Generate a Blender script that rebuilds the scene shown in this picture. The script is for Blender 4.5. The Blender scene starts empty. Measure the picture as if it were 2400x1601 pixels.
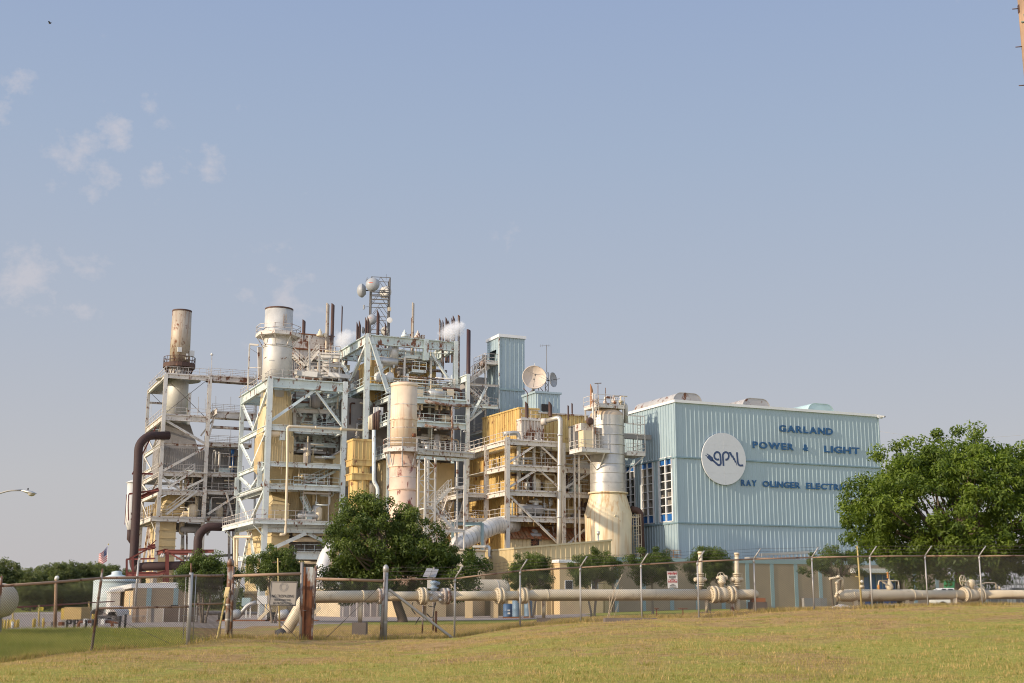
import bpy,math,random
import numpy as np
from mathutils import Vector,Matrix
sc=bpy.context.scene
COL=sc.collection
rnd=random.Random(11)
R=math.radians
# ------------ camera calibration
F,CX,CY,CZ=2987.0,1200.0,800.5,1.6
TH=math.atan(608.5/2987.0)
cT,sT=math.cos(TH),math.sin(TH)
def ray(u,v):
 x=(u-CX)/F;y=(CY-v)/F
 d=cT-y*sT
 return x/d,(sT+y*cT)/d
def W(u,v,Y):
 x,z=ray(u,v)
 return(x*Y,Y,CZ+z*Y)
ROT=R(24.2)
AX,AY=math.cos(ROT),math.sin(ROT)
BX,BY=-AY,AX
_o=W(1582,937,150.0)
OX,OY=_o[0],_o[1]
def p2w(a,b,z):
 return(OX+a*AX+b*BX,OY+a*AY+b*BY,z)
def w2p(x,y,z=0):
 dx,dy=x-OX,y-OY
 return(dx*AX+dy*AY,dx*BX+dy*BY,z)
def onB(u,v,b):
 x,z=ray(u,v)
 Y=(b+OX*BX+OY*BY)/(x*BX+BY)
 return(x*Y-OX)*AX+(Y-OY)*AY,CZ+z*Y
def onA(u,v,a):
 x,z=ray(u,v)
 Y=(a+OX*AX+OY*AY)/(x*AX+AY)
 return(x*Y-OX)*BX+(Y-OY)*BY,CZ+z*Y
def PB(u,v,b):
 a,z=onB(u,v,b);return(a,b,z)
def PA(u,v,a):
 b,z=onA(u,v,a);return(a,b,z)
def PW(u,v,Y):
 return w2p(*W(u,v,Y))
def lerp(p,q,t):
 return tuple(p[i]+(q[i]-p[i])*t for i in range(3))
# ------------ things and parts
class Thing:
 def __init__(s,o,base,plant):s.o,s.base,s.plant,s.n=o,base,plant,{}
def props(o,label=None,cat=None,group=None,kind=None):
 if label:o["label"]=label
 if cat:o["category"]=cat
 if group:o["group"]=group
 if kind:o["kind"]=kind
def thing(name,label,cat,base=(0,0,0),plant=True,group=None):
 o=bpy.data.objects.new(name,None);COL.objects.link(o)
 o.empty_display_size=0.3
 o.location=p2w(*base)if plant else base
 o.rotation_euler=(0,0,ROT if plant else 0)
 props(o,label,cat,group)
 return Thing(o,base,plant)
class MB:
 """collects faces; build() links them as one mesh object"""
 def __init__(s):s.V=[];s.Fc=[];s.S=[]
 def add(s,verts,faces,smooth=False):
  n=len(s.V);s.V+=[tuple(v)for v in verts]
  s.Fc+=[tuple(i+n for i in f)for f in faces]
  s.S+=[smooth]*len(faces)if isinstance(smooth,bool)else list(smooth)
  return s
 def box(s,a0,a1,b0,b1,z0,z1):
  v=[(a0,b0,z0),(a1,b0,z0),(a1,b1,z0),(a0,b1,z0),(a0,b0,z1),(a1,b0,z1),(a1,b1,z1),(a0,b1,z1)]
  return s.add(v,[(0,3,2,1),(4,5,6,7),(0,1,5,4),(1,2,6,5),(2,3,7,6),(3,0,4,7)])
 def hexa(s,bot,top):
  n=len(bot)
  f=[tuple(range(n-1,-1,-1)),tuple(range(n,2*n))]+[(i,(i+1)%n,n+(i+1)%n,n+i)for i in range(n)]
  return s.add(list(bot)+list(top),f)
 def poly(s,pts):return s.add(pts,[tuple(range(len(pts)))])
 def bar(s,p,q,w,h=None,kind='box',up=(0,0,1)):
  h=w if h is None else h
  p,q=Vector(p),Vector(q);d=q-p
  if d.length<1e-6:return s
  d.normalize();up=Vector(up)
  if abs(d.dot(up))>0.95:up=Vector((0,1,0))if abs(d.y)<0.9 else Vector((1,0,0))
  x=d.cross(up).normalized();y=x.cross(d).normalized()
  if kind=='I':
   t,k=h*0.09,w*0.06
   pr=[(-w/2,-h/2),(w/2,-h/2),(w/2,-h/2+t),(k,-h/2+t),(k,h/2-t),(w/2,h/2-t),(w/2,h/2),(-w/2,h/2),(-w/2,h/2-t),(-k,h/2-t),(-k,-h/2+t),(-w/2,-h/2+t)]
  elif kind=='L':
   t=w*0.14
   pr=[(-w/2,-h/2),(w/2,-h/2),(w/2,-h/2+t),(-w/2+t,-h/2+t),(-w/2+t,h/2),(-w/2,h/2)]
  else:
   pr=[(-w/2,-h/2),(w/2,-h/2),(w/2,h/2),(-w/2,h/2)]
  n=len(pr)
  v=[p+x*a+y*b for a,b in pr]+[q+x*a+y*b for a,b in pr]
  return s.add(v,[tuple(range(n-1,-1,-1)),tuple(range(n,2*n))]+[(i,(i+1)%n,n+(i+1)%n,n+i)for i in range(n)])
 def tube(s,pts,r,n=10,caps=True,smooth=True):
  pts=[Vector(p)for p in pts];rr=r if isinstance(r,(list,tuple))else[r]*len(pts)
  rings=[];prev=None
  for i,p in enumerate(pts):
   if i==0:d=pts[1]-p
   elif i==len(pts)-1:d=p-pts[i-1]
   else:d=(pts[i+1]-p).normalized()+(p-pts[i-1]).normalized()
   d=d.normalized()
   if prev is None:
    up=Vector((0,0,1))if abs(d.z)<0.9 else Vector((0,1,0))
    x=d.cross(up).normalized()
   else:
    x=(prev-d*prev.dot(d)).normalized()
   prev=x;y=d.cross(x)
   k=1.0
   if 0<i<len(pts)-1:
    c=(pts[i+1]-p).normalized().dot((p-pts[i-1]).normalized())
    k=1/max(0.6,math.sqrt(max(0.05,(1+c)/2)))
   rings.append([p+(x*math.cos(2*math.pi*j/n)+y*math.sin(2*math.pi*j/n))*rr[i]*(k**0.5)for j in range(n)])
  v=[q for g in rings for q in g];f=[];sm=[]
  for i in range(len(pts)-1):
   for j in range(n):
    f.append((i*n+j,i*n+(j+1)%n,(i+1)*n+(j+1)%n,(i+1)*n+j));sm.append(smooth)
  if caps:
   f.append(tuple(range(n-1,-1,-1)));f.append(tuple((len(pts)-1)*n+j for j in range(n)));sm+=[False,False]
  return s.add(v,f,sm)
 def lathe(s,c,prof,n=24,axis=None,smooth=True,caps=True,phase=0.0):
  """prof: list of (radius, height); axis: direction of height (default up)"""
  c=Vector(c);d=Vector(axis or(0,0,1)).normalized()
  up=Vector((0,0,1))if abs(d.z)<0.9 else Vector((1,0,0))
  x=d.cross(up).normalized();y=d.cross(x)
  if abs(d.z)>0.9:x,y=Vector((1,0,0)),Vector((0,1,0))*(1 if d.z>0 else-1)
  v=[];f=[];sm=[]
  for r,h in prof:
   for j in range(n):
    t=2*math.pi*j/n+phase
    v.append(c+d*h+(x*math.cos(t)+y*math.sin(t))*max(r,1e-4))
  for i in range(len(prof)-1):
   for j in range(n):
    f.append((i*n+j,i*n+(j+1)%n,(i+1)*n+(j+1)%n,(i+1)*n+j));sm.append(smooth)
  if caps:
   f.append(tuple(range(n-1,-1,-1)));f.append(tuple((len(prof)-1)*n+j for j in range(n)));sm+=[False,False]
  return s.add(v,f,sm)
 def ribs(s,p,q,z0,z1,pitch=0.4,depth=0.07,out=None,z1b=None,share=0.3):
  """corrugated wall from plan point p to q; out = outward plan normal; z1b = top at q"""
  p,q=Vector((p[0],p[1])),Vector((q[0],q[1]));L=(q-p).length;d=(q-p)/L
  o=Vector(out).normalized();z1b=z1 if z1b is None else z1b
  n=max(1,round(L/pitch));w=L/n;prof=[]
  e=(1-share)*0.5
  for i in range(n):
   for t,k in((0,0),(e,0),(e+0.06,1),(1-e-0.06,1),(1-e,0)):
    prof.append(((i+t)*w,k*depth))
  prof.append((L,0));v=[]
  for t,k in prof:
   x=p+d*t+o*k
   v.append((x.x,x.y,z0));v.append((x.x,x.y,z1+(z1b-z1)*t/L))
  f=[(2*i,2*i+2,2*i+3,2*i+1)for i in range(len(prof)-1)]
  return s.add(v,f)
 def ring(s,c,r0,r1,z0,z1,n=8,phase=0.0):
  v=[];c=Vector(c)
  for r,z in((r0,z0),(r1,z0),(r1,z1),(r0,z1)):
   for j in range(n):
    t=2*math.pi*j/n+phase
    v.append((c.x+r*math.cos(t),c.y+r*math.sin(t),z))
  f=[]
  for k in range(4):
   for j in range(n):
    f.append((k*n+j,k*n+(j+1)%n,((k+1)%4)*n+(j+1)%n,((k+1)%4)*n+j))
  return s.add(v,f)
 def build(s,name,mat,T=None,parent=None,base=None):
  b=Vector(base if base is not None else(T.base if T else(0,0,0)))
  me=bpy.data.meshes.new(name)
  me.from_pydata([tuple(Vector(v)-b)for v in s.V],[],s.Fc)
  if any(s.S):me.polygons.foreach_set("use_smooth",s.S)
  me.materials.append(mat)
  o=bpy.data.objects.new(name,me);COL.objects.link(o)
  if parent is not None:o.parent=parent
  elif T is not None:o.parent=T.o
  return o
def solo(name,label,cat,mb,mat,base,plant=True,group=None):
 """a thing that is one mesh"""
 o=mb.build(name,mat,base=base)
 o.location=p2w(*base)if plant else base
 o.rotation_euler=(0,0,ROT if plant else 0)
 props(o,label,cat,group)
 return o
def I(T,name,p,q,w,h=None,mat=None,kind='I',up=(0,0,1)):
 return MB().bar(p,q,w,h,kind,up).build(name,mat,T)
def pipe(T,pts,r,mat,name='pipe',n=8):
 return MB().tube(pts,r,n).build(name,mat,T)
def bend(pts,r,k=4):
 """round the corners of a polyline"""
 out=[Vector(pts[0])]
 for i in range(1,len(pts)-1):
  p,a,b=Vector(pts[i]),Vector(pts[i-1]),Vector(pts[i+1])
  u,w=(a-p),(b-p);t=min(r,u.length*0.45,w.length*0.45)
  p0,p1=p+u.normalized()*t,p+w.normalized()*t
  for j in range(k+1):
   s=j/k
   out.append(p0*(1-s)**2+p*2*s*(1-s)+p1*s*s)
 out.append(Vector(pts[-1]));return out
def rail_mb(mb,pts,h=1.07,step=1.6,r=0.045):
 for i in range(len(pts)-1):
  p,q=Vector(pts[i]),Vector(pts[i+1]);L=(q-p).length
  if L<0.05:continue
  for k in(1.0,0.52):mb.bar(p+Vector((0,0,h*k)),q+Vector((0,0,h*k)),r)
  mb.bar(p+Vector((0,0,.09)),q+Vector((0,0,.09)),.02,.16)
  n=max(1,round(L/step))
  for j in range(n+(1 if i==len(pts)-2 else 0)):
   x=p+(q-p)*(j/n);mb.bar(x,x+Vector((0,0,h)),r)
 return mb
def railing(T,pts,mat,h=1.07,step=1.6,r=0.05):
 return rail_mb(MB(),pts,h,step,r).build('railing',mat,T)
def stair(T,p,q,width,mat,side=(1,0,0),rail=True):
 """a flight from p up to q; side = horizontal direction of its width"""
 p,q,w=Vector(p),Vector(q),Vector(side).normalized()*width;m=MB()
 for o in(Vector((0,0,0)),w):
  m.bar(p+o,q+o,.06,.28)
  if rail:
   for hh in(.55,1.0):m.bar(p+o+Vector((0,0,hh)),q+o+Vector((0,0,hh)),.05)
   for k in range(5):x=lerp(p+o,q+o,k/4);m.bar(x,(x[0],x[1],x[2]+1.0),.05)
 n=max(3,int(abs(q.z-p.z)/0.24))
 for k in range(1,n):
  x=p+(q-p)*(k/n);m.bar(x,x+w,.24,.04)
 return m.build('stair',mat,T)
def ladder_mb(m,p,z1,side,cage=False,w=.5):
 p,s_=Vector(p),Vector(side).normalized()*w;up=Vector((0,0,z1-p.z))
 m.bar(p,p+up,.06);m.bar(p+s_,p+s_+up,.06)
 n=int((z1-p.z)/.35)
 for k in range(n):x=p+up*(k/n);m.bar(x,x+s_,.035)
 if cage:
  o=Vector((s_.y,-s_.x,0)).normalized()*.7
  for k in range(int((z1-p.z)/1.1)+1):
   z=Vector((0,0,min(2.2+k*1.1,z1-p.z)))
   m.bar(p+z,p+z+o,.05);m.bar(p+s_+z,p+s_+z+o,.05);m.bar(p+o+z,p+s_+o+z,.05)
  for k in(0,.5,1):x=p+o+s_*k;m.bar(x+Vector((0,0,2.2)),x+up,.05)
 return m
# ------------ materials
def _nt(name):
 m=bpy.data.materials.new(name);m.use_nodes=True
 nt=m.node_tree;b=nt.nodes["Principled BSDF"]
 return m,nt,b
def _mix(nt,fac,a,b,mode='MIX'):
 n=nt.nodes.new("ShaderNodeMix");n.data_type='RGBA';n.blend_type=mode
 for sock,val in((n.inputs[0],fac),(n.inputs[6],a),(n.inputs[7],b)):
  if isinstance(val,bpy.types.NodeSocket):nt.links.new(val,sock)
  elif isinstance(val,(int,float)):sock.default_value=val
  else:sock.default_value=(*val,1)
 return n.outputs[2]
def _noise(nt,vec,scale,detail=4,rough=.6):
 n=nt.nodes.new("ShaderNodeTexNoise");n.inputs["Scale"].default_value=scale
 n.inputs["Detail"].default_value=detail;n.inputs["Roughness"].default_value=rough
 nt.links.new(vec,n.inputs["Vector"]);return n.outputs["Fac"]
def _map(nt,x,a,b,c=0.0,d=1.0):
 n=nt.nodes.new("ShaderNodeMapRange");n.clamp=True
 for i,v in((1,a),(2,b),(3,c),(4,d)):n.inputs[i].default_value=v
 nt.links.new(x,n.inputs[0]);return n.outputs[0]
def _coord(nt,scale=(1,1,1),which="Object"):
 t=nt.nodes.new("ShaderNodeTexCoord");m=nt.nodes.new("ShaderNodeMapping")
 m.inputs["Scale"].default_value=scale
 nt.links.new(t.outputs[which],m.inputs["Vector"]);return m.outputs[0]
RUST=(.17,.062,.024)
def mat(name,col,rough=.6,metal=0.,rust=0.,streak=0.,var=.14,scale=.5,rustcol=RUST,streakcol=None,bump=0.,rscale=1.3):
 m,nt,b=_nt(name);co=_coord(nt)
 big=_noise(nt,co,scale,4)
 c=_mix(nt,_map(nt,big,.3,.7),tuple(x*(1-var)for x in col),tuple(min(.9,x*(1+var))for x in col))
 if streak:
  st=_noise(nt,_coord(nt,(2.6,2.6,.16)),1.0,3,.6)
  t=.74-.32*streak
  c=_mix(nt,_map(nt,st,t,t+.2,0,.75),c,streakcol or tuple(x*.45 for x in col))
 if rust:
  rn=_noise(nt,_coord(nt,(1,1,.6)),rscale,6,.68)
  t=.72-.34*rust
  mk=_map(nt,rn,t,t+.07)
  c=_mix(nt,mk,c,rustcol)
  if metal:
   nt.links.new(_map(nt,mk,0,1,metal,0.1),b.inputs["Metallic"])
 nt.links.new(c,b.inputs["Base Color"])
 if not(rust and metal):b.inputs["Metallic"].default_value=metal
 nt.links.new(_map(nt,big,.3,.7,max(.05,rough-.1),min(1,rough+.1)),b.inputs["Roughness"])
 if bump:
  bp=nt.nodes.new("ShaderNodeBump");bp.inputs["Strength"].default_value=bump;bp.inputs["Distance"].default_value=.05
  nt.links.new(_noise(nt,co,6,3),bp.inputs["Height"]);nt.links.new(bp.outputs[0],b.inputs["Normal"])
 return m
GREEN=mat("aqua_steel_paint",(.53,.60,.565),.5,rust=.52,streak=.45,rscale=.9)
GREENW=mat("pale_aqua_paint",(.62,.665,.63),.5,rust=.44,streak=.35,rscale=1.7)
WHITE=mat("weathered_white_paint",(.62,.59,.53),.55,rust=.40,streak=.35)
WHITER=mat("rusting_white_paint",(.62,.58,.51),.6,rust=.50,streak=.45,rscale=2.0)
RAILM=mat("railing_paint",(.55,.51,.46),.55,rust=.5,rscale=2.5)
RAILG=mat("aqua_railing_paint",(.50,.58,.56),.55,rust=.45,rscale=2.5)
DECK=mat("deck_grating",(.34,.33,.30),.8,rust=.3)
YEL=mat("yellow_siding",(.60,.43,.16),.5,rust=.36,streak=.8,streakcol=(.36,.18,.055),var=.12)
YELF=mat("shaded_stained_yellow_siding",(.46,.31,.13),.55,rust=.4,streak=.9,streakcol=(.20,.095,.035),var=.2)  # front wall's shade put into the darker brown colour, along with real stains
BANDM=mat("shadowed_blue_band",(.19,.28,.31),.5)  # darker than the trim: the band's shadow line is put into its colour
YELC=mat("cream_yellow_siding",(.57,.45,.245),.55,rust=.2,streak=.35,streakcol=(.33,.22,.10))
SHED=mat("tan_siding",(.52,.41,.22),.5,streak=.2,var=.07)
GREY=mat("grey_siding",(.30,.28,.26),.6,rust=.15,streak=.5,streakcol=(.16,.12,.09))
GREYD=mat("dark_grey_siding",(.25,.235,.22),.7,rust=.2,streak=.4)
BLUES=mat("pale_blue_siding",(.335,.425,.455),.45,streak=.42,var=.07,scale=.22,streakcol=(.31,.38,.40))
BLUET=mat("blue_trim",(.28,.38,.385),.5,var=.08)
TRIMW=mat("white_trim",(.72,.72,.70),.5,var=.05)
BRICK=mat("tan_block_wall",(.36,.28,.185),.8,var=.10,streak=.2,streakcol=(.25,.19,.13))
BRICKL=mat("cream_block_wall",(.58,.44,.25),.8,var=.08,streak=.25,streakcol=(.42,.27,.12))
CREAM=mat("cream_tank_paint",(.69,.585,.385),.45,rust=.12,streak=.80,streakcol=(.46,.235,.07),scale=.25,rustcol=(.35,.15,.05))
CREAMP=mat("cream_pipe_paint",(.67,.565,.395),.45,rust=.14,streak=.2,streakcol=(.40,.30,.20),var=.09,rscale=1.8)
PIPEM=mat("grimy_cream_pipe",(.68,.575,.40),.45,rust=.30,streak=.45,streakcol=(.42,.30,.17),var=.12,rscale=2.6,rustcol=(.30,.17,.08))
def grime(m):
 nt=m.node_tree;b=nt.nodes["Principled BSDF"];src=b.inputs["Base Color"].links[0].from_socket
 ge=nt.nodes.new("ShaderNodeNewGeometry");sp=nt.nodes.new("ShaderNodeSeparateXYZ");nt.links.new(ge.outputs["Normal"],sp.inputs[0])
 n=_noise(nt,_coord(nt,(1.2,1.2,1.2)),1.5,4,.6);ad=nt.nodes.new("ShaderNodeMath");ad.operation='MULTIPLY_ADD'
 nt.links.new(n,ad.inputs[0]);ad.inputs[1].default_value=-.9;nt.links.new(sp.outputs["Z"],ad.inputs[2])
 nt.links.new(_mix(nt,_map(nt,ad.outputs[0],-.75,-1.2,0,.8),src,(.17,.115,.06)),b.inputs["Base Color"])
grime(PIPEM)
DUCTS=mat("pale_duct_cladding",(.64,.62,.58),.5,metal=.3,streak=.3,rust=.06)
PINK=mat("pinkish_stack_paint",(.66,.47,.34),.5,rust=.4,streak=.45,streakcol=(.40,.17,.09),rustcol=(.24,.075,.05),rscale=.55)
CREAMS=mat("cream_stack_paint",(.72,.57,.40),.5,rust=.25,streak=.6,streakcol=(.45,.20,.09),rustcol=(.30,.11,.05),rscale=.5)
SILVER=mat("aluminium_cladding",(.50,.47,.41),.42,metal=.5,rust=.15,streak=.55,streakcol=(.36,.33,.28),scale=.8)
SILVERD=mat("dull_aluminium",(.50,.49,.46),.48,metal=.55,streak=.3,rust=.1)
STACK=mat("pale_stack_steel",(.55,.53,.48),.5,metal=.25,rust=.1,streak=.42,streakcol=(.38,.29,.19))
STACKR=mat("rusty_stack_steel",(.44,.37,.28),.6,metal=.2,rust=.5,streak=.7,streakcol=(.26,.13,.06))
VENTP=mat("rusty_vent_pipe",(.085,.045,.032),.75,rust=.4,rustcol=(.2,.1,.06),var=.3)
BROWN=mat("brown_pipe_paint",(.044,.022,.020),.75,var=.25,rust=.15,rustcol=(.15,.07,.045))
RED=mat("red_oxide_steel",(.17,.038,.027),.55,var=.25)
RUSTY=mat("rust_plate",(.20,.075,.03),.8,var=.4,streak=.6,streakcol=(.09,.035,.02))
RUSTW=mat("peeling_rusty_white",(.58,.52,.45),.7,rust=.6,streak=.6,streakcol=(.22,.08,.03))
ROOFR=mat("rusty_tin_roof",(.24,.125,.06),.6,rust=.75,streak=.5,rustcol=(.26,.09,.03),scale=1.5)
DISHG=mat("radome_grey",(.34,.35,.355),.45,var=.04)
DISHC=mat("dish_cream",(.60,.50,.40),.55,var=.12,scale=1.2)
LATT=mat("dark_galvanised",(.14,.13,.12),.6,rust=.3)
GALV=mat("galvanised_steel",(.40,.385,.36),.5,metal=.3,var=.15,rust=.05)
GALVR=mat("rusting_galvanised",(.30,.27,.24),.6,metal=.2,rust=.75,rscale=3,rustcol=(.15,.07,.035))
RAILR=mat("rusty_fence_rail",(.32,.21,.135),.7,rust=.5,rscale=3,rustcol=(.13,.06,.035))
WIRE=mat("fence_wire",(.12,.10,.085),.6,metal=.3,rust=.3)
WIREG=mat("bright_fence_wire",(.17,.155,.135),.5,metal=.4)
CONC=mat("concrete",(.33,.29,.25),.9,var=.2,bump=.3,streak=.2)
CONCD=mat("dark_concrete",(.15,.122,.10),.9,var=.25,bump=.3)
DARK=mat("dark_void",(.022,.02,.018),.8)
GLASS=mat("dark_window_glass",(.03,.032,.033),.12,var=.5,scale=1.5)
GLASSD=mat("dusty_window_glass",(.17,.155,.13),.3,var=.7,scale=1.2)
BLUEP=mat("blue_window_panel",(.02,.115,.34),.35,var=.15)
FRAMEW=mat("white_window_frame",(.68,.68,.67),.5,var=.06)
LETTER=mat("blue_letter",(.012,.085,.21),.4,var=.1)
NAVY=mat("navy_logo",(.035,.065,.15),.5,var=.06)
DISC=mat("white_disc",(.60,.61,.62),.5,var=.03,streak=.1)
SIGNW=mat("white_sign",(.62,.61,.57),.5,var=.05)
SIGND=mat("weathered_sign",(.33,.295,.25),.6,var=.08)
INK=mat("sign_black",(.03,.028,.028),.6)
SIGNR=mat("sign_red",(.34,.02,.025),.5)
YBOL=mat("yellow_bollard",(.56,.40,.08),.5,var=.15,streak=.3)
YTRL=mat("yellow_machine",(.52,.36,.14),.5,rust=.2,streak=.25)
BLACKR=mat("black_rubber",(.025,.024,.023),.8)
CARW=mat("white_car_paint",(.72,.72,.70),.25,var=.03)
BLUED=mat("blue_drum",(.06,.13,.24),.5,var=.25)
GREENB=mat("green_box",(.02,.19,.07),.5)
TANKB=mat("pale_blue_tank",(.56,.64,.63),.5,streak=.25,var=.06)
WOOD=mat("pole_wood",(.34,.215,.125),.8,var=.25,streak=.8,streakcol=(.15,.09,.055),scale=2)
DRYW=mat("dry_stalk",(.52,.42,.30),.9)
PLANK=mat("yellowed_board",(.50,.38,.14),.7,var=.2,streak=.3)
ORANGE=mat("orange_mark",(.72,.12,.04),.6)
FLAGR=mat("flag_red",(.40,.035,.05),.7)
FLAGW=mat("flag_white",(.66,.62,.60),.7)
FLAGB=mat("flag_blue",(.045,.06,.17),.7)
BARK=mat("bark",(.12,.09,.065),.9,var=.3,bump=.5)
BARKP=mat("pale_bark",(.26,.21,.16),.9,var=.3)
GRAV=mat("pale_gravel",(.46,.41,.35),.9,var=.35,scale=6,bump=.6)
PURPLE=mat("faded_purple_paint",(.30,.20,.33),.6)
SOLAR=mat("panel_back",(.42,.38,.34),.5)
BLUEV=mat("blue_grey_actuator",(.25,.33,.40),.45,var=.2,rust=.2)
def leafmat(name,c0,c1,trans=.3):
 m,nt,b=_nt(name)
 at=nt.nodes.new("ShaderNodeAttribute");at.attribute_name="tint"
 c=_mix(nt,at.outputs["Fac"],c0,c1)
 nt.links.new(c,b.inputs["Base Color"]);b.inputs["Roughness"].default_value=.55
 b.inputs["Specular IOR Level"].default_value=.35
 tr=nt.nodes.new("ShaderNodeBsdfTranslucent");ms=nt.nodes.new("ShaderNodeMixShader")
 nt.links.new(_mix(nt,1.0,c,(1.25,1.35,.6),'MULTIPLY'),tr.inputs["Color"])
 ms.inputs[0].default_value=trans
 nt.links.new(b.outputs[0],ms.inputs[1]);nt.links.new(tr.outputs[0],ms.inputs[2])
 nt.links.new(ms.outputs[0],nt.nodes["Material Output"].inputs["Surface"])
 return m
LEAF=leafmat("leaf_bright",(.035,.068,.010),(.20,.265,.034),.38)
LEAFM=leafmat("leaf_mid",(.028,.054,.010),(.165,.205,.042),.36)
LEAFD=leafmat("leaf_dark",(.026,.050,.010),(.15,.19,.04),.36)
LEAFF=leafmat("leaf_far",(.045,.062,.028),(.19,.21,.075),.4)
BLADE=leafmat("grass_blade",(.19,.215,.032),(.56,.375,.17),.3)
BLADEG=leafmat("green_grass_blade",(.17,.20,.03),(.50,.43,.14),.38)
# ------------ camera, sky, sun
cam=bpy.data.cameras.new("camera");cam_o=bpy.data.objects.new("camera",cam);COL.objects.link(cam_o)
cam.sensor_width=36.0;cam.lens=36.0*F/2400.0;cam.clip_end=6000;cam.clip_start=.1
cam_o.location=(0,0,CZ);cam_o.rotation_euler=(math.pi/2+TH,0,0)
sc.camera=cam_o
sc.view_settings.view_transform='Standard';sc.view_settings.look='None'
sc.cycles.volume_bounces=6;sc.cycles.filter_width=1.05;sc.view_settings.exposure=0;sc.view_settings.gamma=1
SUN_EL,SUN_PHI=R(18.5),R(29.0)
sdir=Vector((-math.cos(SUN_PHI)*math.cos(SUN_EL),-math.sin(SUN_PHI)*math.cos(SUN_EL),math.sin(SUN_EL)))
wd=bpy.data.worlds.new("World");sc.world=wd;wd.use_nodes=True
nt=wd.node_tree;bg=nt.nodes["Background"]
sky=nt.nodes.new("ShaderNodeTexSky");sky.sky_type='NISHITA';sky.sun_disc=False
sky.sun_elevation=SUN_EL;sky.sun_rotation=math.atan2(sdir.x,sdir.y)
sky.altitude=150;sky.air_density=1.0;sky.dust_density=2.2;sky.ozone_density=1.2
tc=nt.nodes.new("ShaderNodeTexCoord");sp=nt.nodes.new("ShaderNodeSeparateXYZ");nt.links.new(tc.outputs["Generated"],sp.inputs[0])
STR=.1
ramp=nt.nodes.new("ShaderNodeValToRGB");nt.links.new(sp.outputs["Z"],ramp.inputs[0])
e=ramp.color_ramp.elements
def hz(el,pos,c):el.position=pos;el.color=(c[0]/STR,c[1]/STR,c[2]/STR,1)
hz(e[0],0.0,(.55,.52,.525));hz(e[1],.47,(.325,.42,.625))
for pos,c in((.09,(.535,.535,.56)),(.2,(.46,.505,.595)),(.34,(.385,.47,.62))):
 hz(e.new(pos),pos,c)
hfac=nt.nodes.new("ShaderNodeMapRange");nt.links.new(sp.outputs["Z"],hfac.inputs[0])
for i,v in((1,0.0),(2,.8),(3,.94),(4,.86)):hfac.inputs[i].default_value=v
skyc=_mix(nt,hfac.outputs[0],sky.outputs[0],ramp.outputs[0])
dt=nt.nodes.new("ShaderNodeVectorMath");dt.operation='DOT_PRODUCT';nt.links.new(tc.outputs["Generated"],dt.inputs[0]);dt.inputs[1].default_value=Vector((-.30,-.92,.25)).normalized()
gl=_map(nt,dt.outputs["Value"],-.35,.8,0,1)
skyc=_mix(nt,gl,skyc,_mix(nt,1.0,skyc,(2.4,2.2,2.0),'MULTIPLY'))  # added fill light: sky made brighter behind the camera, out of view
mp=nt.nodes.new("ShaderNodeMapping");nt.links.new(tc.outputs["Generated"],mp.inputs["Vector"])
mp.inputs["Scale"].default_value=(1.0,1.0,1.25)
cn=_noise(nt,mp.outputs[0],44,10,.64)
def math_(op,a,b):
 n=nt.nodes.new("ShaderNodeMath");n.operation=op
 for k,x in enumerate((a,b)):
  if isinstance(x,(int,float)):n.inputs[k].default_value=x
  else:nt.links.new(x,n.inputs[k])
 return n.outputs[0]
acc=None
for u,v,rad,k in((265,290,.034,1.0),(280,330,.030,.8),(180,345,.042,.95),(235,395,.036,.9),(120,425,.030,.8),(205,450,.022,.7),(352,410,.030,1.05),(345,243,.026,.8),(360,288,.022,.6),(430,375,.022,.7),(480,375,.026,.85),(550,245,.02,.5),(5,265,.03,.9),(45,190,.024,.7),(70,640,.055,1.0),(130,615,.038,.9),(10,640,.03,.7),(230,625,.03,.5),(180,715,.028,.55),(640,690,.075,.62),(730,445,.02,.5),(1180,535,.03,.45),(215,105,.022,.4),(2230,0,.05,.45),(15,555,.02,.5)):
 x,z=ray(u*1.0208,v*1.0208);d=Vector((x,1,z)).normalized()
 n=nt.nodes.new("ShaderNodeVectorMath");n.operation='DISTANCE';nt.links.new(tc.outputs["Generated"],n.inputs[0]);n.inputs[1].default_value=d
 m_=_map(nt,n.outputs["Value"],0,rad*.68,.30*k,0)
 acc=m_ if acc is None else math_('MAXIMUM',acc,m_)
cm3=_map(nt,math_('ADD',math_('MULTIPLY',acc,1.0),cn),.62,.86,0,.46)
gate=_map(nt,acc,0,.05)
skyc=_mix(nt,math_('MULTIPLY',cm3,gate),skyc,(.68/STR,.635/STR,.655/STR))
nt.links.new(skyc,bg.inputs["Color"]);bg.inputs["Strength"].default_value=STR
sun=bpy.data.lights.new("sun",'SUN');sun.energy=4.8;sun.angle=R(1.0);sun.color=(1.0,.84,.65)
sun_o=bpy.data.objects.new("sun",sun);COL.objects.link(sun_o);sun_o.location=(-60,-20,60)
sun_o.rotation_euler=sdir.to_track_quat('Z','Y').to_euler()
# ------------ terrain
FL=[(-260,1590,34),(2,1552,38.5),(237,1528,41.6),(448,1509,45.0),(528,1499,48.6),(709,1500,48.8),(736,1500,50.2),(897,1503,51.0)]
FR=[(897,1503,51.0),(1065,1493,53.3),(1219,1471,54.6),(1361,1457,55.6),(1504.5,1451,56.2),(1638,1449,57.0),(1771,1437,58.5),(1908,1430,60.0),(2045,1427,60.6),(2175,1420,61.8),(2303,1420,62.4),(2432,1418,63.2),(2560,1417,64)]
FPT=[W(*p)for p in FL]+[W(*p)for p in FR[1:]]
_fx=np.array([p[0]for p in FPT]);_fyv=np.array([p[1]for p in FPT]);_fz=np.array([p[2]for p in FPT])
_px=np.array([-400,-70,-30,-10,0,10,22,45,400.]);_pz=np.array([-.1,-.1,-.02,.05,.12,.42,.72,.95,1.0])
def sstep(t):
 t=np.clip(t,0,1);return t*t*(3-2*t)
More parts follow.
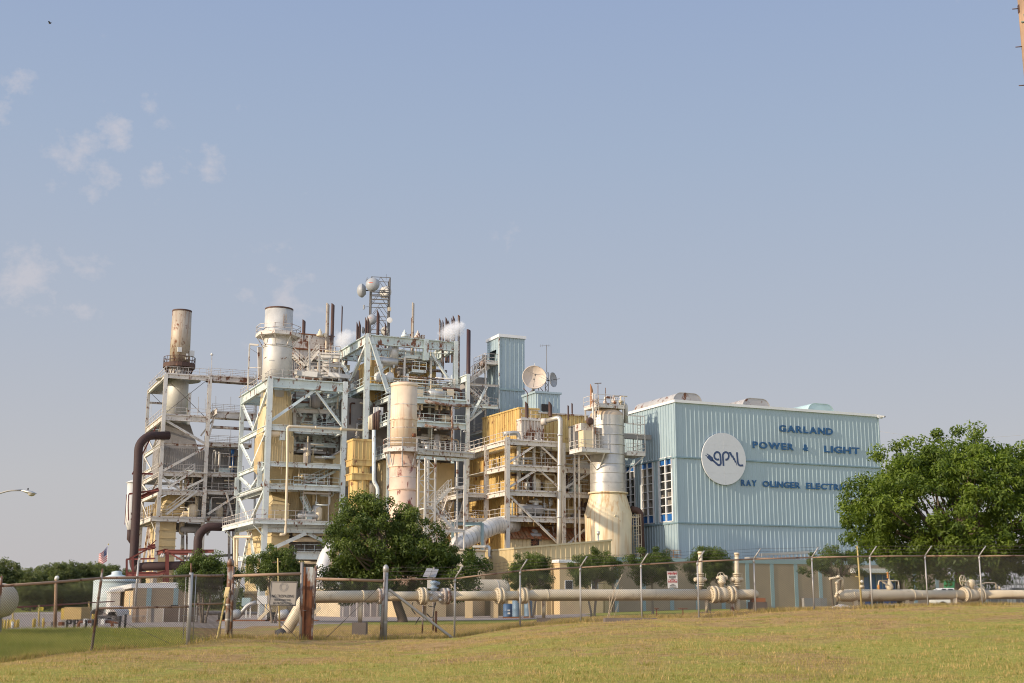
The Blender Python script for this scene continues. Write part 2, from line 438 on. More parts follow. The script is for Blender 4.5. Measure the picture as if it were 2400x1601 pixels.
def ground(x,y):
 x=np.asarray(x,float);y=np.asarray(y,float)
 fy=np.interp(x,_fx,_fyv);fz=np.interp(x,_fx,_fz);pz=np.interp(x,_px,_pz)
 near=fz*sstep((y-6)/(fy-6));far=fz+(pz-fz)*sstep((y-fy-3)/32)
 z=np.where(y<fy,near,far)
 w=np.clip((y-20)/25,0,1)*np.clip((110-y)/30,0,1)
 return z+.035*w*(np.sin(x*.9+y*.5)+np.sin(x*.37-y*1.1+1.3))
def gz(x,y):return float(ground(x,y))
def sheet(name,xs,ys,lift,material,kind="structure",cut=None):
 X,Y=np.meshgrid(xs,ys);Z=ground(X,Y)+lift
 n,m=len(ys),len(xs);v=np.stack([X,Y,Z],-1).reshape(-1,3)
 i=np.arange(n*m).reshape(n,m)
 f=np.stack([i[:-1,:-1],i[:-1,1:],i[1:,1:],i[1:,:-1]],-1).reshape(-1,4)
 if cut is not None:
  c=v[f].mean(1);f=f[cut(c[:,0],c[:,1])]
 me=bpy.data.meshes.new(name);me.from_pydata(v.tolist(),[],f.tolist())
 me.polygons.foreach_set("use_smooth",[True]*len(f));me.materials.append(material)
 o=bpy.data.objects.new(name,me);COL.objects.link(o);props(o,kind=kind);return o
def lawnmat():
 m,nt,b=_nt("mown_grass");co=_coord(nt)
 sep=nt.nodes.new("ShaderNodeSeparateXYZ");nt.links.new(co,sep.inputs[0])
 fine=_noise(nt,_coord(nt,(1,.6,1)),7,5,.7);mid=_noise(nt,co,.55,4,.6);big=_noise(nt,co,.13,3,.5)
 dry=_mix(nt,_map(nt,fine,.3,.7),(.29,.185,.072),(.53,.35,.16))
 dry=_mix(nt,_map(nt,_noise(nt,co,1.6,4,.65),.50,.66,0,.75),dry,(.24,.135,.055))
 grn=_mix(nt,_map(nt,fine,.3,.7),(.19,.21,.03),(.45,.43,.095))
 am=nt.nodes.new("ShaderNodeMath");am.operation='ADD';nt.links.new(mid,am.inputs[0]);nt.links.new(big,am.inputs[1])
 tr_=nt.nodes.new("ShaderNodeMath");tr_.operation='MULTIPLY_ADD';nt.links.new(_noise(nt,_coord(nt,(.10,1.5,1)),1.0,3,.6),tr_.inputs[0]);tr_.inputs[1].default_value=.35;nt.links.new(am.outputs[0],tr_.inputs[2])
 fd=nt.nodes.new("ShaderNodeMath");fd.operation='MULTIPLY_ADD';nt.links.new(sep.outputs["X"],fd.inputs[0]);fd.inputs[1].default_value=-.42;nt.links.new(sep.outputs["Y"],fd.inputs[2])
 gx=nt.nodes.new("ShaderNodeMath");gx.operation='MULTIPLY_ADD';nt.links.new(_map(nt,fd.outputs[0],30,52),gx.inputs[0]);gx.inputs[1].default_value=-.24
 nt.links.new(tr_.outputs[0],gx.inputs[2])
 gm=_map(nt,gx.outputs[0],.98,1.20,0,.9)
 c=_mix(nt,gm,dry,grn)
 bx=nt.nodes.new("ShaderNodeMath");bx.operation="MULTIPLY_ADD";nt.links.new(sep.outputs["Y"],bx.inputs[0]);bx.inputs[1].default_value=.30;nt.links.new(sep.outputs["X"],bx.inputs[2])
 bn=nt.nodes.new("ShaderNodeMath");bn.operation="MULTIPLY_ADD";nt.links.new(mid,bn.inputs[0]);bn.inputs[1].default_value=4.0;nt.links.new(bx.outputs[0],bn.inputs[2])
 lx=_map(nt,bn.outputs[0],6.0,2.5);ly=_map(nt,sep.outputs["Y"],43.5,46)
 mm=nt.nodes.new("ShaderNodeMath");mm.operation='MULTIPLY';nt.links.new(lx,mm.inputs[0]);nt.links.new(ly,mm.inputs[1])
 vy=_map(nt,sep.outputs["Y"],82,88)
 mx=nt.nodes.new("ShaderNodeMath");mx.operation='MAXIMUM';nt.links.new(mm.outputs[0],mx.inputs[0]);nt.links.new(vy,mx.inputs[1])
 c=_mix(nt,mx.outputs[0],c,_mix(nt,_map(nt,fine,.3,.7),(.17,.20,.03),(.44,.41,.11)))
 nt.links.new(c,b.inputs["Base Color"]);b.inputs["Roughness"].default_value=.95;b.inputs["Specular IOR Level"].default_value=.1
 bp=nt.nodes.new("ShaderNodeBump");bp.inputs["Strength"].default_value=.8;bp.inputs["Distance"].default_value=.12
 nt.links.new(fine,bp.inputs["Height"]);nt.links.new(bp.outputs[0],b.inputs["Normal"])
 return m
xs=np.unique(np.concatenate([np.linspace(-900,-80,20),np.linspace(-80,80,161),np.linspace(80,900,20)]))
ys=np.unique(np.concatenate([np.linspace(-20,20,9),np.linspace(20,120,101),np.linspace(120,260,30),np.geomspace(260,3500,24)]))
sheet("ground",xs,ys,0.0,lawnmat())
PAVE=mat("yard_concrete",(.34,.28,.235),.9,var=.14,scale=.25,streak=.15)
sheet("yard_pavement",np.linspace(-75,60,136),np.linspace(76,232,79),.012,PAVE,cut=lambda x,y:y>np.interp(x,[-75,-16,-12,-9,6,9,60],[77,78,92,103,103,150,158]))
def blades(name,n,fn,h0,h1,wid,material,seed):
 g=np.random.default_rng(seed);x,y,t=fn(g,n);n=len(x)
 z=ground(x,y);h=g.uniform(h0,h1,n);a=g.uniform(0,2*np.pi,n);l=g.normal(0,.45,(n,2))*h[:,None]
 w=wid*g.uniform(.6,1.4,n)
 v=np.zeros((n,3,3))
 v[:,0]=np.stack([x-np.cos(a)*w,y-np.sin(a)*w,z-.01],-1)
 v[:,1]=np.stack([x+np.cos(a)*w,y+np.sin(a)*w,z-.01],-1)
 v[:,2]=np.stack([x+l[:,0],y+l[:,1],z+h],-1)
 tri_mesh(name,v.reshape(-1,3),np.arange(3*n).reshape(n,3),t,material)
def tri_mesh(name,v,f,tint,material,parent=None):
 me=bpy.data.meshes.new(name);k=f.shape[1];n=len(f)
 me.vertices.add(len(v));me.vertices.foreach_set("co",np.asarray(v,np.float32).ravel())
 me.loops.add(n*k);me.loops.foreach_set("vertex_index",f.astype(np.int32).ravel())
 me.polygons.add(n);me.polygons.foreach_set("loop_start",np.arange(0,n*k,k,dtype=np.int32))
 me.update(calc_edges=True)
 at=me.attributes.new("tint",'FLOAT','FACE');at.data.foreach_set("value",np.asarray(tint,np.float32))
 me.materials.append(material)
 o=bpy.data.objects.new(name,me);COL.objects.link(o)
 if parent is not None:o.parent=parent
 return o
def fy_of(x):return np.interp(x,_fx,_fyv)
def lown(x,y,s):
 return.5+.25*(np.sin(x*s+1.7*np.sin(y*s*.8+.4))+np.sin(y*s*1.7+1.3*np.sin(x*s*.6+2)))
def f_lawn(g,n):
 y=22+44*g.uniform(0,1,n)**1.25;x=g.uniform(-1,1,n)*(y*.43+2)
 k=y<fy_of(x)+g.normal(0,.3,n)-.2;x,y=x[k],y[k]
 gr=.08+lown(x,y,.5)*.55+lown(x+9,y*1.6,1.7)*.45-np.clip((y-.42*x-28)/38,0,.5)+.06+np.clip(x,-5,16)*.012
 p=g.uniform(0,1,len(x))
 t=np.where(p<gr*.8,g.uniform(.1,.45,len(x)),g.uniform(.55,.95,len(x)))
 return x,y,t
blades("lawn_grass",300000,f_lawn,.014,.045,.007,BLADE,3)
bpy.data.objects["lawn_grass"]["kind"]="stuff"
def f_back(g,n):
 x=g.uniform(-10,30,n);y=fy_of(x)+g.uniform(-.6,34,n)
 t=np.where(y>82,g.uniform(.0,.3,n),g.uniform(.45,1,n));k=y<100
 return x[k],y[k],t[k]
blades("dry_field_grass",60000,f_back,.05,.16,.018,BLADE,4);bpy.data.objects["dry_field_grass"]["kind"]="stuff"
def f_left(g,n):
 x=g.uniform(-34,-6,n);y=fy_of(x)+1.2+36*g.uniform(0,1,n)**1.2
 k=(y<77.5)&(x<3.0-.30*y-g.uniform(-.5,2.5,n));x,y=x[k],y[k]
 return x,y,np.clip(lown(x,y,.8)*.7+g.normal(0,.2,len(x)),0,1)
blades("long_green_grass",110000,f_left,.10,.34,.013,BLADEG,5);bpy.data.objects["long_green_grass"]["kind"]="stuff"
def f_foot(g,n):
 x=g.uniform(-16,24,n);y=fy_of(x)+g.normal(.05,.22,n)
 k=lown(x,x*.3,2.3)+g.normal(0,.15,n)>.42;x,y=x[k],y[k]
 return x,y,np.clip(g.normal(.62,.25,len(x)),0,1)
blades("fence_foot_grass",16000,f_foot,.08,.26,.014,BLADE,6);bpy.data.objects["fence_foot_grass"]["kind"]="stuff"
def f_tuft(g,n):
 m=n//16;y=23+38*g.uniform(0,1,m)**1.2;x=g.uniform(-1,1,m)*(y*.43+2);k=(y<fy_of(x)-.3)&(lown(x*1.3,y*2,1.1)>.45);x,y=x[k],y[k]
 t=np.repeat(np.clip(g.normal(.55,.3,len(x)),0,1),16);r=np.repeat(g.uniform(.05,.22,len(x)),16)
 return np.repeat(x,16)+g.normal(0,1,len(x)*16)*r,np.repeat(y,16)+g.normal(0,1,len(x)*16)*r*.8,np.clip(t+g.normal(0,.1,len(t)),0,1)
blades("lawn_tuft_grass",90000,f_tuft,.03,.10,.009,BLADE,9);bpy.data.objects["lawn_tuft_grass"]["kind"]="stuff"
# ------------ chain-link fences and gates
def wires(m,P,Q,z0p,z1p,z0q,z1q,w=.006,s=.085):
 """woven diamond wire between two verticals; zigzag ribbons set at the real diamond size"""
 P,Q=Vector((P[0],P[1],0)),Vector((Q[0],Q[1],0));L=(Q-P).length;d=(Q-P)/L
 nrm=Vector((-d.y,d.x,0))
 H=((z1p-z0p)+(z1q-z0q))/2
 def pt(t,h):
  k=t/L;z=(z0p+(z0q-z0p)*k)+h*((z1p-z0p)+((z1q-z0q)-(z1p-z0p))*k)/H
  p=P+d*t;return Vector((p.x,p.y,z))
 for sg in(1,-1):
  c=-H if sg>0 else 0.0;end=L if sg>0 else L+H
  while c<end:
   t0=c;h0=0.0
   if sg>0:t1,h1=c+H,H
   else:t1,h1=c-H,H
   if sg>0:
    if t0<0:h0=-t0;t0=0
    if t1>L:h1=H-(t1-L);t1=L
   else:
    if t0>L:h0=t0-L;t0=L
    if t1<0:h1=H+t1;t1=0
   if h1-h0>.02:
    a,b=pt(t0,h0),pt(t1,h1);e=(b-a).normalized().cross(nrm).normalized()*(w/2)
    m.add([a-e,a+e,b+e,b-e],[(0,1,2,3)])
    o=nrm*(w/2)
    m.add([a-o,a+o,b+o,b-o],[(0,1,2,3)])
   c+=s
 return m
def railtop(u,v,Y):return W(u,v,Y)
# --- left run, rusty
gp=W(528,1499,48.6)
FT=thing("chain_link_fence","rusty chain-link fence run beside the long green grass, with a bare top rail","fence",(FPT[2][0],FPT[2][1],FPT[2][2]),plant=False)
lt=[(-260,1392,34),(2,1373.5,38.5),(237,1355,41.6),(448,1349,45.0),(524,1348.5,48.4)]
pts=[]
for(u,v,Y),(ub,vb,_)in zip(lt,FL):
 t=W(u,v,Y);zb=gz(t[0],t[1]);pts.append((t[0],t[1],zb-.1,t[2]))
for k,(x,y,z0,z1)in enumerate(pts[:-1]):
 if k==3:
  m=MB().tube([(x,y,z0),(x,y,z1+.1)],.075,10)
  o=m.build("post",GALV,FT)
  MB().tube([(x,y,z1+.1),(x-.02,y,z1+.42)],.03,6).build("barb_arm",GALVR,FT,parent=o)
 else:
  lean=.28 if k==2 else.05
  o=MB().tube([(x-lean*.6,y,z0),(x,y,z1-.1),(x+lean*.12,y,z1+.3)],[.045,.045,.03],8).build("post",GALVR,FT)
for i in range(len(pts)-1):
 p,q=pts[i],pts[i+1]
 MB().tube([(p[0],p[1],p[3]),((p[0]+q[0])/2,(p[1]+q[1])/2,(p[3]+q[3])/2-.015),(q[0],q[1],q[3])],.042,8).build("top_rail",RAILR,FT)
 wires(MB(),p,q,p[2]+.12,p[3],q[2]+.12,q[3],w=.011).build("mesh_panel",WIRE,FT)
for i in(2,3):
 p,q=pts[i],pts[i+1];k=.60
 MB().tube([(p[0],p[1],p[2]+(p[3]-p[2])*k),(q[0],q[1],q[2]+(q[3]-q[2])*.57)],.036,8).build("middle_rail",RAILR,FT)
for dy in(.35,.6):
 pass
x,y,z0,z1=pts[3]
for s in(-1,1):
 MB().tube([(x+s*.16,y+s*.05,z0+.3),(x+s*.16,y+s*.05,z1)],.016,5).build("tension_bar",GALV,FT)
MB().tube([(pts[2][0],pts[2][1],pts[2][2]+1.35),(pts[3][0]-.6,pts[3][1],pts[3][2]+.15)],.008,4).build("brace_wire",WIRE,FT)
# --- gate posts and leaves
GT=thing("fence_gate","chain-link gate leaf with a rusty rail carrying the no trespassing sign","gate",(W(547,1499,48.6)[0],48.6,gz(W(547,1499,48.6)[0],48.6)),plant=False)
a,b=W(546,1349.5,48.6),W(707,1344.5,48.7);za,zb=W(541,1494,48.6)[2],W(704,1500,48.7)[2]
MB().tube([(W(541,1494,48.6)[0],48.6,za),(a[0],a[1],a[2]+.35)],.055,8).build("gate_stile",GALVR,GT)
MB().tube([(W(704,1500,48.7)[0],48.7,zb),(b[0],b[1],b[2]+.42)],.055,8).build("gate_stile",GALVR,GT)
MB().tube([a,b],.055,8).build("gate_rail",RAILR,GT)
c0,c1=W(666,1501,48.7),W(703,1498,48.7)
MB().tube([c0,c1],.035,6).build("bottom_rail",GALV,GT)
wires(MB(),a,b,za+.1,a[2],zb+.05,b[2],w=.008).build("mesh_panel",WIREG,GT)
MB().tube([W(555,1359,48.64),W(697,1496,48.75)],.012,4).build("brace_wire",WIRE,GT)
G2=thing("fence_gate","plain chain-link gate leaf right of the rust-stained plate, no sign","gate",(W(740,1500,50.2)[0],50.2,gz(W(740,1500,50.2)[0],50.2)),plant=False)
a,b=W(740,1356.5,50.2),W(899,1361.5,50.9);za,zb=W(729,1500,50.2)[2],W(891,1500,50.9)[2]
MB().tube([(W(729,1500,50.2)[0],50.2,za),(a[0],a[1],a[2]+.5)],.06,8).build("gate_stile",GALVR,G2)
MB().tube([(W(892,1502,50.9)[0],50.9,zb),(b[0]+.05,b[1],b[2]+.35)],.05,8).build("gate_stile",GALVR,G2)
MB().tube([a,b],.055,8).build("gate_rail",RAILR,G2)
wires(MB(),a,b,za+.1,a[2],zb+.08,b[2],w=.008).build("mesh_panel",WIREG,G2)
MB().tube([W(893,1372,50.9),W(765,1495,50.3)],.012,4).build("brace_wire",WIRE,G2)
MB().bar(W(727,1432,50.1),W(712,1431,49.0),.03).build("chain",GALVR,G2)
def bigpost(u,v0,v1,Y,r,material,label):
 p,q=W(u,v0,Y),W(u+(v0-v1)*-.0,v1,Y);x,y=p[0],p[1]
 t=thing("gate_post",label,"gate post",(x,y,gz(x,y)),plant=False)
 zt=q[2]
 MB().tube([(x,y,gz(x,y)-.1),(x,y,zt)],r,14).build("post_tube",material,t)
 MB().lathe((x,y,zt),[(r*1.15,-.16),(r*1.15,0),(r*.95,.06),(r*.55,.11),(.01,.13)],14).build("post_cap",material,t)
 for k in(.3,.55,.8):MB().ring((x,y,0),r,r*1.12,gz(x,y)+k*2.2,gz(x,y)+k*2.2+.06,14).build("band",GALV,t)
bigpost(533,1495,1317,48.9,.115,GALVR,"thick rusty round post at the hinge side of the signed gate")
bigpost(901,1503,1331,51.1,.10,GALV,"thick grey round post where the gate meets the barbed fence")
pl=thing("steel_plate","tall rust-streaked steel plate standing between the two gate leaves","steel plate",(W(716,1494,49.4)[0],49.4,gz(W(716,1494,49.4)[0],49.4)),plant=False)
x0,x1=W(712,1494,49.4)[0],W(731,1494,49.6)[0];zt=W(720,1329,49.4)[2]
def platemat():
 m,nt,b=_nt("stained_plate");co=_coord(nt);sp=nt.nodes.new("ShaderNodeSeparateXYZ");nt.links.new(co,sp.inputs[0])
 n1=_noise(nt,_coord(nt,(3,3,1.1)),1.5,5,.6)
 ad=nt.nodes.new("ShaderNodeMath");ad.operation='MULTIPLY_ADD';nt.links.new(sp.outputs["Z"],ad.inputs[0]);ad.inputs[1].default_value=-.22;nt.links.new(n1,ad.inputs[2])
 k=_map(nt,ad.outputs[0],-.10,.06)
 rust=_mix(nt,_map(nt,n1,.35,.65),(.055,.02,.01),(.22,.075,.025))
 nt.links.new(_mix(nt,k,(.40,.42,.40),rust),b.inputs["Base Color"]);b.inputs["Roughness"].default_value=.75
 return m
MB().box(x0,x1,49.38,49.42,gz(x0,49.4)-.1,zt).build("plate",platemat(),pl)
MB().bar((x0-.04,49.4,gz(x0,49.4)-.1),(x0-.04,49.4,zt),.07,.12).build("flange",RUSTY,pl)
MB().bar((x1+.04,49.4,gz(x1,49.4)-.1),(x1+.04,49.4,zt-.05),.06,.12).build("flange",GALVR,pl)
bd=thing("leaning_board","narrow yellowed board leaning on the thick rusty gate post","board",(*W(508,1507,47.6)[:2],gz(*W(508,1507,47.6)[:2])),plant=False)
p0,p1=W(508,1509,47.6),W(534,1377,48.6);p0=(p0[0],p0[1],gz(p0[0],p0[1])-.02)
MB().bar(p0,lerp(p0,p1,.82),.05,.09).build("pole",PLANK,bd)
MB().bar(lerp(p0,p1,.80),p1,.16,.05).build("blade",mat("pale_board",(.62,.47,.22),.7),bd)
# --- right run with slanted barb arms
FX=thing("chain_link_fence","long chain-link fence with slanted barbed-wire arms on its posts, in front of the pipeline","fence",(FPT[8][0],FPT[8][1],FPT[8][2]),plant=False)
rt_v=[1359.5,1356,1338,1330,1322.7,1316.5,1310.5,1306.5,1304,1303,1303,1302.5,1302]
P2=[]
for(u,v,Y),vt in zip(FR,rt_v):
 b=W(u,v,Y);x,y=b[0],b[1];zb=gz(x,y)
 P2.append((x,y,zb,W(u,vt,Y)[2]))
tips=[]
for k,(x,y,z0,z1)in enumerate(P2):
 d=Vector((P2[min(k+1,len(P2)-1)][0]-P2[max(k-1,0)][0],P2[min(k+1,len(P2)-1)][1]-P2[max(k-1,0)][1],0)).normalized()
 tip=(x+.30,y-.18,z1+.47)
 tips.append(((x,y,z1+.02),tip))
 if k==0:continue
 o=MB().tube([(x,y,z0-.1),(x,y,z1+.02)],.038,8).build("post",GALV,FX)
 MB().tube([(x,y,z1),tip],.03,6).build("barb_arm",GALV,FX,parent=o)
 MB().tube([(x,y,z1-.16),(x,y,z1-.02)],.052,8).build("post_collar",GALV,FX,parent=o)
for i in range(len(P2)-1):
 p,q=P2[i],P2[i+1]
 MB().tube([(p[0],p[1],p[3]),(q[0],q[1],q[3])],.034,8).build("top_rail",RAILR,FX)
 wires(MB(),p,q,p[2]+.05,p[3]+.06,q[2]+.05,q[3]+.06,w=.008).build("mesh_panel",WIREG,FX)
 for k in(.35,.68,1.0):
  a,b=lerp(*tips[i],k),lerp(*tips[i+1],k);c=lerp(a,b,.5);c=(c[0],c[1],c[2]-.03)
  m=MB().tube([a,c,b],.0045,4)
  for j in range(18):
   s=lerp(a,b,(j+.5)/18);m.bar((s[0]-.03,s[1],s[2]-.03),(s[0]+.03,s[1],s[2]+.03),.005)
  m.build("barbed_wire",WIRE,FX)
MB().bar(W(912,1382,51.1),W(1061,1496,53.0),.085).build("diagonal_brace",GALV,FX)
# ------------ text
def text_mb(s,size=1.0,bold=0.0,extrude=0.0):
 cu=bpy.data.curves.new("lettering",'FONT');cu.body=s;cu.size=size;cu.offset=bold;cu.extrude=extrude
 cu.resolution_u=3
 o=bpy.data.objects.new("lettering",cu);COL.objects.link(o)
 bpy.context.view_layer.update()
 dg=bpy.context.evaluated_depsgraph_get();me=bpy.data.meshes.new_from_object(o.evaluated_get(dg))
 V=[tuple(v.co)for v in me.vertices];Fc=[tuple(p.vertices)for p in me.polygons]
 bpy.data.objects.remove(o);bpy.data.meshes.remove(me);bpy.data.curves.remove(cu)
 return V,Fc
def text_on(s,org,right,up,width=None,height=None,bold=.0,thick=.01,center=True):
 """lettering fitted to width x height on the plane (right, up), standing proud by thick"""
 V,Fc=text_mb(s,1.0,bold,0.5)
 xs=[v[0]for v in V];ys=[v[1]for v in V];x0,x1,y0,y1=min(xs),max(xs),min(ys),max(ys)
 r,u=Vector(right).normalized(),Vector(up).normalized();n=r.cross(u)
 sx=width/(x1-x0)if width else height/(y1-y0);sy=height/(y1-y0)if height else sx
 o=Vector(org);ox=(x0+x1)/2 if center else x0;oy=(y0+y1)/2
 m=MB()
 m.add([o+r*(v[0]-ox)*sx+u*(v[1]-oy)*sy+n*(v[2]+.5)*thick for v in V],Fc)
 return m
# --- signs on the fence
s0=W(663,1391,48.55)
sg=thing("no_trespassing_sign","weathered no trespassing sign with a round emblem, wired to the left gate leaf","sign",s0,plant=False)
c=[W(635.0,1362.5,48.55),W(697.8,1363.5,48.55),W(693.5,1420.5,48.55),W(629.5,1419.5,48.55)]
v=[Vector(p)for p in c];off=Vector((0,.02,0))
MB().hexa([p+off for p in(v[3],v[2],v[1],v[0])],[v[3],v[2],v[1],v[0]]).build("panel",SIGND,sg)
rt=(v[1]-v[0]+v[2]-v[3]).normalized();upv=(v[0]-v[3]+v[1]-v[2]).normalized();sw=(v[1]-v[0]).length;shh=(v[0]-v[3]).length
ctr=sum(v,Vector())/4;fw=Vector((0,-.004,0))
m=MB()
for k in range(4):
 a,b=ctr+(v[k]-ctr)*.95,ctr+(v[(k+1)%4]-ctr)*.95;m.bar(a+fw,b+fw,.008,.022)
m.build("border",INK,sg)
m=MB()
cc=ctr+upv*shh*.27+fw
for rr in(.155,.11):
 for k in range(24):
  t,t2=2*math.pi*k/24,2*math.pi*(k+1)/24
  m.bar(cc+(rt*math.cos(t)+upv*math.sin(t))*rr,cc+(rt*math.cos(t2)+upv*math.sin(t2))*rr,.008,.012)
m.build("emblem",mat("faded_emblem",(.22,.21,.21),.7),sg)
for s,dy,w,h in(("NO TRESPASSING",-.10,.82,.115),("VIOLATORS WILL",-.265,.64,.085),("BE PROSECUTED",-.40,.68,.085)):
 text_on(s,ctr+upv*shh*dy+fw*.5,rt,upv,sw*w,shh*h,.012,.004).build("lettering",INK,sg)
c=[W(1563,1339,56.35),W(1587.3,1339.3,56.45),W(1589,1378.5,56.45),W(1565.5,1379,56.35)]
v=[Vector(p)for p in c];ctr=sum(v,Vector())/4
sg=thing("restricted_area_sign","white and red restricted area sign hung on the barbed fence above the pipeline","sign",tuple(ctr),plant=False)
MB().hexa([p+off for p in(v[3],v[2],v[1],v[0])],[v[3],v[2],v[1],v[0]]).build("panel",SIGNW,sg)
rt=(v[1]-v[0]+v[2]-v[3]).normalized();upv=(v[0]-v[3]+v[1]-v[2]).normalized();sw=(v[1]-v[0]).length;shh=(v[0]-v[3]).length
n=rt.cross(upv)
def band(cy,h):
 o=ctr+upv*shh*cy+n*.003;a,b=rt*sw*.44,upv*shh*h/2
 MB().hexa([o-a-b,o+a-b,o+a+b,o-a+b],[p+n*.003 for p in(o-a-b,o+a-b,o+a+b,o-a+b)]).build("red_band",SIGNR,sg)
band(.375,.20);band(-.09,.20)
for s,cy,w,h,mt in(("RESTRICTED",.425,.82,.07,SIGNW),("AREA",.325,.36,.065,SIGNW),("AUTHORIZED",.205,.68,.055,INK),("PERSONNEL",.125,.66,.055,INK),("ONLY",.05,.28,.055,INK),("ÁREA",-.045,.34,.065,SIGNW),("RESTRINGIDA",-.14,.82,.07,SIGNW),("SÓLO",-.26,.28,.055,INK),("PERSONAL",-.345,.58,.055,INK),("AUTORIZADO",-.43,.70,.055,INK)):
 text_on(s,ctr+upv*shh*cy+n*.007,rt,upv,sw*w,shh*h,.015,.004).build("lettering",mt,sg)
for cy in(.325,-.045):
 for sx in(-1,1):
  o=ctr+upv*shh*cy+rt*sw*.32*sx+n*.0075
  MB().bar(o-rt*sw*.09,o+rt*sw*.09,.003,.03,up=upv).build("dash",SIGNW,sg)
# ------------ gas pipelines behind the fence
def mpp(Y):return Y/F
def flange(T,u,v,Y,rpx,axis,wpx=14,material=None,bolts=True,name='flange'):
 c=Vector(W(u,v,Y));r=rpx*mpp(Y)*1.02;w=wpx*mpp(Y);ax=Vector(axis).normalized();m=MB()
 for s in(-1,1):m.lathe(c+ax*s*w*.30,[(r,-w*.2),(r,w*.2)],24,axis=ax)
 m.lathe(c,[(r*.86,-w*.12),(r*.86,w*.12)],20,axis=ax)
 for s in(-1,1):m.lathe(c+ax*s*w*.5,[(r*.78,0),(r*.58,s*w*.35)][::s],20,axis=ax,caps=False)
 up=Vector((0,0,1));sd=ax.cross(up)
 if bolts:
  for k in range(16):
   t=2*math.pi*k/16;p=c+(sd*math.cos(t)+up*math.sin(t))*r*.84
   m.tube([p-ax*w*.75,p+ax*w*.75],r*.055,5,smooth=False)
 return m.build(name,material or PIPEM,T)
YL=lambda u:57+(u-700)*(9.0/1076)
def PL(u,v):return W(u,v,YL(u))
axl=(Vector(PL(1700,1394))-Vector(PL(800,1398))).normalized()
PT=thing("gas_pipeline","long cream gas pipeline above dry grass, from the buried bend to the concrete block","pipeline",(*PL(740,1480)[:2],gz(*PL(740,1480)[:2])),plant=False)
gb=PL(652,1490);gb=(gb[0],gb[1],gz(gb[0],gb[1])-.5)
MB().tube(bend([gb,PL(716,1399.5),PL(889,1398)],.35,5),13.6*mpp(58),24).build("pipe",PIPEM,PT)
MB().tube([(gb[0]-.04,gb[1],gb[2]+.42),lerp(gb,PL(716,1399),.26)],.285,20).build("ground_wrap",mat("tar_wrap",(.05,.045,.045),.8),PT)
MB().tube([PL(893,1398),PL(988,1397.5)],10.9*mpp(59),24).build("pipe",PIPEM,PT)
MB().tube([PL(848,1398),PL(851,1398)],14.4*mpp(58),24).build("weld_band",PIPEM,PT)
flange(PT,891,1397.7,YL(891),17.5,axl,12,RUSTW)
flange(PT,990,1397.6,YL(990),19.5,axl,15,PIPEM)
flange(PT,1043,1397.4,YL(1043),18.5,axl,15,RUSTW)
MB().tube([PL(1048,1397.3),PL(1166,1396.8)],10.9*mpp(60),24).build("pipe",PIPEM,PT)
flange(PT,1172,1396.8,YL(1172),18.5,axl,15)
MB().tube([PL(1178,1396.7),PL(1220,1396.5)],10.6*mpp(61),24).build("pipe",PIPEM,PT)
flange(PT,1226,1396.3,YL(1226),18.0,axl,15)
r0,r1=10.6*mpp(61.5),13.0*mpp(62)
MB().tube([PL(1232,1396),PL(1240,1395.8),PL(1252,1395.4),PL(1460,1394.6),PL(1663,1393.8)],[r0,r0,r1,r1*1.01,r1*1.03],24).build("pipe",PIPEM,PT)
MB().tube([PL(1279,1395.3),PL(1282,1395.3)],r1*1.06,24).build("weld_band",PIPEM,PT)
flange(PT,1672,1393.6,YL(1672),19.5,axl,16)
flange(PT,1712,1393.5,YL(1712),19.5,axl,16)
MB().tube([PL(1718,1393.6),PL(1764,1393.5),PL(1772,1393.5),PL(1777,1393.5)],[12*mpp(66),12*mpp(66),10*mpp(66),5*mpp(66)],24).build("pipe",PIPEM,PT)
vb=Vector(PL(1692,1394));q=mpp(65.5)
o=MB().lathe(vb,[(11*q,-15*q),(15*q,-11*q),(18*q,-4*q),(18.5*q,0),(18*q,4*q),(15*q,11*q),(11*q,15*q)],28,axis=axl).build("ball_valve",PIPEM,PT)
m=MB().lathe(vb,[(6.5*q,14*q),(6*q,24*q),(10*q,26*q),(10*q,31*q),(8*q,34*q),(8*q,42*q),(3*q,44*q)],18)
m.tube([vb+axl*-13*q+Vector((0,0,38*q)),vb+axl*12*q+Vector((0,0,38*q))],3*q,10)
m.lathe(vb+axl*9*q+Vector((0,0,38*q)),[(6*q,0),(6*q,5*q)],14,axis=axl)
m.build("bonnet",PIPEM,PT,parent=o)
m=MB()
def wheel_mb(m,c,ax,r,t=.02,spokes=5):
 c=Vector(c);ax=Vector(ax).normalized();x=ax.cross(Vector((0,0,1))).normalized()if abs(ax.z)<.9 else Vector((1,0,0));y=ax.cross(x)
 ring=[c+(x*math.cos(2*math.pi*k/24)+y*math.sin(2*math.pi*k/24))*r for k in range(25)]
 m.tube(ring,t,6,caps=False)
 for k in range(spokes):m.tube([c,ring[int(24*k/spokes)]],t*.8,5)
 m.lathe(c,[(t*2.2,-t*2),(t*2.2,t*2)],10,axis=ax)
 return m
wheel_mb(m,vb+Vector((0,0,42*q)),(.2,-.9,.3),9*q,.018).build("hand_wheel",PIPEM,PT,parent=o)
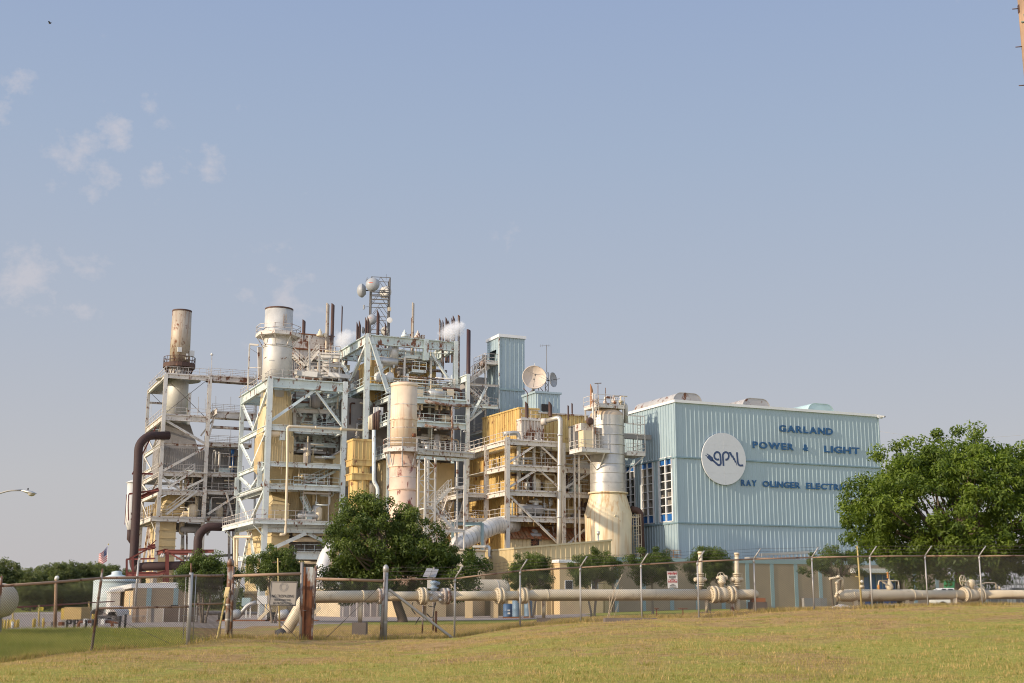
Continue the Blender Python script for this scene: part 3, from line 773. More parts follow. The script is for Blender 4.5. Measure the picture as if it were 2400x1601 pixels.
for u,vt in((1641,1293.5),(1726.5,1296)):
 Yq=YL(u);q=mpp(Yq);c=Vector(PL(u,1386))
 st=MB().tube([c,Vector(PL(u+.3,vt+4))],5.0*q,14).build("riser",PIPEM,PT)
 top=Vector(PL(u+.3,vt+4))
 MB().lathe(top,[(6.2*q,-1*q),(6.4*q,3*q),(5.6*q,4.5*q)],16).build("riser_cap",PIPEM,PT,parent=st)
 m=MB()
 for vv in(1345,1373):m.lathe(PL(u,vv),[(9*q,-1.6*q),(9*q,1.6*q)],16)
 for vv in(1350,1368):m.lathe(PL(u,vv),[(8.2*q,-1.2*q),(8.2*q,1.2*q)],16)
 m.lathe(PL(u,1359),[(5.5*q,-9*q),(8*q,-5*q),(8.5*q,0),(8*q,5*q),(5.5*q,9*q)],16)
 p=Vector(PL(u,1358.5));m.lathe(p,[(4.5*q,-15*q),(5.5*q,-10*q),(5*q,12*q),(4*q,16*q)],12,axis=axl)
 m.bar(p+axl*14*q,p+axl*15*q+Vector((0,0,14*q)),.03)
 m.build("plug_valve",PIPEM,PT,parent=st)
cx=Vector(PL(1017,1397.4));q=mpp(YL(1017))
o=MB().lathe(cx,[(10*q,-24*q),(12*q,-14*q),(13*q,0),(11*q,12*q),(10*q,24*q)],20,axis=axl).build("meter_body",RUSTW,PT)
m=MB()
for dx,dz,r in((-6,6,4.2),(-6,-7,4.2),(16,2,4.6),(16,-9,4.6)):
 m.lathe(cx+axl*dx*q+Vector((0,-12*q,dz*q)),[(r*q,-2*q),(r*q,4*q),(r*.5*q,6*q)],12,axis=(0,-1,0))
m.build("cover_plate",SILVERD,PT,parent=o)
m=MB().lathe(cx+Vector((0,0,12*q)),[(7*q,0),(7*q,4*q),(10*q,5*q),(10*q,8*q),(6*q,9*q),(6*q,14*q),(9*q,16*q),(9*q,21*q),(4*q,23*q)],16)
m.lathe(cx+Vector((0,0,29*q)),[(4.5*q,-4*q),(5*q,6*q),(3*q,14*q)],12,axis=axl)
m.build("actuator",BLUEV,PT,parent=o)
def support(u,vtop,Y,wpx,blk,label=None):
 c=W(u,vtop,Y);g=gz(c[0],c[1]);q=mpp(Y);h=blk*q
 MB().lathe((c[0],c[1],g),[(wpx*q/2,h),(wpx*q/2,c[2]-g)],14).build("support_leg",PIPEM,PT)
 if blk:MB().box(c[0]-15.5*q,c[0]+15.5*q,c[1]-.4,c[1]+.4,g-.3,g+h).build("footing",CONCD,PT)
support(845,1408,YL(845),10,31);support(1274,1406,YL(1274),8,9);support(1655,1404,YL(1655),7,5);support(1728,1404,YL(1728),13,0)
c=PL(1716,1405);MB().bar((c[0],c[1],gz(c[0],c[1])),c,8*mpp(66),.12).build("support_leg",RUSTW,PT)
def block(name,label,u,v0,v1,w,d,Y,mt,rot=0.,cat="concrete block"):
 p=W(u,v1,Y);x,y=p[0],p[1];g=gz(x,y);h=max(.1,W(u,v0,Y)[2]-g);m=MB()
 c,s=math.cos(rot),math.sin(rot)
 co=[(x+c*i*w/2-s*j*d/2,y+s*i*w/2+c*j*d/2)for i,j in((-1,-1),(1,-1),(1,1),(-1,1))]
 m.hexa([(*k,g-.25)for k in co],[(x+(k[0]-x)*.985,y+(k[1]-y)*.985,g+h)for k in co])
 return solo(name,label,cat,m,mt,(x,y,g),plant=False)
block("concrete_block","dark square concrete block topped by a rusty plate at the long pipeline's end",1776,1411,1434,.75,.7,66,CONCD,.3)
t_=W(1776,1411,66);solo("steel_plate","rusty steel plate lying on the concrete block at the pipeline end","steel plate",MB().box(t_[0]-.34,t_[0]+.34,t_[1]-.3,t_[1]+.3,t_[2]+.003,t_[2]+.2),RUSTY,(t_[0],t_[1],t_[2]),plant=False)
block("concrete_slab","long low concrete slab in the dry grass just in front of the barbed fence",1477,1450,1469,2.15,.8,53.5,CONCD,.04,"concrete slab")
for u,lb in((1539,"rusty T-shaped pipe stand left of two under the pipeline"),(1601,"rusty T-shaped pipe stand with a wide top plate, nearer the twin vent risers")):
 Y=60.5;p=W(u,1449,Y);g=gz(p[0],p[1]);zt=W(u,1427.5,Y)[2]
 t=thing("pipe_stand",lb,"pipe stand",(p[0],p[1],g),plant=False,group="rusty pipe stands")
 MB().bar((p[0],p[1],g-.05),(p[0],p[1],zt),.045).build("stand_post",RUSTY,t)
 w=.11 if u<1560 else.21
 MB().box(p[0]-w,p[0]+w,p[1]-.08,p[1]+.08,zt,zt+.035).build("top_plate",RUSTY,t)
Y=60.3;p=W(987,1470,Y);g=gz(p[0],p[1])
t=thing("control_cabinet","small tan control cabinet on a thin post with dangling cables beneath the metering valve","cabinet",(p[0],p[1],g),plant=False)
x0,x1=W(976,1430,Y)[0],W(999,1430,Y)[0];MB().box(x0,x1,Y-.15,Y+.15,W(987,1446,Y)[2],W(987,1420,Y)[2]).build("box",BRICK,t)
MB().tube([(W(991,1460,Y)[0],Y-.2,g-.1),(W(991,1460,Y)[0],Y-.2,W(991,1416,Y)[2])],.04,8).build("post",GALVR,t)
for i,(a,c_,b)in enumerate((((1003,1420),(1020,1424),(1024,1390)),((1000,1438),(1014,1452),(1020,1412)),((974,1440),(963,1426),(968,1412)),((984,1446),(976,1458),(974,1464)))):
 MB().tube(bend([W(*a,Y),W(*c_,Y),W(*b,Y)],.3,4),.022,6).build("cable",BLACKR,t)
t2=thing("solar_panel","tilted solar panel on a pale post above the pipeline, seen from behind","solar panel",(W(1013,1460,62)[0],62,gz(W(1013,1460,62)[0],62)),plant=False)
Y=62;a=[W(1000,1333,Y),W(1028,1335,Y+.3),W(1021,1353,Y-.5),W(991,1352,Y-.8)]
MB().hexa(a,[(x,y+.05,z+.03)for x,y,z in a]).build("panel",SOLAR,t2)
MB().bar(W(1012,1334,Y-.2),W(1005,1352,Y-.7),.05,.05).build("panel_rail",GALV,t2)
px_=W(1016,1360,Y);MB().tube([(px_[0],Y+.2,gz(px_[0],Y)),(px_[0],Y+.2,W(1016,1329,Y)[2])],.05,8).build("post",GALVR,t2)
MB().box(W(1001,1360,Y)[0],W(1012,1360,Y)[0],Y+.1,Y+.35,W(1006,1379,Y)[2],W(1006,1354,Y)[2]).build("electronics_box",SIGNW,t2)
p=W(1022,1462,60);solo("marker_post","short rusty marker post standing under the pipeline right of the control cabinet","post",MB().tube([(p[0],60,gz(p[0],60)-.1),(p[0],60,W(1022,1432,60)[2])],.05,8),RUSTY,(p[0],60,gz(p[0],60)),plant=False)
p=W(1290,1415,60);m=MB().tube(bend([W(1296,1417,60),W(1306,1398,60),W(1311,1372,60),W(1306,1345,60)],.5),.018,5);m.lathe(W(1295,1417,60),[(.02,-.05),(.13,-.02),(.13,.03),(.03,.06)],12)
b0=W(1423,1452,57.2);w_=thing("dry_weed","tall dead dry weed stalks standing behind the fence beside the concrete slab","weed",(b0[0],b0[1],gz(b0[0],b0[1])),plant=False);m=MB()
for pts_,r in(([(1423,1453),(1430,1420),(1443,1378),(1456,1352),(1458,1345)],.022),([(1424,1452),(1440,1408),(1452,1385),(1459,1374)],.018),([(1430,1450),(1428,1420),(1429,1396),(1434,1383)],.016),([(1429,1396),(1423,1403)],.016),([(1436,1447),(1446,1424),(1449,1414)],.012),([(1430,1425),(1438,1384),(1443,1368)],.014),([(1441,1372),(1450,1362)],.01),([(1443,1440),(1450,1418)],.009)):
 pp=[Vector(W(u,v,57.2))for u,v in pts_];
 if pts_[0][1]>1446:pp[0].z=gz(pp[0].x,pp[0].y)-.03
 m.tube(pp,[r*(1-.6*k/(len(pp)-1))for k in range(len(pp))],5)
m.build("stalks",DRYW,w_);
# --- right line
YR=67.5
def PR(u,v,d=0):return W(u,v,YR+(u-1965)*.012+d)
q=mpp(69);axr=(Vector(PR(2400,1395))-Vector(PR(1965,1395))).normalized()
RT=thing("gas_pipeline","cream pipeline with a domed end cap, starting at the pale gravel heap","pipeline",(*PR(1985,1425)[:2],gz(*PR(1985,1425)[:2])),plant=False)
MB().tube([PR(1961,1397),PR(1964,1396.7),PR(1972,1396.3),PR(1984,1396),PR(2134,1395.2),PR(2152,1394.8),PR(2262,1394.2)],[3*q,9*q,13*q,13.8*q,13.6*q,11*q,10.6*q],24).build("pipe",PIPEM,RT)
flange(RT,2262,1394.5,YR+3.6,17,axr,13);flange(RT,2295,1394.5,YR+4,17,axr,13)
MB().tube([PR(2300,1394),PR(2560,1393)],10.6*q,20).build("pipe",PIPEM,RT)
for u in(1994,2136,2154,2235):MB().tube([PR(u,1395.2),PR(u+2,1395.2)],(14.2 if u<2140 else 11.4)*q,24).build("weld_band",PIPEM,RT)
vb=Vector(PR(2278,1395));o=MB().lathe(vb,[(10*q,-13*q),(13.5*q,-9*q),(15.5*q,0),(13.5*q,9*q),(10*q,13*q)],24,axis=axr).build("ball_valve",PIPEM,RT)
m=MB().lathe(vb,[(6*q,12*q),(6*q,20*q),(9*q,22*q),(9*q,33*q),(7*q,36*q),(2*q,37*q)],16);m.tube([vb+Vector((0,0,29*q)),vb+axr*-24*q+Vector((0,-.1,33*q))],1.4*q,8);m.build("bonnet",PIPEM,RT,parent=o)
wheel_mb(MB(),Vector(PR(2257,1362)),(.62,-.75,.1),13.5*q,.03,6).build("hand_wheel",PIPEM,RT,parent=o)
v2=Vector(PR(2085,1383));m=MB().lathe(v2,[(7*q,-2*q),(7.5*q,3*q),(9*q,6*q),(9*q,9*q),(5*q,17*q),(4*q,20*q),(2.2*q,21*q),(2.2*q,36*q)],16)
o=m.build("gate_valve",PIPEM,RT);wheel_mb(MB(),v2+axr*-13*q+Vector((0,0,16*q)),(.5,-.3,.8),10*q,.022,5).build("hand_wheel",PIPEM,RT,parent=o)
m=MB()
m.lathe(PR(2081,1355),[(2.8*q,-.5*q),(2.8*q,2*q),(1.7*q,2.2*q),(1.7*q,4.5*q),(2.9*q,4.7*q),(2.9*q,7*q),(1.7*q,7.3*q),(1.7*q,10*q),(2.8*q,10.3*q),(2.6*q,13.5*q)],12)
m.build("orange_nipple",mat("orange_fitting",(.60,.27,.06),.6),RT,parent=o)
for u in(2059,2106):
 MB().tube(bend([PR(u,1386),PR(u,1361),PR(2081,1361)],.15),1.7*q,8).build("bypass_pipe",PIPEM,RT)
 MB().lathe(PR(u,1376),[(1.7*q,-5*q),(3.4*q,-3*q),(2.2*q,0),(3.4*q,3*q),(1.7*q,5*q)],12).build("small_valve",mat("orange_fitting",(.60,.27,.06),.6)if u==2059 else PIPEM,RT)
for pts_ in([(1975,1384),(1975,1358),(1968,1353),(1944,1356.5)],[(1964,1410),(1961,1380),(1961,1362),(1972,1356)],[(1957,1398),(1967,1394)],[(1966,1350),(1966,1357)]):
 MB().tube(bend([PR(u,v,-.3)for u,v in pts_],.18),2.6*q,10).build("manifold_pipe",PIPEM,RT)
for u,v in((1961,1366),(1962,1392),(1965,1352)):MB().lathe(PR(u,v,-.3),[(2.6*q,-3.4*q),(4.4*q,-2*q),(4.4*q,2*q),(2.6*q,3.4*q)],12).build("manifold_flange",PIPEM,RT)
for u in(2003,2123,2235):
 c=PR(u,1402);g=gz(c[0],c[1]);MB().box(c[0]-5*q,c[0]+5*q,c[1]-.2,c[1]+.2,g-.05,c[2]).build("saddle",PIPEM,RT)
MB().tube(bend([PR(2282,1373),PR(2310,1366),PR(2334,1366),PR(2335,1384)],.15),1.3*q,8).build("bypass_pipe",PIPEM,RT)
for u in(2305,2342):MB().lathe(PR(u,1378),[(1.5*q,-4*q),(3*q,-2*q),(3*q,2*q),(1.5*q,4*q)],12).build("small_valve",PIPEM,RT)
def heap(u,v,w,h,Y,lb):
 p=W(u,v,Y);g=gz(p[0],p[1]);m=MB();n=26;V=[(p[0],p[1],g+h)];Fc=[]
 for r,k in((.3,.8),(.6,.42),(.85,.14),(1.05,-.1)):
  for j in range(n):
   t=2*math.pi*j/n;e=1+.12*math.sin(3*t+r)+rnd.uniform(-.05,.05)
   V.append((p[0]+w*r*e*math.cos(t),p[1]+w*.6*r*e*math.sin(t),g+h*(k+rnd.uniform(-.05,.05))))
 for j in range(n):Fc.append((0,1+j,1+(j+1)%n))
 for i in range(3):
  for j in range(n):Fc.append((1+i*n+j,1+(i+1)*n+j,1+(i+1)*n+(j+1)%n,1+i*n+(j+1)%n))
 m.add(V,Fc,True);solo("gravel_heap",lb,"gravel heap",m,GRAV,(p[0],p[1],g),plant=False)
heap(1972,1422,.85,.28,66.2,"pale gravel heap under the domed end of the right pipeline")
heap(2092,1418,1.1,.10,66.8,"low spread of pale gravel beneath the middle of the right pipeline")
p0,p1=W(2018,1390,66.5),W(2009,1279,66.5);p0=(p0[0],p0[1],gz(p0[0],p0[1]))
t=thing("vent_pole","tall thin cream vent pole leaning beside the right pipeline","pole",p0,plant=False)
MB().tube([p0,p1],[.055,.04],8).build("pole_tube",PLANK,t);MB().bar(W(2005,1351,66.5),W(2013,1351,66.5),.05).build("cross_handle",PLANK,t)
MB().lathe(W(2020,1363,66.4),[(.0,-.07),(.08,-.04),(.08,.05),(.02,.08)],12,axis=(0,-1,0)).build("gauge",SIGNW,t);MB().lathe(W(2020,1375,66.4),[(.07,-.1),(.09,0),(.05,.12)],10,axis=(1,0,0)).build("valve",PIPEM,t)
p=W(657,1449,66);t=thing("antenna_pole","thin pale pole with a small cross aerial behind the no trespassing sign","pole",(p[0],p[1],gz(p[0],p[1])),plant=False)
MB().tube([(p[0],p[1],gz(p[0],p[1])),W(651,1308,66)],[.045,.035],6).build("pole_tube",PLANK,t);MB().bar(W(639,1318,66),W(658,1316.5,66),.03).build("cross_arm",GALVR,t)
# ------------ turbine hall with the sign wall
aR,_=onB(2056,974,0);zT=onB(1582,937,0)[1]-.32
zB1=onB(1586,1071,0)[1];zB2=onB(1594,1225,0)[1];zG=.3;DEEP=78.0
H=thing("turbine_hall","tall pale blue ribbed metal hall with big blue lettering and three curved roof vents","building",(0,0,zG))
m=MB()
for z0,z1 in((zG,zB2),(zB2,zB1),(zB1,zT)):m.ribs((0,0),(aR,0),z0,z1,.60,.032,(0,-1),share=.28)
m.build("front_wall",BLUES,H)
wv0,wv1=1077,1226
wins=[(onA(1576.5,1150,0)[0],onA(1546,1150,0)[0]),(onA(1532,1150,0)[0],onA(1504.5,1150,0)[0]),(onA(1489,1150,0)[0],onA(1467,1150,0)[0])]
wz1=onA(1562,1072,0)[1];wz0=zB2+.25
m=MB();m.ribs((0,DEEP),(0,0),zG,zB2,.62,.10,(-1,0));m.ribs((0,DEEP),(0,0),zB1,zT,.62,.10,(-1,0))
cuts=[0.0]+[x for w in wins for x in sorted(w)]+[DEEP]
for i in range(0,len(cuts),2):
 if cuts[i+1]-cuts[i]>.1:m.ribs((0,cuts[i+1]),(0,cuts[i]),zB2,zB1,.62,.10,(-1,0))
for w in wins:
 b0,b1=sorted(w);m.box(-.02,.3,b0,b1,zB2,wz0);m.box(-.02,.3,b0,b1,wz1,zB1)
m.build("side_wall",BLUES,H)
for wi,w in enumerate(wins):
 b0,b1=sorted(w);n=8;hh=(wz1-wz0)/n
 m=MB();bc=(b0+b1)/2
 for bb,t in((b0,.14),(bc,.11),(b1,.14)):m.box(-.10,.12,bb-t,bb+t,wz0,wz1)
 for k in range(n+1):m.box(-.07,.10,b0+.15,b1-.15,wz0+k*hh-.05,wz0+k*hh+.05)
 fr=m.build("window",FRAMEW,H)
 for side,(x0,x1)in enumerate(((b0,bc),(bc,b1))):
  MB().box(.06,.09,x0+.05,x1-.05,wz0,wz0+hh).build("blue_panel",BLUEP,H,parent=fr)
  MB().box(.06,.09,x0+.05,x1-.05,wz1-hh,wz1).build("blue_panel",BLUEP,H,parent=fr)
  MB().box(.06,.09,x0+.05,x1-.05,wz0+hh,wz1-hh).build("pane",GLASS if wi!=1 else GLASSD,H,parent=fr)
  for k in((2,3)if wi==0 else()):
   if(k+side)%2==0 or k==3:MB().box(.05,.058,x0+.2,x1-.25,wz0+k*hh+.1,wz0+(k+.62-.25*side)*hh).build("broken_blind",GLASSD,H,parent=fr)
for zz in(zB1,zB2):
 m=MB().box(-.16,aR,-.16,-.0,zz-.10,zz+.06);m.build("band",BANDM,H)
 MB().box(-.16,-.0,.0,DEEP,zz-.10,zz+.06).build("band",BANDM,H)
m=MB().box(-.12,.0,-.12,0,zG,zT);m.build("corner_trim",BLUES,H)
MB().box(aR-.02,aR+.14,-.14,.1,zG,zT).build("corner_trim",BLUES,H)
MB().box(-.22,aR+.2,-.22,.3,zT,zT+.32).build("parapet_trim",TRIMW,H)
MB().box(-.22,.3,.3,DEEP,zT,zT+.32).build("parapet_trim",TRIMW,H)
MB().box(aR-.1,aR+.2,.3,DEEP,zT,zT+.32).build("parapet_trim",BLUET,H)
MB().box(.3,aR-.1,.3,DEEP,zT-.1,zT+.05).build("roof",CONC,H)
MB().box(aR-.3,aR,.1,DEEP,zG,zT-.1).build("side_wall",BLUES,H)
MB().box(0.2,aR-.3,DEEP-.3,DEEP,zG,zT-.1).build("rear_wall",BLUES,H)
MB().box(aR-.1,aR+.7,-.3,.0,zT-.15,zT+.2).build("gutter_end",TRIMW,H)
for(u0,u1,vt,bb,L,mt)in((1577.6,1644.4,920,1.2,9.5,'a'),(1740,1804,932.8,1.2,9.5,'a'),(1893,1954,945,1.2,9.5,'b')):
 a0=onB(u0,vt+12,bb)[0];a1=onB(u1,vt+14,bb)[0];zt=onB((u0+u1)/2-12,vt+.5,bb)[1]
 rr=min(1.15,(a1-a0)/2);z0=zT+.05;pr=[(a0,z0)]
 for k in range(9):t=math.pi-k*math.pi/16;pr.append((a0+rr+rr*math.cos(t),zt-rr+rr*math.sin(t)))
 for k in range(9):t=math.pi/2-k*math.pi/16;pr.append((a1-rr+rr*math.cos(t),zt-rr+rr*math.sin(t)))
 pr.append((a1,z0));n=len(pr)
 MV=mat("vent_zinc" if mt=='a' else "vent_aqua",(.46,.44,.41)if mt=='a' else(.46,.60,.58),.5,metal=.2,rust=.5 if mt=='a' else.22,streak=.3,rscale=1.1)
 o=MB().hexa([(p[0],bb,p[1])for p in pr],[(p[0],bb+L,p[1])for p in pr]).build("roof_vent",MV,H)
 m=MB()
 for k in range(n-1):m.bar((pr[k][0],bb-.03,pr[k][1]),(pr[k+1][0],bb-.03,pr[k+1][1]),.07)
 m.build("vent_rim",MV,H,parent=o)
def word(s,u0,v0,u1,hpx,gap=.16):
 a0,z0=onB(u0,v0,-.2);a1,_=onB(u1,v0,-.2);h=hpx*.0512
 gl=[]
 for ch in s:
  V,Fc=text_mb(ch,1.0,.036,.5);xs_=[p[0]for p in V];ys_=[p[1]for p in V];gl.append((V,Fc,min(xs_),max(xs_),min(ys_),max(ys_)))
 tw=sum(g[3]-g[2]for g in gl);k=(a1-a0)/(tw+gap*tw*(len(s)-1)/len(s))if len(s)>1 else h/.72
 x=a0;g_=gap*tw*k/len(s)
 for V,Fc,x0,x1,y0,y1 in gl:
  sy=h/(y1-y0)
  MB().add([(x+(p[0]-x0)*k,-.10-(p[2]+.5)*.05,z0+(p[1]-y0)*sy)for p in V],Fc).build("letter",LETTER,H)
  x+=(x1-x0)*k+g_
word("GARLAND",1827.5,1011.5,1953,16.6);word("POWER",1765.5,1050,1861.5,16.2);word("&",1883.5,1056.5,1897,16);word("LIGHT",1933,1060,2016,16.5)
word("RAY",1738.5,1138.5,1774.5,14.5);word("OLINGER",1788.5,1141,1877,14.6);word("ELECTRIC",1890.5,1145.5,1989,14.6)
SEAM=mat("disc_seam",(.60,.60,.59),.6)
ca,cz=onB(1697.2,1075.3,-.3);rad=(onB(1697,1014.5,-.3)[1]-onB(1697,1136,-.3)[1])/2;rw=(onB(1748.3,1075,-.3)[0]-onB(1645.8,1075,-.3)[0])/2
V=[];n=64
for bb in(-.12,-.30):
 for k in range(n):t=2*math.pi*k/n;V.append((ca+rw*math.cos(t),bb,cz+rad*math.sin(t)))
dsc=MB().add(V,[tuple(range(n-1,-1,-1)),tuple(range(n,2*n))]+[(i,(i+1)%n,n+(i+1)%n,n+i)for i in range(n)]).build("emblem_disc",DISC,H)
for zz_ in(-.55,-.04,.52):w_=rw*math.sqrt(1-zz_**2);MB().box(ca-w_,ca+w_,-.304,-.299,cz+zz_*rad-.012,cz+zz_*rad+.012).build("panel_seam",SEAM,H,parent=dsc)
MB().box(ca-.012,ca+.012,-.3045,-.2995,cz-rad,cz+rad).build("panel_seam",SEAM,H,parent=dsc)
def LG(x,y):return((x-688)/613*rw+ca,-.312,(788-y+.085*(x-688))/733*rad+cz)
def ribbon(pts,w,mbx):
 P=[Vector(LG(*p))for p in pts];L,Rr=[],[]
 for i,p in enumerate(P):
  d=(P[min(i+1,len(P)-1)]-P[max(i-1,0)]);d.y=0;d.normalize();nn=Vector((-d.z,0,d.x))*(w/613*rw/2)
  L.append(p+nn);Rr.append(p-nn)
 mbx.add(L+Rr,[(i,i+1,len(P)+i+1,len(P)+i)for i in range(len(P)-1)])
def arc(cx,cy,rx,ry,t0,t1,k=14):return[(cx+rx*math.cos(R(t0+(t1-t0)*i/k)),cy-ry*math.sin(R(t0+(t1-t0)*i/k)))for i in range(k+1)]
m=MB()
ribbon([(548,800),(500,808)]+arc(497,700,84,106,268,180)[1:]+arc(497,700,84,106,180,0)[1:]+[(588,760),(592,880)]+arc(535,895,57,70,0,-120)[1:]+[(350,800)],48,m);m.build("logo_letter_g",NAVY,H,parent=dsc)
m=MB();ribbon([(664,988),(652,700)]+arc(736,700,84,95,180,0)[1:]+arc(745,715,74,100,0,-110)[1:],48,m);m.build("logo_letter_p",NAVY,H,parent=dsc)
m=MB();ribbon([(1052,615),(1065,860)]+arc(1140,890,70,105,180,265,8)+[(1220,993)],48,m);m.build("logo_letter_l",NAVY,H,parent=dsc)
def flat(pts,name):MB().poly([LG(*p)for p in pts][::-1]).build(name,NAVY,H,parent=dsc)
flat([(815,600),(885,605),(925,705),(945,700),(968,775),(985,770),(1005,855),(1022,850),(1047,1020),(1003,905),(985,908),(958,828),(942,832),(920,762),(905,768)],"logo_bolt")
m=MB();m.poly([LG(*p)for p in((270,652),(375,748),(378,800),(400,830),(360,850),(318,853),(208,740))][::-1])
for a,b in(((205,628),(255,672)),((172,668),(222,712))):ribbon([a,b],22,m)
m.build("logo_plug",NAVY,H,parent=dsc)
MB().box(aR+.0,aR+.05,-.05,.0,zT-.6,zT-.5)
# ------------ long low block building in front
b0=-5.0;aL,_=onB(1435,1330,b0);aE,_=onB(2222,1350,b0);zW=onB(1600,1311,b0)[1];zW0=0.0
LB=thing("office_block","long single-storey tan block building with pale blue pilasters, in front of the blue hall","building",(aL,b0,zW0))
e0,e1=onB(2026,1380,b0)[0],onB(2117,1380,b0)[0];ez=onB(2060,1346,b0)[1]
m=MB();m.box(aL,e0,b0,b0+.3,zW0,zW);m.box(e1,aE,b0,b0+.3,zW0,zW);m.box(e0,e1,b0,b0+.3,ez,zW)
m.box(aL,aL+.3,b0+.3,.6,zW0,zW);m.box(aE-.3,aE,b0+.3,12,zW0,zW);m.box(aR,aE-.3,11.7,12,zW0,zW)
m.build("wall",BRICK,LB)
MB().box(aL-.05,aE+.05,b0-.08,b0,zW-.35,zW+.12).build("blue_fascia",BLUET,LB)
MB().box(aL,aE,b0,-.3,zW+.003,zW+.1).build("roof",CONC,LB);MB().box(aR+.3,aE,-.3,12,zW+.003,zW+.1).build("roof",CONC,LB)
for u in(1444.5,1508,1574,1634,1694,1752,1810,1866,1923,2144,2196):
 a=onB(u,1370,b0)[0];MB().box(a-.25,a+.25,b0-.05,b0,zW0,zW-.35).build("pilaster",BLUET,LB)
MB().box(e0,e1,b0+1.4,b0+1.6,zW0,ez).build("entrance_wall",BLUEP,LB)
m=MB()
for k in range(7):x=e0+(e1-e0)*k/6;m.box(x-.04,x+.04,b0+1.32,b0+1.4,.5,ez)
m.box(e0,e1,b0+1.33,b0+1.395,2.9,3.0);dr=m.build("door_frame",BLUET,LB)
for k in(2,3):x=e0+(e1-e0)*k/6;MB().box(x+.1,x+(e1-e0)/6-.1,b0+1.36,b0+1.39,.7,2.8).build("door_pane",GLASS,LB,parent=dr)
c0,c1=onB(2018,1338,b0-2)[0],onB(2136,1338,b0-2)[0];cz0,cz1=onB(2070,1343,b0-2)[1],onB(2070,1333,b0-2)[1]
MB().box(c0,c1,b0-2,b0-.09,cz0,cz1).build("canopy",TRIMW,LB)
m=MB()
for k in range(22):x=c0+(c1-c0)*(k+.3)/22;m.box(x,x+.14,b0-2.06,b0-2.0,cz0+.05,cz1)
m.build("canopy_rib",SIGNW,LB)
MB().box(onB(1877,1400,b0)[0],onB(1930,1400,b0)[0],b0-.6,b0-.12,.2,onB(1900,1402,b0)[1]).build("planter",GREY,LB)
r_=thing("roof_guard_rail","small rust-orange guard rail on the low roof at the hall corner","guard rail",PB(1565,1308,-3))
a0,a1=onB(1562,1304,-3)[0],onB(1596,1304,-3)[0];railing(r_,[(a0,-3,zW+.1),(a1,-3,zW+.1),(a1,-.5,zW+.1)],mat("orange_rail",(.50,.28,.14),.6,rust=.5),1.0,.8,.04)
br=thing("cable_ladder","white cable ladder bridge raised on short legs along the low roof","cable ladder",(onB(1780,1306,-4)[0],-4,zW))
q0,q1=PB(1785,1300,-4),PB(1896,1294.5,-4)
m=MB();m.bar(q0,q1,.1,.28);m.bar((q0[0],q0[1]+.5,q0[2]),(q1[0],q1[1]+.5,q1[2]),.1,.28);m.build("ladder_rail",GALV,br)
m=MB()
for k in range(13):x=lerp(q0,q1,k/12);m.bar(x,(x[0],x[1],zW+.1),.07)
m.build("leg",GALV,br);MB().bar(q1,(q1[0]+.05,q1[1],zW+.1),.14).build("end_post",GALV,br)
MB().box(onB(1752,1307,-4)[0],onB(1800,1307,-4)[0],-4.4,-3.4,zW+.1,zW+.42).build("end_tray",GALV,br)
s=PB(2061,974.5,-.5);st=thing("security_camera","small white security camera at the far roof corner of the blue hall","camera",(aR+.25,-.4,zT))
MB().bar((aR+.2,-.35,zT+.1),(aR+.65,-.55,zT+.05),.16).build("housing",SIGNW,st);MB().lathe((aR+.7,-.57,zT+.02),[(.1,-.06),(.1,.08)],10,axis=(1,-.3,0)).build("lens",INK,st)
P,Q=Vector(p2w(aR+.1,0,onB(2057,1011,0)[1])),Vector(W(2640,975,150));m=MB()
cat_=[P.lerp(Q,k/16)-Vector((0,0,1.6*4*(k/16)*(1-k/16)))for k in range(17)];m.tube(cat_,.014,5)
solo("overhead_wire","thin overhead wire strung from the blue hall over the big tree","wire",m,GALV,tuple(P),plant=False)
# ------------ tan mono-pitch shed left of it
bS=-9.0;s0,zs0=onB(1205,1287,bS);s1,zs1=onB(1432,1267.6,bS);bE,zsL=onA(1133,1297,s0)
SH=thing("metal_shed","tan ribbed metal shed with a sloping top edge, behind the round evergreen trees","building",(s0,bS,0))
m=MB().ribs((s0,bS),(s1,bS),0,zs0,.55,.06,(0,-1),z1b=zs1);m.ribs((s0,bE),(s0,bS),0,zs0,.34,.05,(-1,0));m.box(s1-.2,s1,bS+.05,bE,0,zs1-.1)
m.build("wall",SHED,SH)
MB().hexa([(s0-.1,bS-.12,zs0-.02),(s1+.1,bS-.12,zs1-.02),(s1+.1,bE,zs1-.02),(s0-.1,bE,zs0-.02)],[(s0-.1,bS-.12,zs0+.16),(s1+.1,bS-.12,zs1+.16),(s1+.1,bE,zs1+.16),(s0-.1,bE,zs0+.16)]).build("roof",mat("tan_roof_trim",(.45,.38,.23),.5),SH)
pw=PA(1146,1290,s0-.3);pts=[PA(1110,1288,s0-.2),PA(1110,1281,s0-.2),PA(1147,1281,s0-.2),PA(1147,1302,s0-.2),PA(1151,1305,s0-.2)]
pp=thing("silver_pipe","small silver pipe bent over the edge of the tan shed beside the round cream tank","pipe",(pts[0][0],pts[0][1],pts[0][2]))
a_,b_=s0-.35,0
MB().tube(bend([(s0-.3,onA(u,v,s0-.3)[0],onA(u,v,s0-.3)[1])for u,v in((1109,1292),(1109,1281.5),(1147,1281.5),(1147,1303),(1150,1306))],.3),.16,10).build("pipe",SILVERD,pp)
MB().tube([(s0-.2,onA(1151,1306,s0-.2)[0],onA(1151,1306,s0-.2)[1]),(s0-.2,onA(1151,1306,s0-.2)[0],.3)],.04,6).build("drain_pipe",SHED,pp)
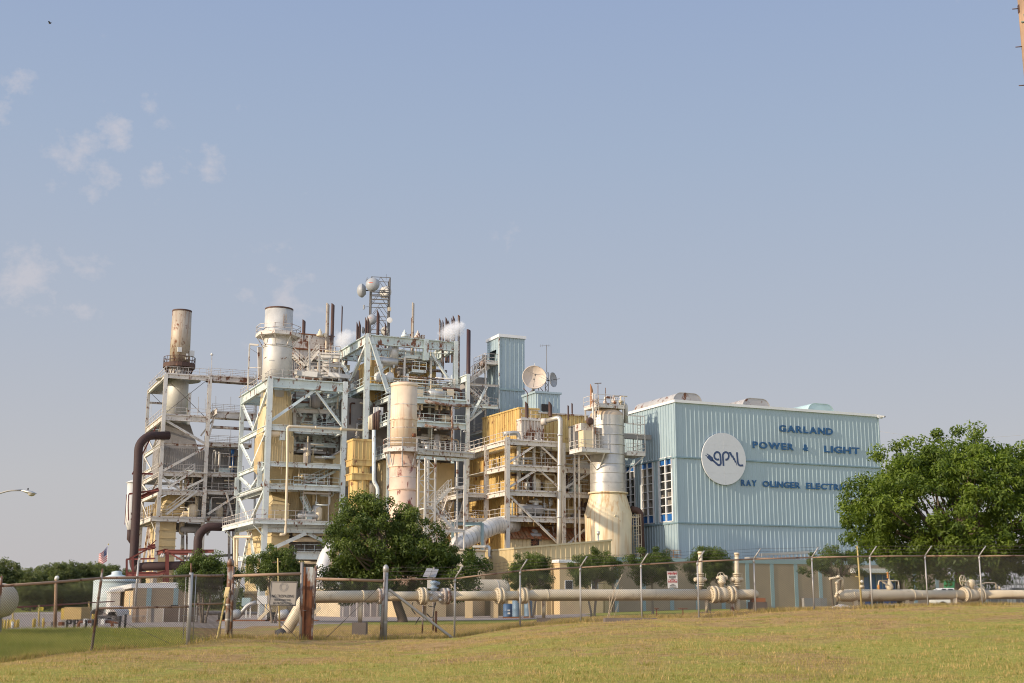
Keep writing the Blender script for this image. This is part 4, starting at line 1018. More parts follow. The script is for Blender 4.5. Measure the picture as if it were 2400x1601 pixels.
vp=PB(1402,1265,bS+2);v_=thing("roof_vent_pipe","slim grey vent pipe on the tan shed roof in front of the cone tank","pipe",(vp[0],vp[1],zs1-1));MB().tube([(vp[0],vp[1],zs1-1.2),PB(1402,1252,bS+2)],.10,8).build("pipe",SILVERD,v_);MB().lathe(PB(1402,1253,bS+2),[(.17,0),(.17,.35)],10).build("cowl",SILVERD,v_)
bA=-10.5;x0,x1=onB(1312,1400,bA)[0],onB(1413,1400,bA)[0];zA=onB(1330,1319,bA)[1]
AN=thing("block_annex","low cream block annex with a white roof edge and dark windows, behind the round trees","building",(x0,bA,0))
MB().box(x0,x1,bA,bS-.1,0,zA).build("wall",BRICKL,AN);MB().box(x0-.2,x1+.2,bA-.25,bS-.1,zA+.003,zA+.3).build("roof_edge",TRIMW,AN)
for u0,u1 in((1325,1341),(1387,1400)):
 w0,w1=onB(u0,1370,bA)[0],onB(u1,1370,bA)[0];f_=MB().box(w0-.08,w1+.08,bA-.06,bA-.002,onB(u0,1381,bA)[1],onB(u0,1360,bA)[1]).build("window",FRAMEW,AN);MB().box(w0,w1,bA-.075,bA-.062,onB(u0,1380,bA)[1],onB(u0,1361,bA)[1]).build("pane",GLASS,AN,parent=f_)
c=PW(1058,1400,133.5);rT=76*mpp(135);zt=W(1060,1288.5,131)[2]
CT=thing("round_tank","wide round cream tank with a thin rim, beside the tan metal shed","tank",(c[0],c[1],0))
MB().lathe((c[0],c[1],0),[(rT,0),(rT,zt)],64).build("shell",mat("cream_tank_wall",(.60,.50,.33),.5,streak=.25,var=.05),CT);MB().lathe((c[0],c[1],zt),[(rT+.07,-.12),(rT+.07,.06)],64).build("rim",CREAMP,CT)
d_=Vector((W(1090,1310,132)[0],0,0));
Y=118;q=mpp(Y);c0,c1=Vector(W(1072,1381,Y)),Vector(W(1186,1381,Y+2));ax=(c1-c0).normalized()
HT=thing("horizontal_tank","cream horizontal tank on concrete piers with faded purple lettering, behind the pipeline","tank",(c0.x,c0.y,gz(c0.x,c0.y)),plant=False)
L=(c1-c0).length;MB().lathe(c0,[(8*q,-6*q),(17*q,-3*q),(22*q,2*q),(22.3*q,6*q),(22.3*q,L-6*q),(22*q,L-2*q),(17*q,L+3*q),(8*q,L+6*q)],32,axis=ax).build("shell",CREAMP,HT)
for k in(.24,.76):
 p=c0+ax*L*k;MB().box(p.x-.35,p.x+.35,p.y-.8,p.y+.8,gz(p.x,p.y),p.z-10*q).build("pier",BRICKL,HT)
for k in(.05,.78):MB().lathe(c0+ax*L*k,[(22.7*q,-.06),(22.7*q,.06)],32,axis=ax).build("strap",RUSTW,HT)
tc_=c0+ax*L*.37+Vector((0,-22.6*q,2*q));text_on("Defuelling",tc_,(1,.02,0),(0,0,1),23*q,5*q,.02,.01)if False else None
m=MB()
for k,(w,h)in enumerate(((1.2,4),(1.8,3),(.9,4),(2.2,3),(1.2,4.4),(2,3),(1,4),(1.8,3),(1.4,4.2))):
 x=tc_.x+(k-4)*2.6*q;m.box(x-w*q/2,x+w*q/2,tc_.y-.02,tc_.y+.4,tc_.z-h*q/2,tc_.z+h*q/2)
m.build("faded_lettering",PURPLE,HT)
for u,v0,v1,w,Y,lb in((1190,1416,1440,21,116,"dark blue drum with white marks on a pallet by the horizontal tank"),(1211,1406,1442,20,115,"pale blue tall tank left of the round evergreen trunk"),(1238,1406,1441,19,115,"pale blue tall tank right beside the round evergreen trunk")):
 p=W(u,v1,Y);q=mpp(Y);g=gz(p[0],p[1]);zt=W(u,v0,Y)[2]
 t=thing("blue_drum",lb,"drum",(p[0],p[1],g),plant=False);mt=BLUED if u==1190 else mat("blue_tank_paint",(.16,.25,.34),.5,var=.15)
 MB().lathe((p[0],p[1],g),[(w*q/2,.12),(w*q/2*1.02,.16),(w*q/2,.2),(w*q/2,(zt-g)*.5),(w*q/2*1.03,(zt-g)*.52),(w*q/2,(zt-g)*.54),(w*q/2,zt-g),(w*q/2*.8,zt-g+.04)],20).build("barrel",mt,t)
 MB().box(p[0]-w*q*.55,p[0]+w*q*.55,p[1]-.45,p[1]+.45,g,g+.11).build("pallet",RUSTY,t)
 if u==1190:
  for s,dz in(("HAZ",.62),("WASTE",.42)):pass
  MB().box(p[0]-.02,p[0]+.22,p[1]-w*q/2-.02,p[1]-w*q/2+.1,g+.35,g+.5).build("label",SIGNW,t);MB().box(p[0]-.02,p[0]+.22,p[1]-w*q/2-.02,p[1]-w*q/2+.1,g+.62,g+.74).build("label",SIGNW,t)
# ------------ industrial helpers
def clutter(T,a0,a1,b0,b1,levels,seed,mt,rl,n=10,slabs=True,dens=1.0,hmat=None):
 """the inside of a process floor: slabs, cross beams, pipe runs, valves, boxes, vessels"""
 g=random.Random(seed);pm=hmat or[CREAMP,WHITE,GALVR,VENTP,SILVERD,GREEN]
 for i,z in enumerate(levels):
  zn=levels[i+1]if i+1<len(levels)else z+3.5;H_=zn-z
  if slabs and g.random()<.85:
   x0=a0+(a1-a0)*g.choice((0,0,.3));x1=a1-(a1-a0)*g.choice((0,0,.35))
   MB().box(x0,x1,b0,b1,z-.12,z).build("platform",DECK,T)
   I(T,"floor_beam",(x0,b0,z-.3),(x1,b0,z-.3),.3,.45,mt)
   railing(T,[(x0,b0,z),(x1,b0,z)],rl)
  for k in range(int(n*dens)):
   t=g.random();b=g.uniform(b0,b1);r=g.choice((.06,.08,.1,.14,.2));m_=g.choice(pm)
   zz=z+g.uniform(.3,H_-.4)
   if t<.42:
    x0=g.uniform(a0,a1-1.5);x1=min(a1,x0+g.uniform(1.5,(a1-a0)*.8));dz=g.choice((0,0,1.2,-1.0))
    pts=[(x0,b,zz),(x1,b,zz)]
    if dz:pts.append((x1,b,max(z,min(zn,zz+dz*1.5))))
    MB().tube(bend(pts,r*3,3),r,8).build("pipe",m_,T)
   elif t<.66:
    x=g.uniform(a0,a1);pts=[(x,b,z),(x,b,z+H_*g.uniform(.5,1))]
    if g.random()<.5:pts.append((x+g.uniform(-2,2),b,pts[1][2]))
    MB().tube(bend(pts,r*3,3),r,8).build("pipe",m_,T)
   elif t<.76:
    x=g.uniform(a0+.5,a1-.5);w=g.uniform(.3,.8);h=g.uniform(.5,1.5)
    m=MB().box(x-w,x+w,b-.3,b+.3,z,z+h);m.box(x-w*1.05,x+w*1.05,b-.33,b+.33,z+h,z+h+.06)
    m.box(x-w*.8,x+w*.8,b-.33,b-.302,z+h*.2,z+h*.85);m.build("equipment_cabinet",g.choice((GREY,SHED,GREEN,SIGNW)),T)
   elif t<.88:
    x=g.uniform(a0+.5,a1-.5);r=g.uniform(.35,.7);h=g.uniform(1,min(2.6,H_*.8))
    if g.random()<.5:MB().lathe((x,b,z+.2),[(r*.5,-.2),(r,.1),(r,h-.1),(r*.6,h+.12),(.1,h+.2)],16).build("vessel",g.choice((SILVERD,CREAMP,GREY)),T)
    else:
     m=MB().lathe((x-h/2,b,z+r+.25),[(r*.5,-.15),(r,.05),(r,h-.05),(r*.5,h+.15)],16,axis=(1,0,0))
     for s in(-.3,.3):m.box(x+s*h-.1,x+s*h+.1,b-r*.7,b+r*.7,z,z+.4)
     m.build("vessel",g.choice((SILVERD,CREAMP,GREY)),T)
   else:
    x=g.uniform(a0,a1);m=MB().lathe((x,b,zz),[(.08,-.35),(.22,-.32),(.22,-.26),(.1,-.2),(.2,0),(.1,.2),(.22,.26),(.22,.32),(.08,.35)],10)
    m.tube([(x,b,zz),(x,b-.4,zz)],.04,6);wheel_mb(m,(x,b-.42,zz),(0,-1,0),.2,.02,4);m.tube([(x,b,z),(x,b,zn)],.07,6);m.build("valve",g.choice(pm),T)
def floorlight(T,a,b,z,h,mt):
 MB().tube(bend([(a,b,z),(a,b,z+h),(a+.5,b,z+h)],.15),.03,5).build("lamp_pole",mt,T)
 MB().lathe((a+.5,b,z+h-.3),[(.18,0),(.16,.12),(.05,.2)],10).build("lamp_shade",SIGNW,T)
def vent(u,v0,v1,Y,r,mt,label,group,cut=.5,name="vent_pipe"):
 """upright exhaust pipe with a slanted mouth"""
 p,q=PW(u,v1,Y),PW(u,v0,Y);b=(p[0],p[1],p[2]);n=12;V=[]
 for j in range(n):t=2*math.pi*j/n;V.append((b[0]+r*math.cos(t),b[1]+r*math.sin(t),b[2]))
 for j in range(n):t=2*math.pi*j/n;V.append((b[0]+r*math.cos(t),b[1]+r*math.sin(t),q[2]-cut+(cut if cut else 0)*(1-math.cos(t))/1.0*.5))
 V+=[(x+(b[0]-x)*.15,y+(b[1]-y)*.15,z-.01)for x,y,z in V[n:2*n]]
 V+=[(x+(b[0]-x)*.15,y+(b[1]-y)*.15,z-1.2)for x,y,z in V[n:2*n]]
 m=MB().add(V,[(j,(j+1)%n,n+(j+1)%n,n+j)for j in range(n)]+[(n+j,n+(j+1)%n,2*n+(j+1)%n,2*n+j)for j in range(n)]+[(2*n+j,2*n+(j+1)%n,3*n+(j+1)%n,3*n+j)for j in range(n)]+[tuple(3*n+j for j in range(n))],[True]*n+[False]*n+[True]*n+[False])
 return solo(name,label,"vent pipe",m,mt,b,group=group)
def octring(T,c,r,z,n,mt,rl,r_in,deep=.28,brace=1.7,rb=None,phase=math.pi/8,h=1.07):
 MB().ring((c[0],c[1],0),r_in,r,z-deep,z,n,phase).build("ring_platform",mt,T)
 pts=[(c[0]+(r-.05)*math.cos(phase+2*math.pi*k/n),c[1]+(r-.05)*math.sin(phase+2*math.pi*k/n),z)for k in range(n+1)]
 railing(T,pts,rl,h,2.0,.06)
 if brace:
  for k in range(n):
   t=phase+2*math.pi*k/n
   I(T,"bracket",(c[0]+(r-.2)*math.cos(t),c[1]+(r-.2)*math.sin(t),z-deep),(c[0]+(rb or r_in)*math.cos(t),c[1]+(rb or r_in)*math.sin(t),z-deep-brace),.1,.1,mt,'L')
# ------------ silver vessel on a cream cone
YT=152.2;q=mpp(YT);c=PW(1424.8,1150,YT);c=(c[0],c[1],0)
def zt_(v,u=1425):return W(u,v,YT)[2]
T=thing("cone_tank","silver clad vessel standing on a rust-streaked cream cone, beside the blue hall","tank",c)
r1,r2=41.5*q,55.5*q;zs=zt_(1156);zd=zt_(977)
MB().lathe(c,[(r1,zs),(r1,zt_(1090)),(r1*.985,zt_(1089)),(r1*.985,zd)],48,caps=False).build("silver_shell",SILVER,T)
MB().lathe(c,[(r1*.985,zd),(r1*.93,zd+.35),(r1*.72,zd+.72),(r1*.4,zd+.9),(.01,zd+.95)],40,caps=False).build("dome",mat("dome_rust",(.52,.40,.27),.5,metal=.2,rust=.3),T)
MB().lathe(c,[(r1+.28,zs-.12),(r1+.28,zs+.06),(r1,zs+.07)],48).build("ring_flange",CREAM,T)
MB().lathe(c,[(r2*.965,0),(r2*.97,zt_(1290)),(r2,zt_(1206)),(r1*1.03,zs-.25),(r1*1.03,zs-.1)],56).build("cone_shell",CREAM,T)
for v in(1133,1111,1090,1067,1045,1022,1000):MB().lathe(c,[(r1+.025,zt_(v)-.04),(r1+.025,zt_(v)+.04)],40).build("cladding_band",SILVER if v%2 else SILVERD,T)
zp=zt_(1061);a_l=onB(1351,1060,c[1]-1.2)[0];a_r=c[0]-r1*.5
MB().box(a_l,a_r,c[1]-2.6,c[1]+.6,zp-.35,zp).build("platform",WHITE,T)
railing(T,[(a_l,c[1]+.6,zp),(a_l,c[1]-2.6,zp),(a_r,c[1]-2.6,zp)],RAILM)
for x in(a_l+.3,a_r-.6):I(T,"bracket",(x,c[1]-2.4,zp-.3),(c[0]-r1*.8,c[1]-.8,zp-2.4),.13,.13,WHITE,'L')
x0,x1=c[0]+r1*.85,c[0]+r1+2.2
MB().box(x0,x1,c[1]-1.6,c[1]+1.4,zp-.4,zp-.02).build("platform",WHITER,T);railing(T,[(x0,c[1]-1.6,zp),(x1,c[1]-1.6,zp),(x1,c[1]+1.4,zp)],RAILM)
I(T,"bracket",(x1-.1,c[1]-1.4,zp-.4),(c[0]+r1,c[1]-.3,zp-2.6),.12,.12,WHITER,'L')
zz=zt_(975)
for bb in(-1.5,1.3):I(T,"frame_post",(x1,c[1]+bb,zp),(x1,c[1]+bb,zz),.12,.12,WHITER,'L')
for z in(zz,zz-1.0,zz-2.2):MB().bar((c[0]+r1*.9,c[1]-1.5,z),(x1,c[1]-1.5,z),.12).build("frame_beam",WHITER,T)
ladder_mb(MB(),(x1-.9,c[1]-1.3,zp),zz,(1,0,0)).build("ladder",RAILM,T)
MB().box(c[0]+r1*.9,-.35,c[1]-.2,c[1]+.5,zz-2.6,zz-2.0).build("bridge_beam",GREY,T)
ab0,ab1=onB(1364,1040,c[1]-1.5)[0],onB(1389,1040,c[1]-1.5)[0]
MB().box(ab0,ab1,c[1]-1.9,c[1]-.6,zp,zt_(1017)).build("control_box",CREAM,T)
MB().box(ab0-.15,ab1,c[1]-1.6,c[1],zt_(1016),zt_(1000)).build("rusty_bracket",RUSTW,T)
MB().lathe((onB(1381.5,996,c[1]-2)[0],c[1]-2.0,zt_(996)),[(.46,0),(.46,.2),(.3,.3)],16,axis=(0,-1,0)).build("manway",VENTP,T)
MB().tube([(onB(1391,990,c[1]-2)[0],c[1]-1.9,zp),(onB(1391,990,c[1]-2)[0],c[1]-1.9,zt_(930))],.12,8).build("rusty_pipe",RUSTW,T)
ladder_mb(MB(),(onB(1394,990,c[1]-2)[0],c[1]-2.1,zp),zt_(935),(1,0,0)).build("ladder",RUSTW,T)
z0=zt_(961);a0_,a1_=onB(1393,960,c[1]-1.2)[0],onB(1459,960,c[1]-1.2)[0]
MB().box(a0_,a1_,c[1]-1.7,c[1]+1.5,z0,z0+.28).build("platform",WHITER,T);railing(T,[(a0_,c[1]+1.5,z0+.3),(a0_,c[1]-1.7,z0+.3),(a1_,c[1]-1.7,z0+.3),(a1_,c[1]+1.5,z0+.3)],RAILM,1.25)
for bb in(-1.5,1.3):
 for x in(a0_+.1,a1_-.1):I(T,"leg",(x,c[1]+bb,zd-.4),(x,c[1]+bb,z0),.15,.15,WHITER)
g=random.Random(5)
for k in range(8):
 x=g.uniform(a0_+.3,a1_-.2);b=c[1]+g.uniform(-1.3,1.1);h=g.uniform(.6,1.9)
 m=MB().tube(bend([(x,b,z0+.2),(x,b,z0+h),(x+g.uniform(-1,1),b,z0+h)],.2),g.choice((.07,.1,.15)),8)
 m.lathe((x,b,z0+h*.6),[(.1,-.2),(.24,-.15),(.24,.15),(.1,.2)],10);m.build("top_pipe",g.choice((RUSTW,CREAMP,SILVERD,VENTP)),T)
MB().tube(bend([(a1_-.3,c[1]-1,z0+.7),(a1_+.55,c[1]-1,z0+.7),(a1_+.6,c[1]-1,z0-1.6)],.35),.26,10).build("top_pipe",SILVERD,T)
p_=PB(1387,950,c[1]-1.6);vent(1387,900,955,YT-1.2,.17,mat("orange_rust_pipe",(.36,.17,.07),.8,rust=.4),"short orange-rusted exhaust pipe on top of the silver vessel","exhaust pipes on the silver vessel",.9)
for u,v,lb in((1401.5,897.5,"thin pole with a small cross head on top of the silver vessel"),(1419,909,"plain thin mast right of the cross-headed pole on the silver vessel")):
 p0,p1=PB(u,958,c[1]-.5),PB(u,v,c[1]-.5);t=thing("mast",lb,"mast",p0);MB().tube([p0,p1],.05,6).build("mast_tube",GALVR,t)
 if u<1410:MB().bar((p1[0]-.45,p1[1],p1[2]-.1),(p1[0]+.45,p1[1],p1[2]),.09).build("cross_arm",GALVR,t)
for u,v in((1378,1212),(1440,1209)):
 p=PB(u,v,c[1]-r2*.9);MB().lathe(p,[(.13,-.1),(.16,.2),(.1,.3)],10,axis=(0,-1,0)).build("nozzle",CREAM,T)
pb=PB(1478,1193,c[1]);MB().tube(bend([pb,(pb[0]+1.1,pb[1]-.3,pb[2]-.25),(pb[0]+1.4,pb[1]-.3,1)],.8),.42,12).build("side_pipe",VENTP,T)
pl_=PB(1486,1300,c[1]-.6);ladder_mb(MB(),(pl_[0],pl_[1],.5),zt_(1205,1490),(1,0,0),True,.62).build("caged_ladder",CREAMP,T)
MB().box(c[0]+r2*.9,pl_[0]+.7,c[1]-.8,c[1]-.1,zt_(1213,1490),zt_(1210,1490)).build("landing",CREAMP,T)
# ------------ first boiler: rusty white frame round yellow casing
p=PW(1189,1300,150.5);A1,B1=p[0],p[1]
lv=[onB(1189,v,B1)[1]for v in(1211,1150,1091,1031)]
ac=[A1,onB(1319.5,1150,B1)[0],onB(1391,1150,B1)[0]]
bc=[B1,onA(1140,1110,A1)[0],onA(1086,1160,A1)[0]]
T=thing("steelwork","rusty white steel frame with railed floors around the yellow boiler, next to the silver vessel","steel frame",(A1,B1,0))
FW=WHITER
for x in ac:I(T,"column",(x,B1,0),(x,B1,lv[3]+(.3 if x==A1 else 0)),.5,.5,FW,up=(0,1,0))
for b in bc[1:]:I(T,"column",(A1,b,0),(A1,b,lv[3]if b==bc[1]else lv[1]),.45,.45,FW,up=(0,1,0))
for x in(ac[1],ac[2]):I(T,"column",(x,bc[1],0),(x,bc[1],lv[3]),.4,.4,FW,up=(0,1,0))
for i,z in enumerate(lv):
 for k in range(2):
  if i==3 and k==1:continue
  I(T,"beam",(ac[k]+.26,B1,z-.28),(ac[k+1]-.26,B1,z-.28),.34,.56,FW)
 I(T,"beam",(A1,bc[0]+.26,z-.28),(A1,bc[1]-.24,z-.28),.34,.56,FW)
 if i<2 or i==3:I(T,"beam",(A1,bc[1]+.24,z-.28),(A1,bc[2]-.2,z-.28),.34,.5,FW)
 MB().box(A1+.2,ac[1]-.2,B1+.2,B1+1.9,z-.1,z-.02).build("platform",DECK,T)
 MB().box(A1+.2,A1+1.8,B1+2,bc[2],z-.1,z-.02).build("platform",DECK,T)
 railing(T,[(A1+.02,bc[2]if i!=2 else bc[1],z),(A1+.02,bc[0]+.3,z)],RAILM)
 railing(T,[(ac[0]+.3,B1+.05,z),(ac[1]-.3,B1+.05,z)],RAILM)
 if i<3:railing(T,[(ac[1]+.3,B1+.05,z),(ac[2]-.3,B1+.05,z)],RAILM)
am=(ac[0]+ac[1])/2
def brace(T,p,q,mt,w=.24,name="brace"):return I(T,name,p,q,w,w,mt,'L')
for i in(1,2):
 brace(T,(ac[0]+.3,B1-.1,lv[i]+.45),(am-.1,B1-.1,lv[i+1]-.5),FW);brace(T,(am+.7,B1-.1,lv[i+1]-.5),(ac[1]-.3,B1-.1,lv[i]+.4),FW)
brace(T,(ac[0]+.3,B1-.12,lv[1]-.6),(ac[1]-.2,B1-.12,lv[0]-3.4),FW,.32);brace(T,(ac[1]-.2,B1-.16,lv[0]-3.6),(ac[0]+3.2,B1-.16,.9),FW,.3)
brace(T,(ac[1]+.3,B1-.1,lv[1]+.6),(ac[2]-.5,B1-.1,lv[2]-.4),FW);brace(T,(ac[1]+.3,B1-.1,lv[0]-3.2),(ac[2],B1-.1,lv[0]-.3),FW);brace(T,(ac[1]+.3,B1-.14,lv[0]-4.0),(ac[2],B1-.14,lv[0]-6.6),FW)
I(T,"hanger",(am+.3,B1+1.0,lv[1]+.2),(am+.3,B1+1.0,lv[3]-.5),.3,.3,FW,up=(0,1,0))
zq=onA(1086,1155,A1)[1];aX=A1-2.8
for b in(bc[1]-.3,bc[2]-.3):
 I(T,"column",(aX,b,0),(aX,b,lv[1]),.42,.42,FW,up=(0,1,0));I(T,"beam",(aX,b,lv[1]-.2),(A1-.25,b,lv[1]-.2),.3,.4,FW);I(T,"beam",(aX,b,lv[0]-.2),(A1-.25,b,lv[0]-.2),.3,.4,FW)
for z in(lv[0],lv[1]):
 I(T,"beam",(aX,bc[1],z-.2),(aX,bc[2]+2,z-.2),.3,.45,FW);MB().box(aX+.1,A1-.3,bc[1],bc[2]+1.5,z-.1,z-.03).build("platform",DECK,T)
 railing(T,[(aX,bc[2]+2,z),(aX,bc[1]-.3,z),(A1-.3,bc[1]-.3,z)],RAILM)
brace(T,(aX,bc[1]+.2,lv[1]-.6),(aX,bc[1]+3.2,lv[0]-1.5),FW,.2)
for k in range(2):stair(T,(aX-.4,bc[2]+4.5-4*k,lv[0]-3.5+3.2*k),(aX-.4,bc[2]+.8-3.5*k,lv[0]-.2+3.2*k),.9,RAILM,(1,0,0))
C=thing("boiler_casing","ribbed yellow boiler casing inside the rusty white frame","boiler casing",(A1+2,B1+2.3,0))
xa,xb,yb=A1+1.9,ac[2]+3,B1+2.2;ye=onA(1089,1150,xa)[0];zc=onA(1110,1078,xa)[1];zl=lv[0]-3.6
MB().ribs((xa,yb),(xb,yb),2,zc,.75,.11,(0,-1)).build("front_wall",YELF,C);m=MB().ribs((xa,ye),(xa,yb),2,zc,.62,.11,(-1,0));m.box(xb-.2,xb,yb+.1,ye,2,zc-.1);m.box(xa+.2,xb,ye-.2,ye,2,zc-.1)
m.build("wall",YEL,C)
MB().hexa([(xa-.25,yb-.3,zc),(xb,yb-.3,zc),(xb,ye,zc),(xa-.25,ye,zc)],[(xa+1.3,yb+1.2,zc+1.25),(xb-1,yb+1.2,zc+1.25),(xb-1,ye-.5,zc+1.25),(xa+1.3,ye-.5,zc+1.25)]).build("sloped_roof",YEL,C)
xp=onB(1217,990,yb+1.0)[0];xl=xp;bp0=yb+1.0;bp1=onA(1131,990,xp)[0];zt1=onA(1217,958,xp)[1];zt2=onA(1131,988,xp)[1];zb_=lv[3]-.4
xr=onB(1378,970,bp0+2)[0]
m=MB().ribs((xp,bp1),(xp,bp0),zb_,min(zt1,zt2)+.3,.58,.11,(-1,0),z1b=zt1);m.ribs((xp,bp0),(xp+2.6,bp0),zb_,zt1,.58,.1,(0,-1));m.ribs((xp+2.6,bp0+2),(xr,bp0+2),zb_,zt1-.1,.58,.1,(0,-1));m.box(xp+2.5,xp+2.6,bp0+.05,bp0+2,zb_,zt1-.03);m.box(xr-.2,xr,bp0+2.1,bp1,zb_,zt1-.2)
m.build("penthouse_wall",YEL,C)
zz1=min(zt1,zt2)+.3
MB().hexa([(xp-.15,bp0-.15,zt1),(xp+2.7,bp0-.15,zt1),(xp+2.7,bp1,zz1),(xp-.15,bp1,zz1)],[(xp-.15,bp0-.15,zt1+.18),(xp+2.7,bp0-.15,zt1+.18),(xp+2.7,bp1,zz1+.18),(xp-.15,bp1,zz1+.18)]).build("penthouse_roof",YEL,C)
MB().box(xp+2.72,xr,bp0+1.8,bp1,zt1-.1,zt1+.06).build("penthouse_roof",RUSTW,C)
L1=thing("lean_to","yellow lean-to with rusty tin roof and fan opening under the yellow boiler","lean-to",(A1+.5,B1,0))
x0=onB(1196,1270,B1+.4)[0];x1=ac[2]+1;z1=onB(1200,1261,B1+.4)[1];z2=onB(1200,1236,yb-.1)[1]
MB().ribs((x0,B1+.6),(x1,B1+.6),0,z1,.5,.06,(0,-1)).build("wall",YELC,L1);MB().box(x0,x0+.1,B1+.7,yb-.15,0,z1-.05).build("wall",YELC,L1)
m=MB();n=26
for k in range(n):
 a,b=x0-.2+(x1-x0+.2)*k/n,x0-.2+(x1-x0+.2)*(k+.82)/n;o=.06*(k%2)
 m.hexa([(a,B1+.15,z1-.05+o),(b,B1+.15,z1-.05+o),(b,yb-.15,z2+o),(a,yb-.15,z2+o)],[(a,B1+.15,z1+.03+o),(b,B1+.15,z1+.03+o),(b,yb-.15,z2+.08+o),(a,yb-.15,z2+.08+o)])
m.hexa([(x0-.2,B1+.2,z1-.1),(x1,B1+.2,z1-.1),(x1,yb-.15,z2-.06),(x0-.2,yb-.15,z2-.06)],[(x0-.2,B1+.2,z1-.06),(x1,B1+.2,z1-.06),(x1,yb-.15,z2-.02),(x0-.2,yb-.15,z2-.02)])
m.build("roof",ROOFR,L1)
w0,w1=onB(1245,1272,B1+.5)[0],onB(1263,1272,B1+.5)[0];wz=onB(1250,1262.5,B1+.5)[1]
f_=MB().box(w0,w1,B1+.45,B1+.49,wz-1.05,wz).build("fan_opening",DARK,L1);m=MB()
for k in range(4):t=k*math.pi/4+.3;xm,zm=(w0+w1)/2-.15,wz-.5;m.bar((xm-.4*math.cos(t),B1+.42,zm-.4*math.sin(t)),(xm+.4*math.cos(t),B1+.42,zm+.4*math.sin(t)),.05,.12)
m.box((w0+w1)/2+.3,(w0+w1)/2+.36,B1+.40,B1+.44,wz-1.05,wz);m.build("fan_blade",RUSTY,L1,parent=f_)
E=thing("boiler_piping","pipes, valves and ducts threaded through the rusty white frame of the yellow boiler","piping",(A1,B1,lv[0]))
clutter(E,ac[0]+.8,ac[1]-.4,B1+.9,yb-.3,[lv[0]-3.2,lv[0],lv[1],lv[2]],21,FW,RAILM,n=11,slabs=False,dens=1.1)
clutter(E,ac[1]+.6,ac[2]-.2,B1+.9,yb-.3,[lv[0],lv[1],lv[2]],22,FW,RAILM,n=7,slabs=False)
clutter(E,A1-2.4,A1-.4,bc[1],bc[2],[lv[0],lv[1]-6],23,FW,RAILM,n=8,slabs=False)
stair(E,(ac[1]+.6,B1+1.2,lv[1]),(ac[2]-.6,B1+1.2,lv[2]-.1),.8,RAILM,(0,1,0))
u_pipe=[PB(1273,989,B1+1.5),PB(1300,984,B1-.45),PB(1313.5,986,B1-.45),PB(1312,1210,B1-.45)]
SP=thing("silver_pipe","thick silver pipe bending over the yellow boiler and running down its front column","pipe",PB(1312,1290,B1-.6))
MB().tube(bend([PB(1273,989,B1+1.6),PB(1313,978,B1-.6),PB(1313,1000,B1-.6),PB(1311,1215,B1-.6),PB(1310,1300,B1-.6)],.8,5),.30,14).build("pipe",SILVER,SP)
for v in(1020,1090,1150,1212):MB().lathe(PB(1312.5-(v-1000)*.008,v,B1-.6),[(.33,-.12),(.33,.12)],14).build("pipe_band",SILVERD,SP)
MB().lathe(PB(1275,988.5,B1+1.4),[(.42,-.3),(.42,.3)],14,axis=(1,-.8,.05)).build("pipe_flange",RUSTW,SP)
S2=thing("silver_pipe","slim grey pipe elbowing down behind the front beams of the yellow boiler","pipe",PB(1216,1150,B1+.8))
MB().tube(bend([PB(1180,1017,B1+.8),PB(1216,1013,B1+.8),PB(1216,1160,B1+.8)],.7,4),.26,12).build("pipe",SILVERD,S2)
RB=thing("rusty_box_tank","peeling rust-stained white box with vertical stiffeners on the roof of the yellow boiler","tank",PB(1230,1022,B1+1.9))
x0,x1=onB(1222,1000,B1+1.6)[0],onB(1273,1000,B1+1.6)[0];zb0,zb1=lv[3],onB(1245,986,B1+1.6)[1]
MB().box(x0,x1,B1+1.6,B1+3.0,zb0,zb1).build("box",RUSTW,RB);m=MB()
for k in range(8):x=x0+(x1-x0)*k/7;m.box(x-.06,x+.06,B1+1.47,B1+1.6,zb0,zb1)
m.build("stiffener",RUSTW,RB);MB().box(x0-.1,x1,B1+1.45,B1+3,zb1,zb1+.2).build("lid",WHITER,RB);railing(RB,[(x0,B1+1.6,zb1+.2),(x1-.4,B1+1.6,zb1+.2)],RAILM,1.1,1.1)
GC=thing("grey_cabinet","tall grey electrical cabinet on legs between the yellow boiler and the silver vessel","cabinet",PB(1334,1066,B1-1.2))
x0,x1=onB(1347.5,1030,B1-1.2)[0],onB(1364.5,1030,B1-1.2)[0];z0,z1=onB(1348,1066,B1-1.2)[1],onB(1348,999,B1-1.2)[1];be=onA(1333,1030,x0)[0]
MB().box(x0,x1,B1-1.2,be,z0,z1).build("box",GREY,GC);MB().box(x0-.08,x1+.08,B1-1.28,be,z1,z1+.12).build("lid",SILVERD,GC)
for f0,f1 in((.05,.48),(.52,.95)):MB().box(x0-.035,x0-.003,B1-1.05,be-.15,z0+(z1-z0)*f0,z0+(z1-z0)*f1).build("door",SILVERD,GC)
for x in(x0+.2,x1-.2):I(GC,"leg",(x,B1-.6,0),(x,B1-.6,z0),.2,.2,FW)
DK=thing("silver_duct","fat seamed silver duct rising from the round cream tank to the yellow boiler","duct",PB(1070,1280,B1-2))
rd=20*mpp(145)
dp=[Vector(PB(1068,1287,B1-2.6)),Vector(PB(1076,1273,B1-2.6)),Vector(PB(1150,1236,B1-1.0)),Vector(PB(1170,1230,B1+.4)),Vector(PB(1205,1233,B1+1.9))]
path=bend(dp,1.6,5);MB().tube(path,rd,28).build("duct_shell",DUCTS,DK)
m=MB();L=[0]
for i in range(len(path)-1):L.append(L[-1]+(path[i+1]-path[i]).length)
t=.3
while t<L[-1]:
 i=max(k for k in range(len(path)-1)if L[k]<=t);d=path[i+1]-path[i];p=path[i]+d*((t-L[i])/d.length);m.lathe(p,[(rd*1.025,-.035),(rd*1.025,.035)],28,axis=d);t+=.62
m.build("duct_seam",SILVERD,DK)
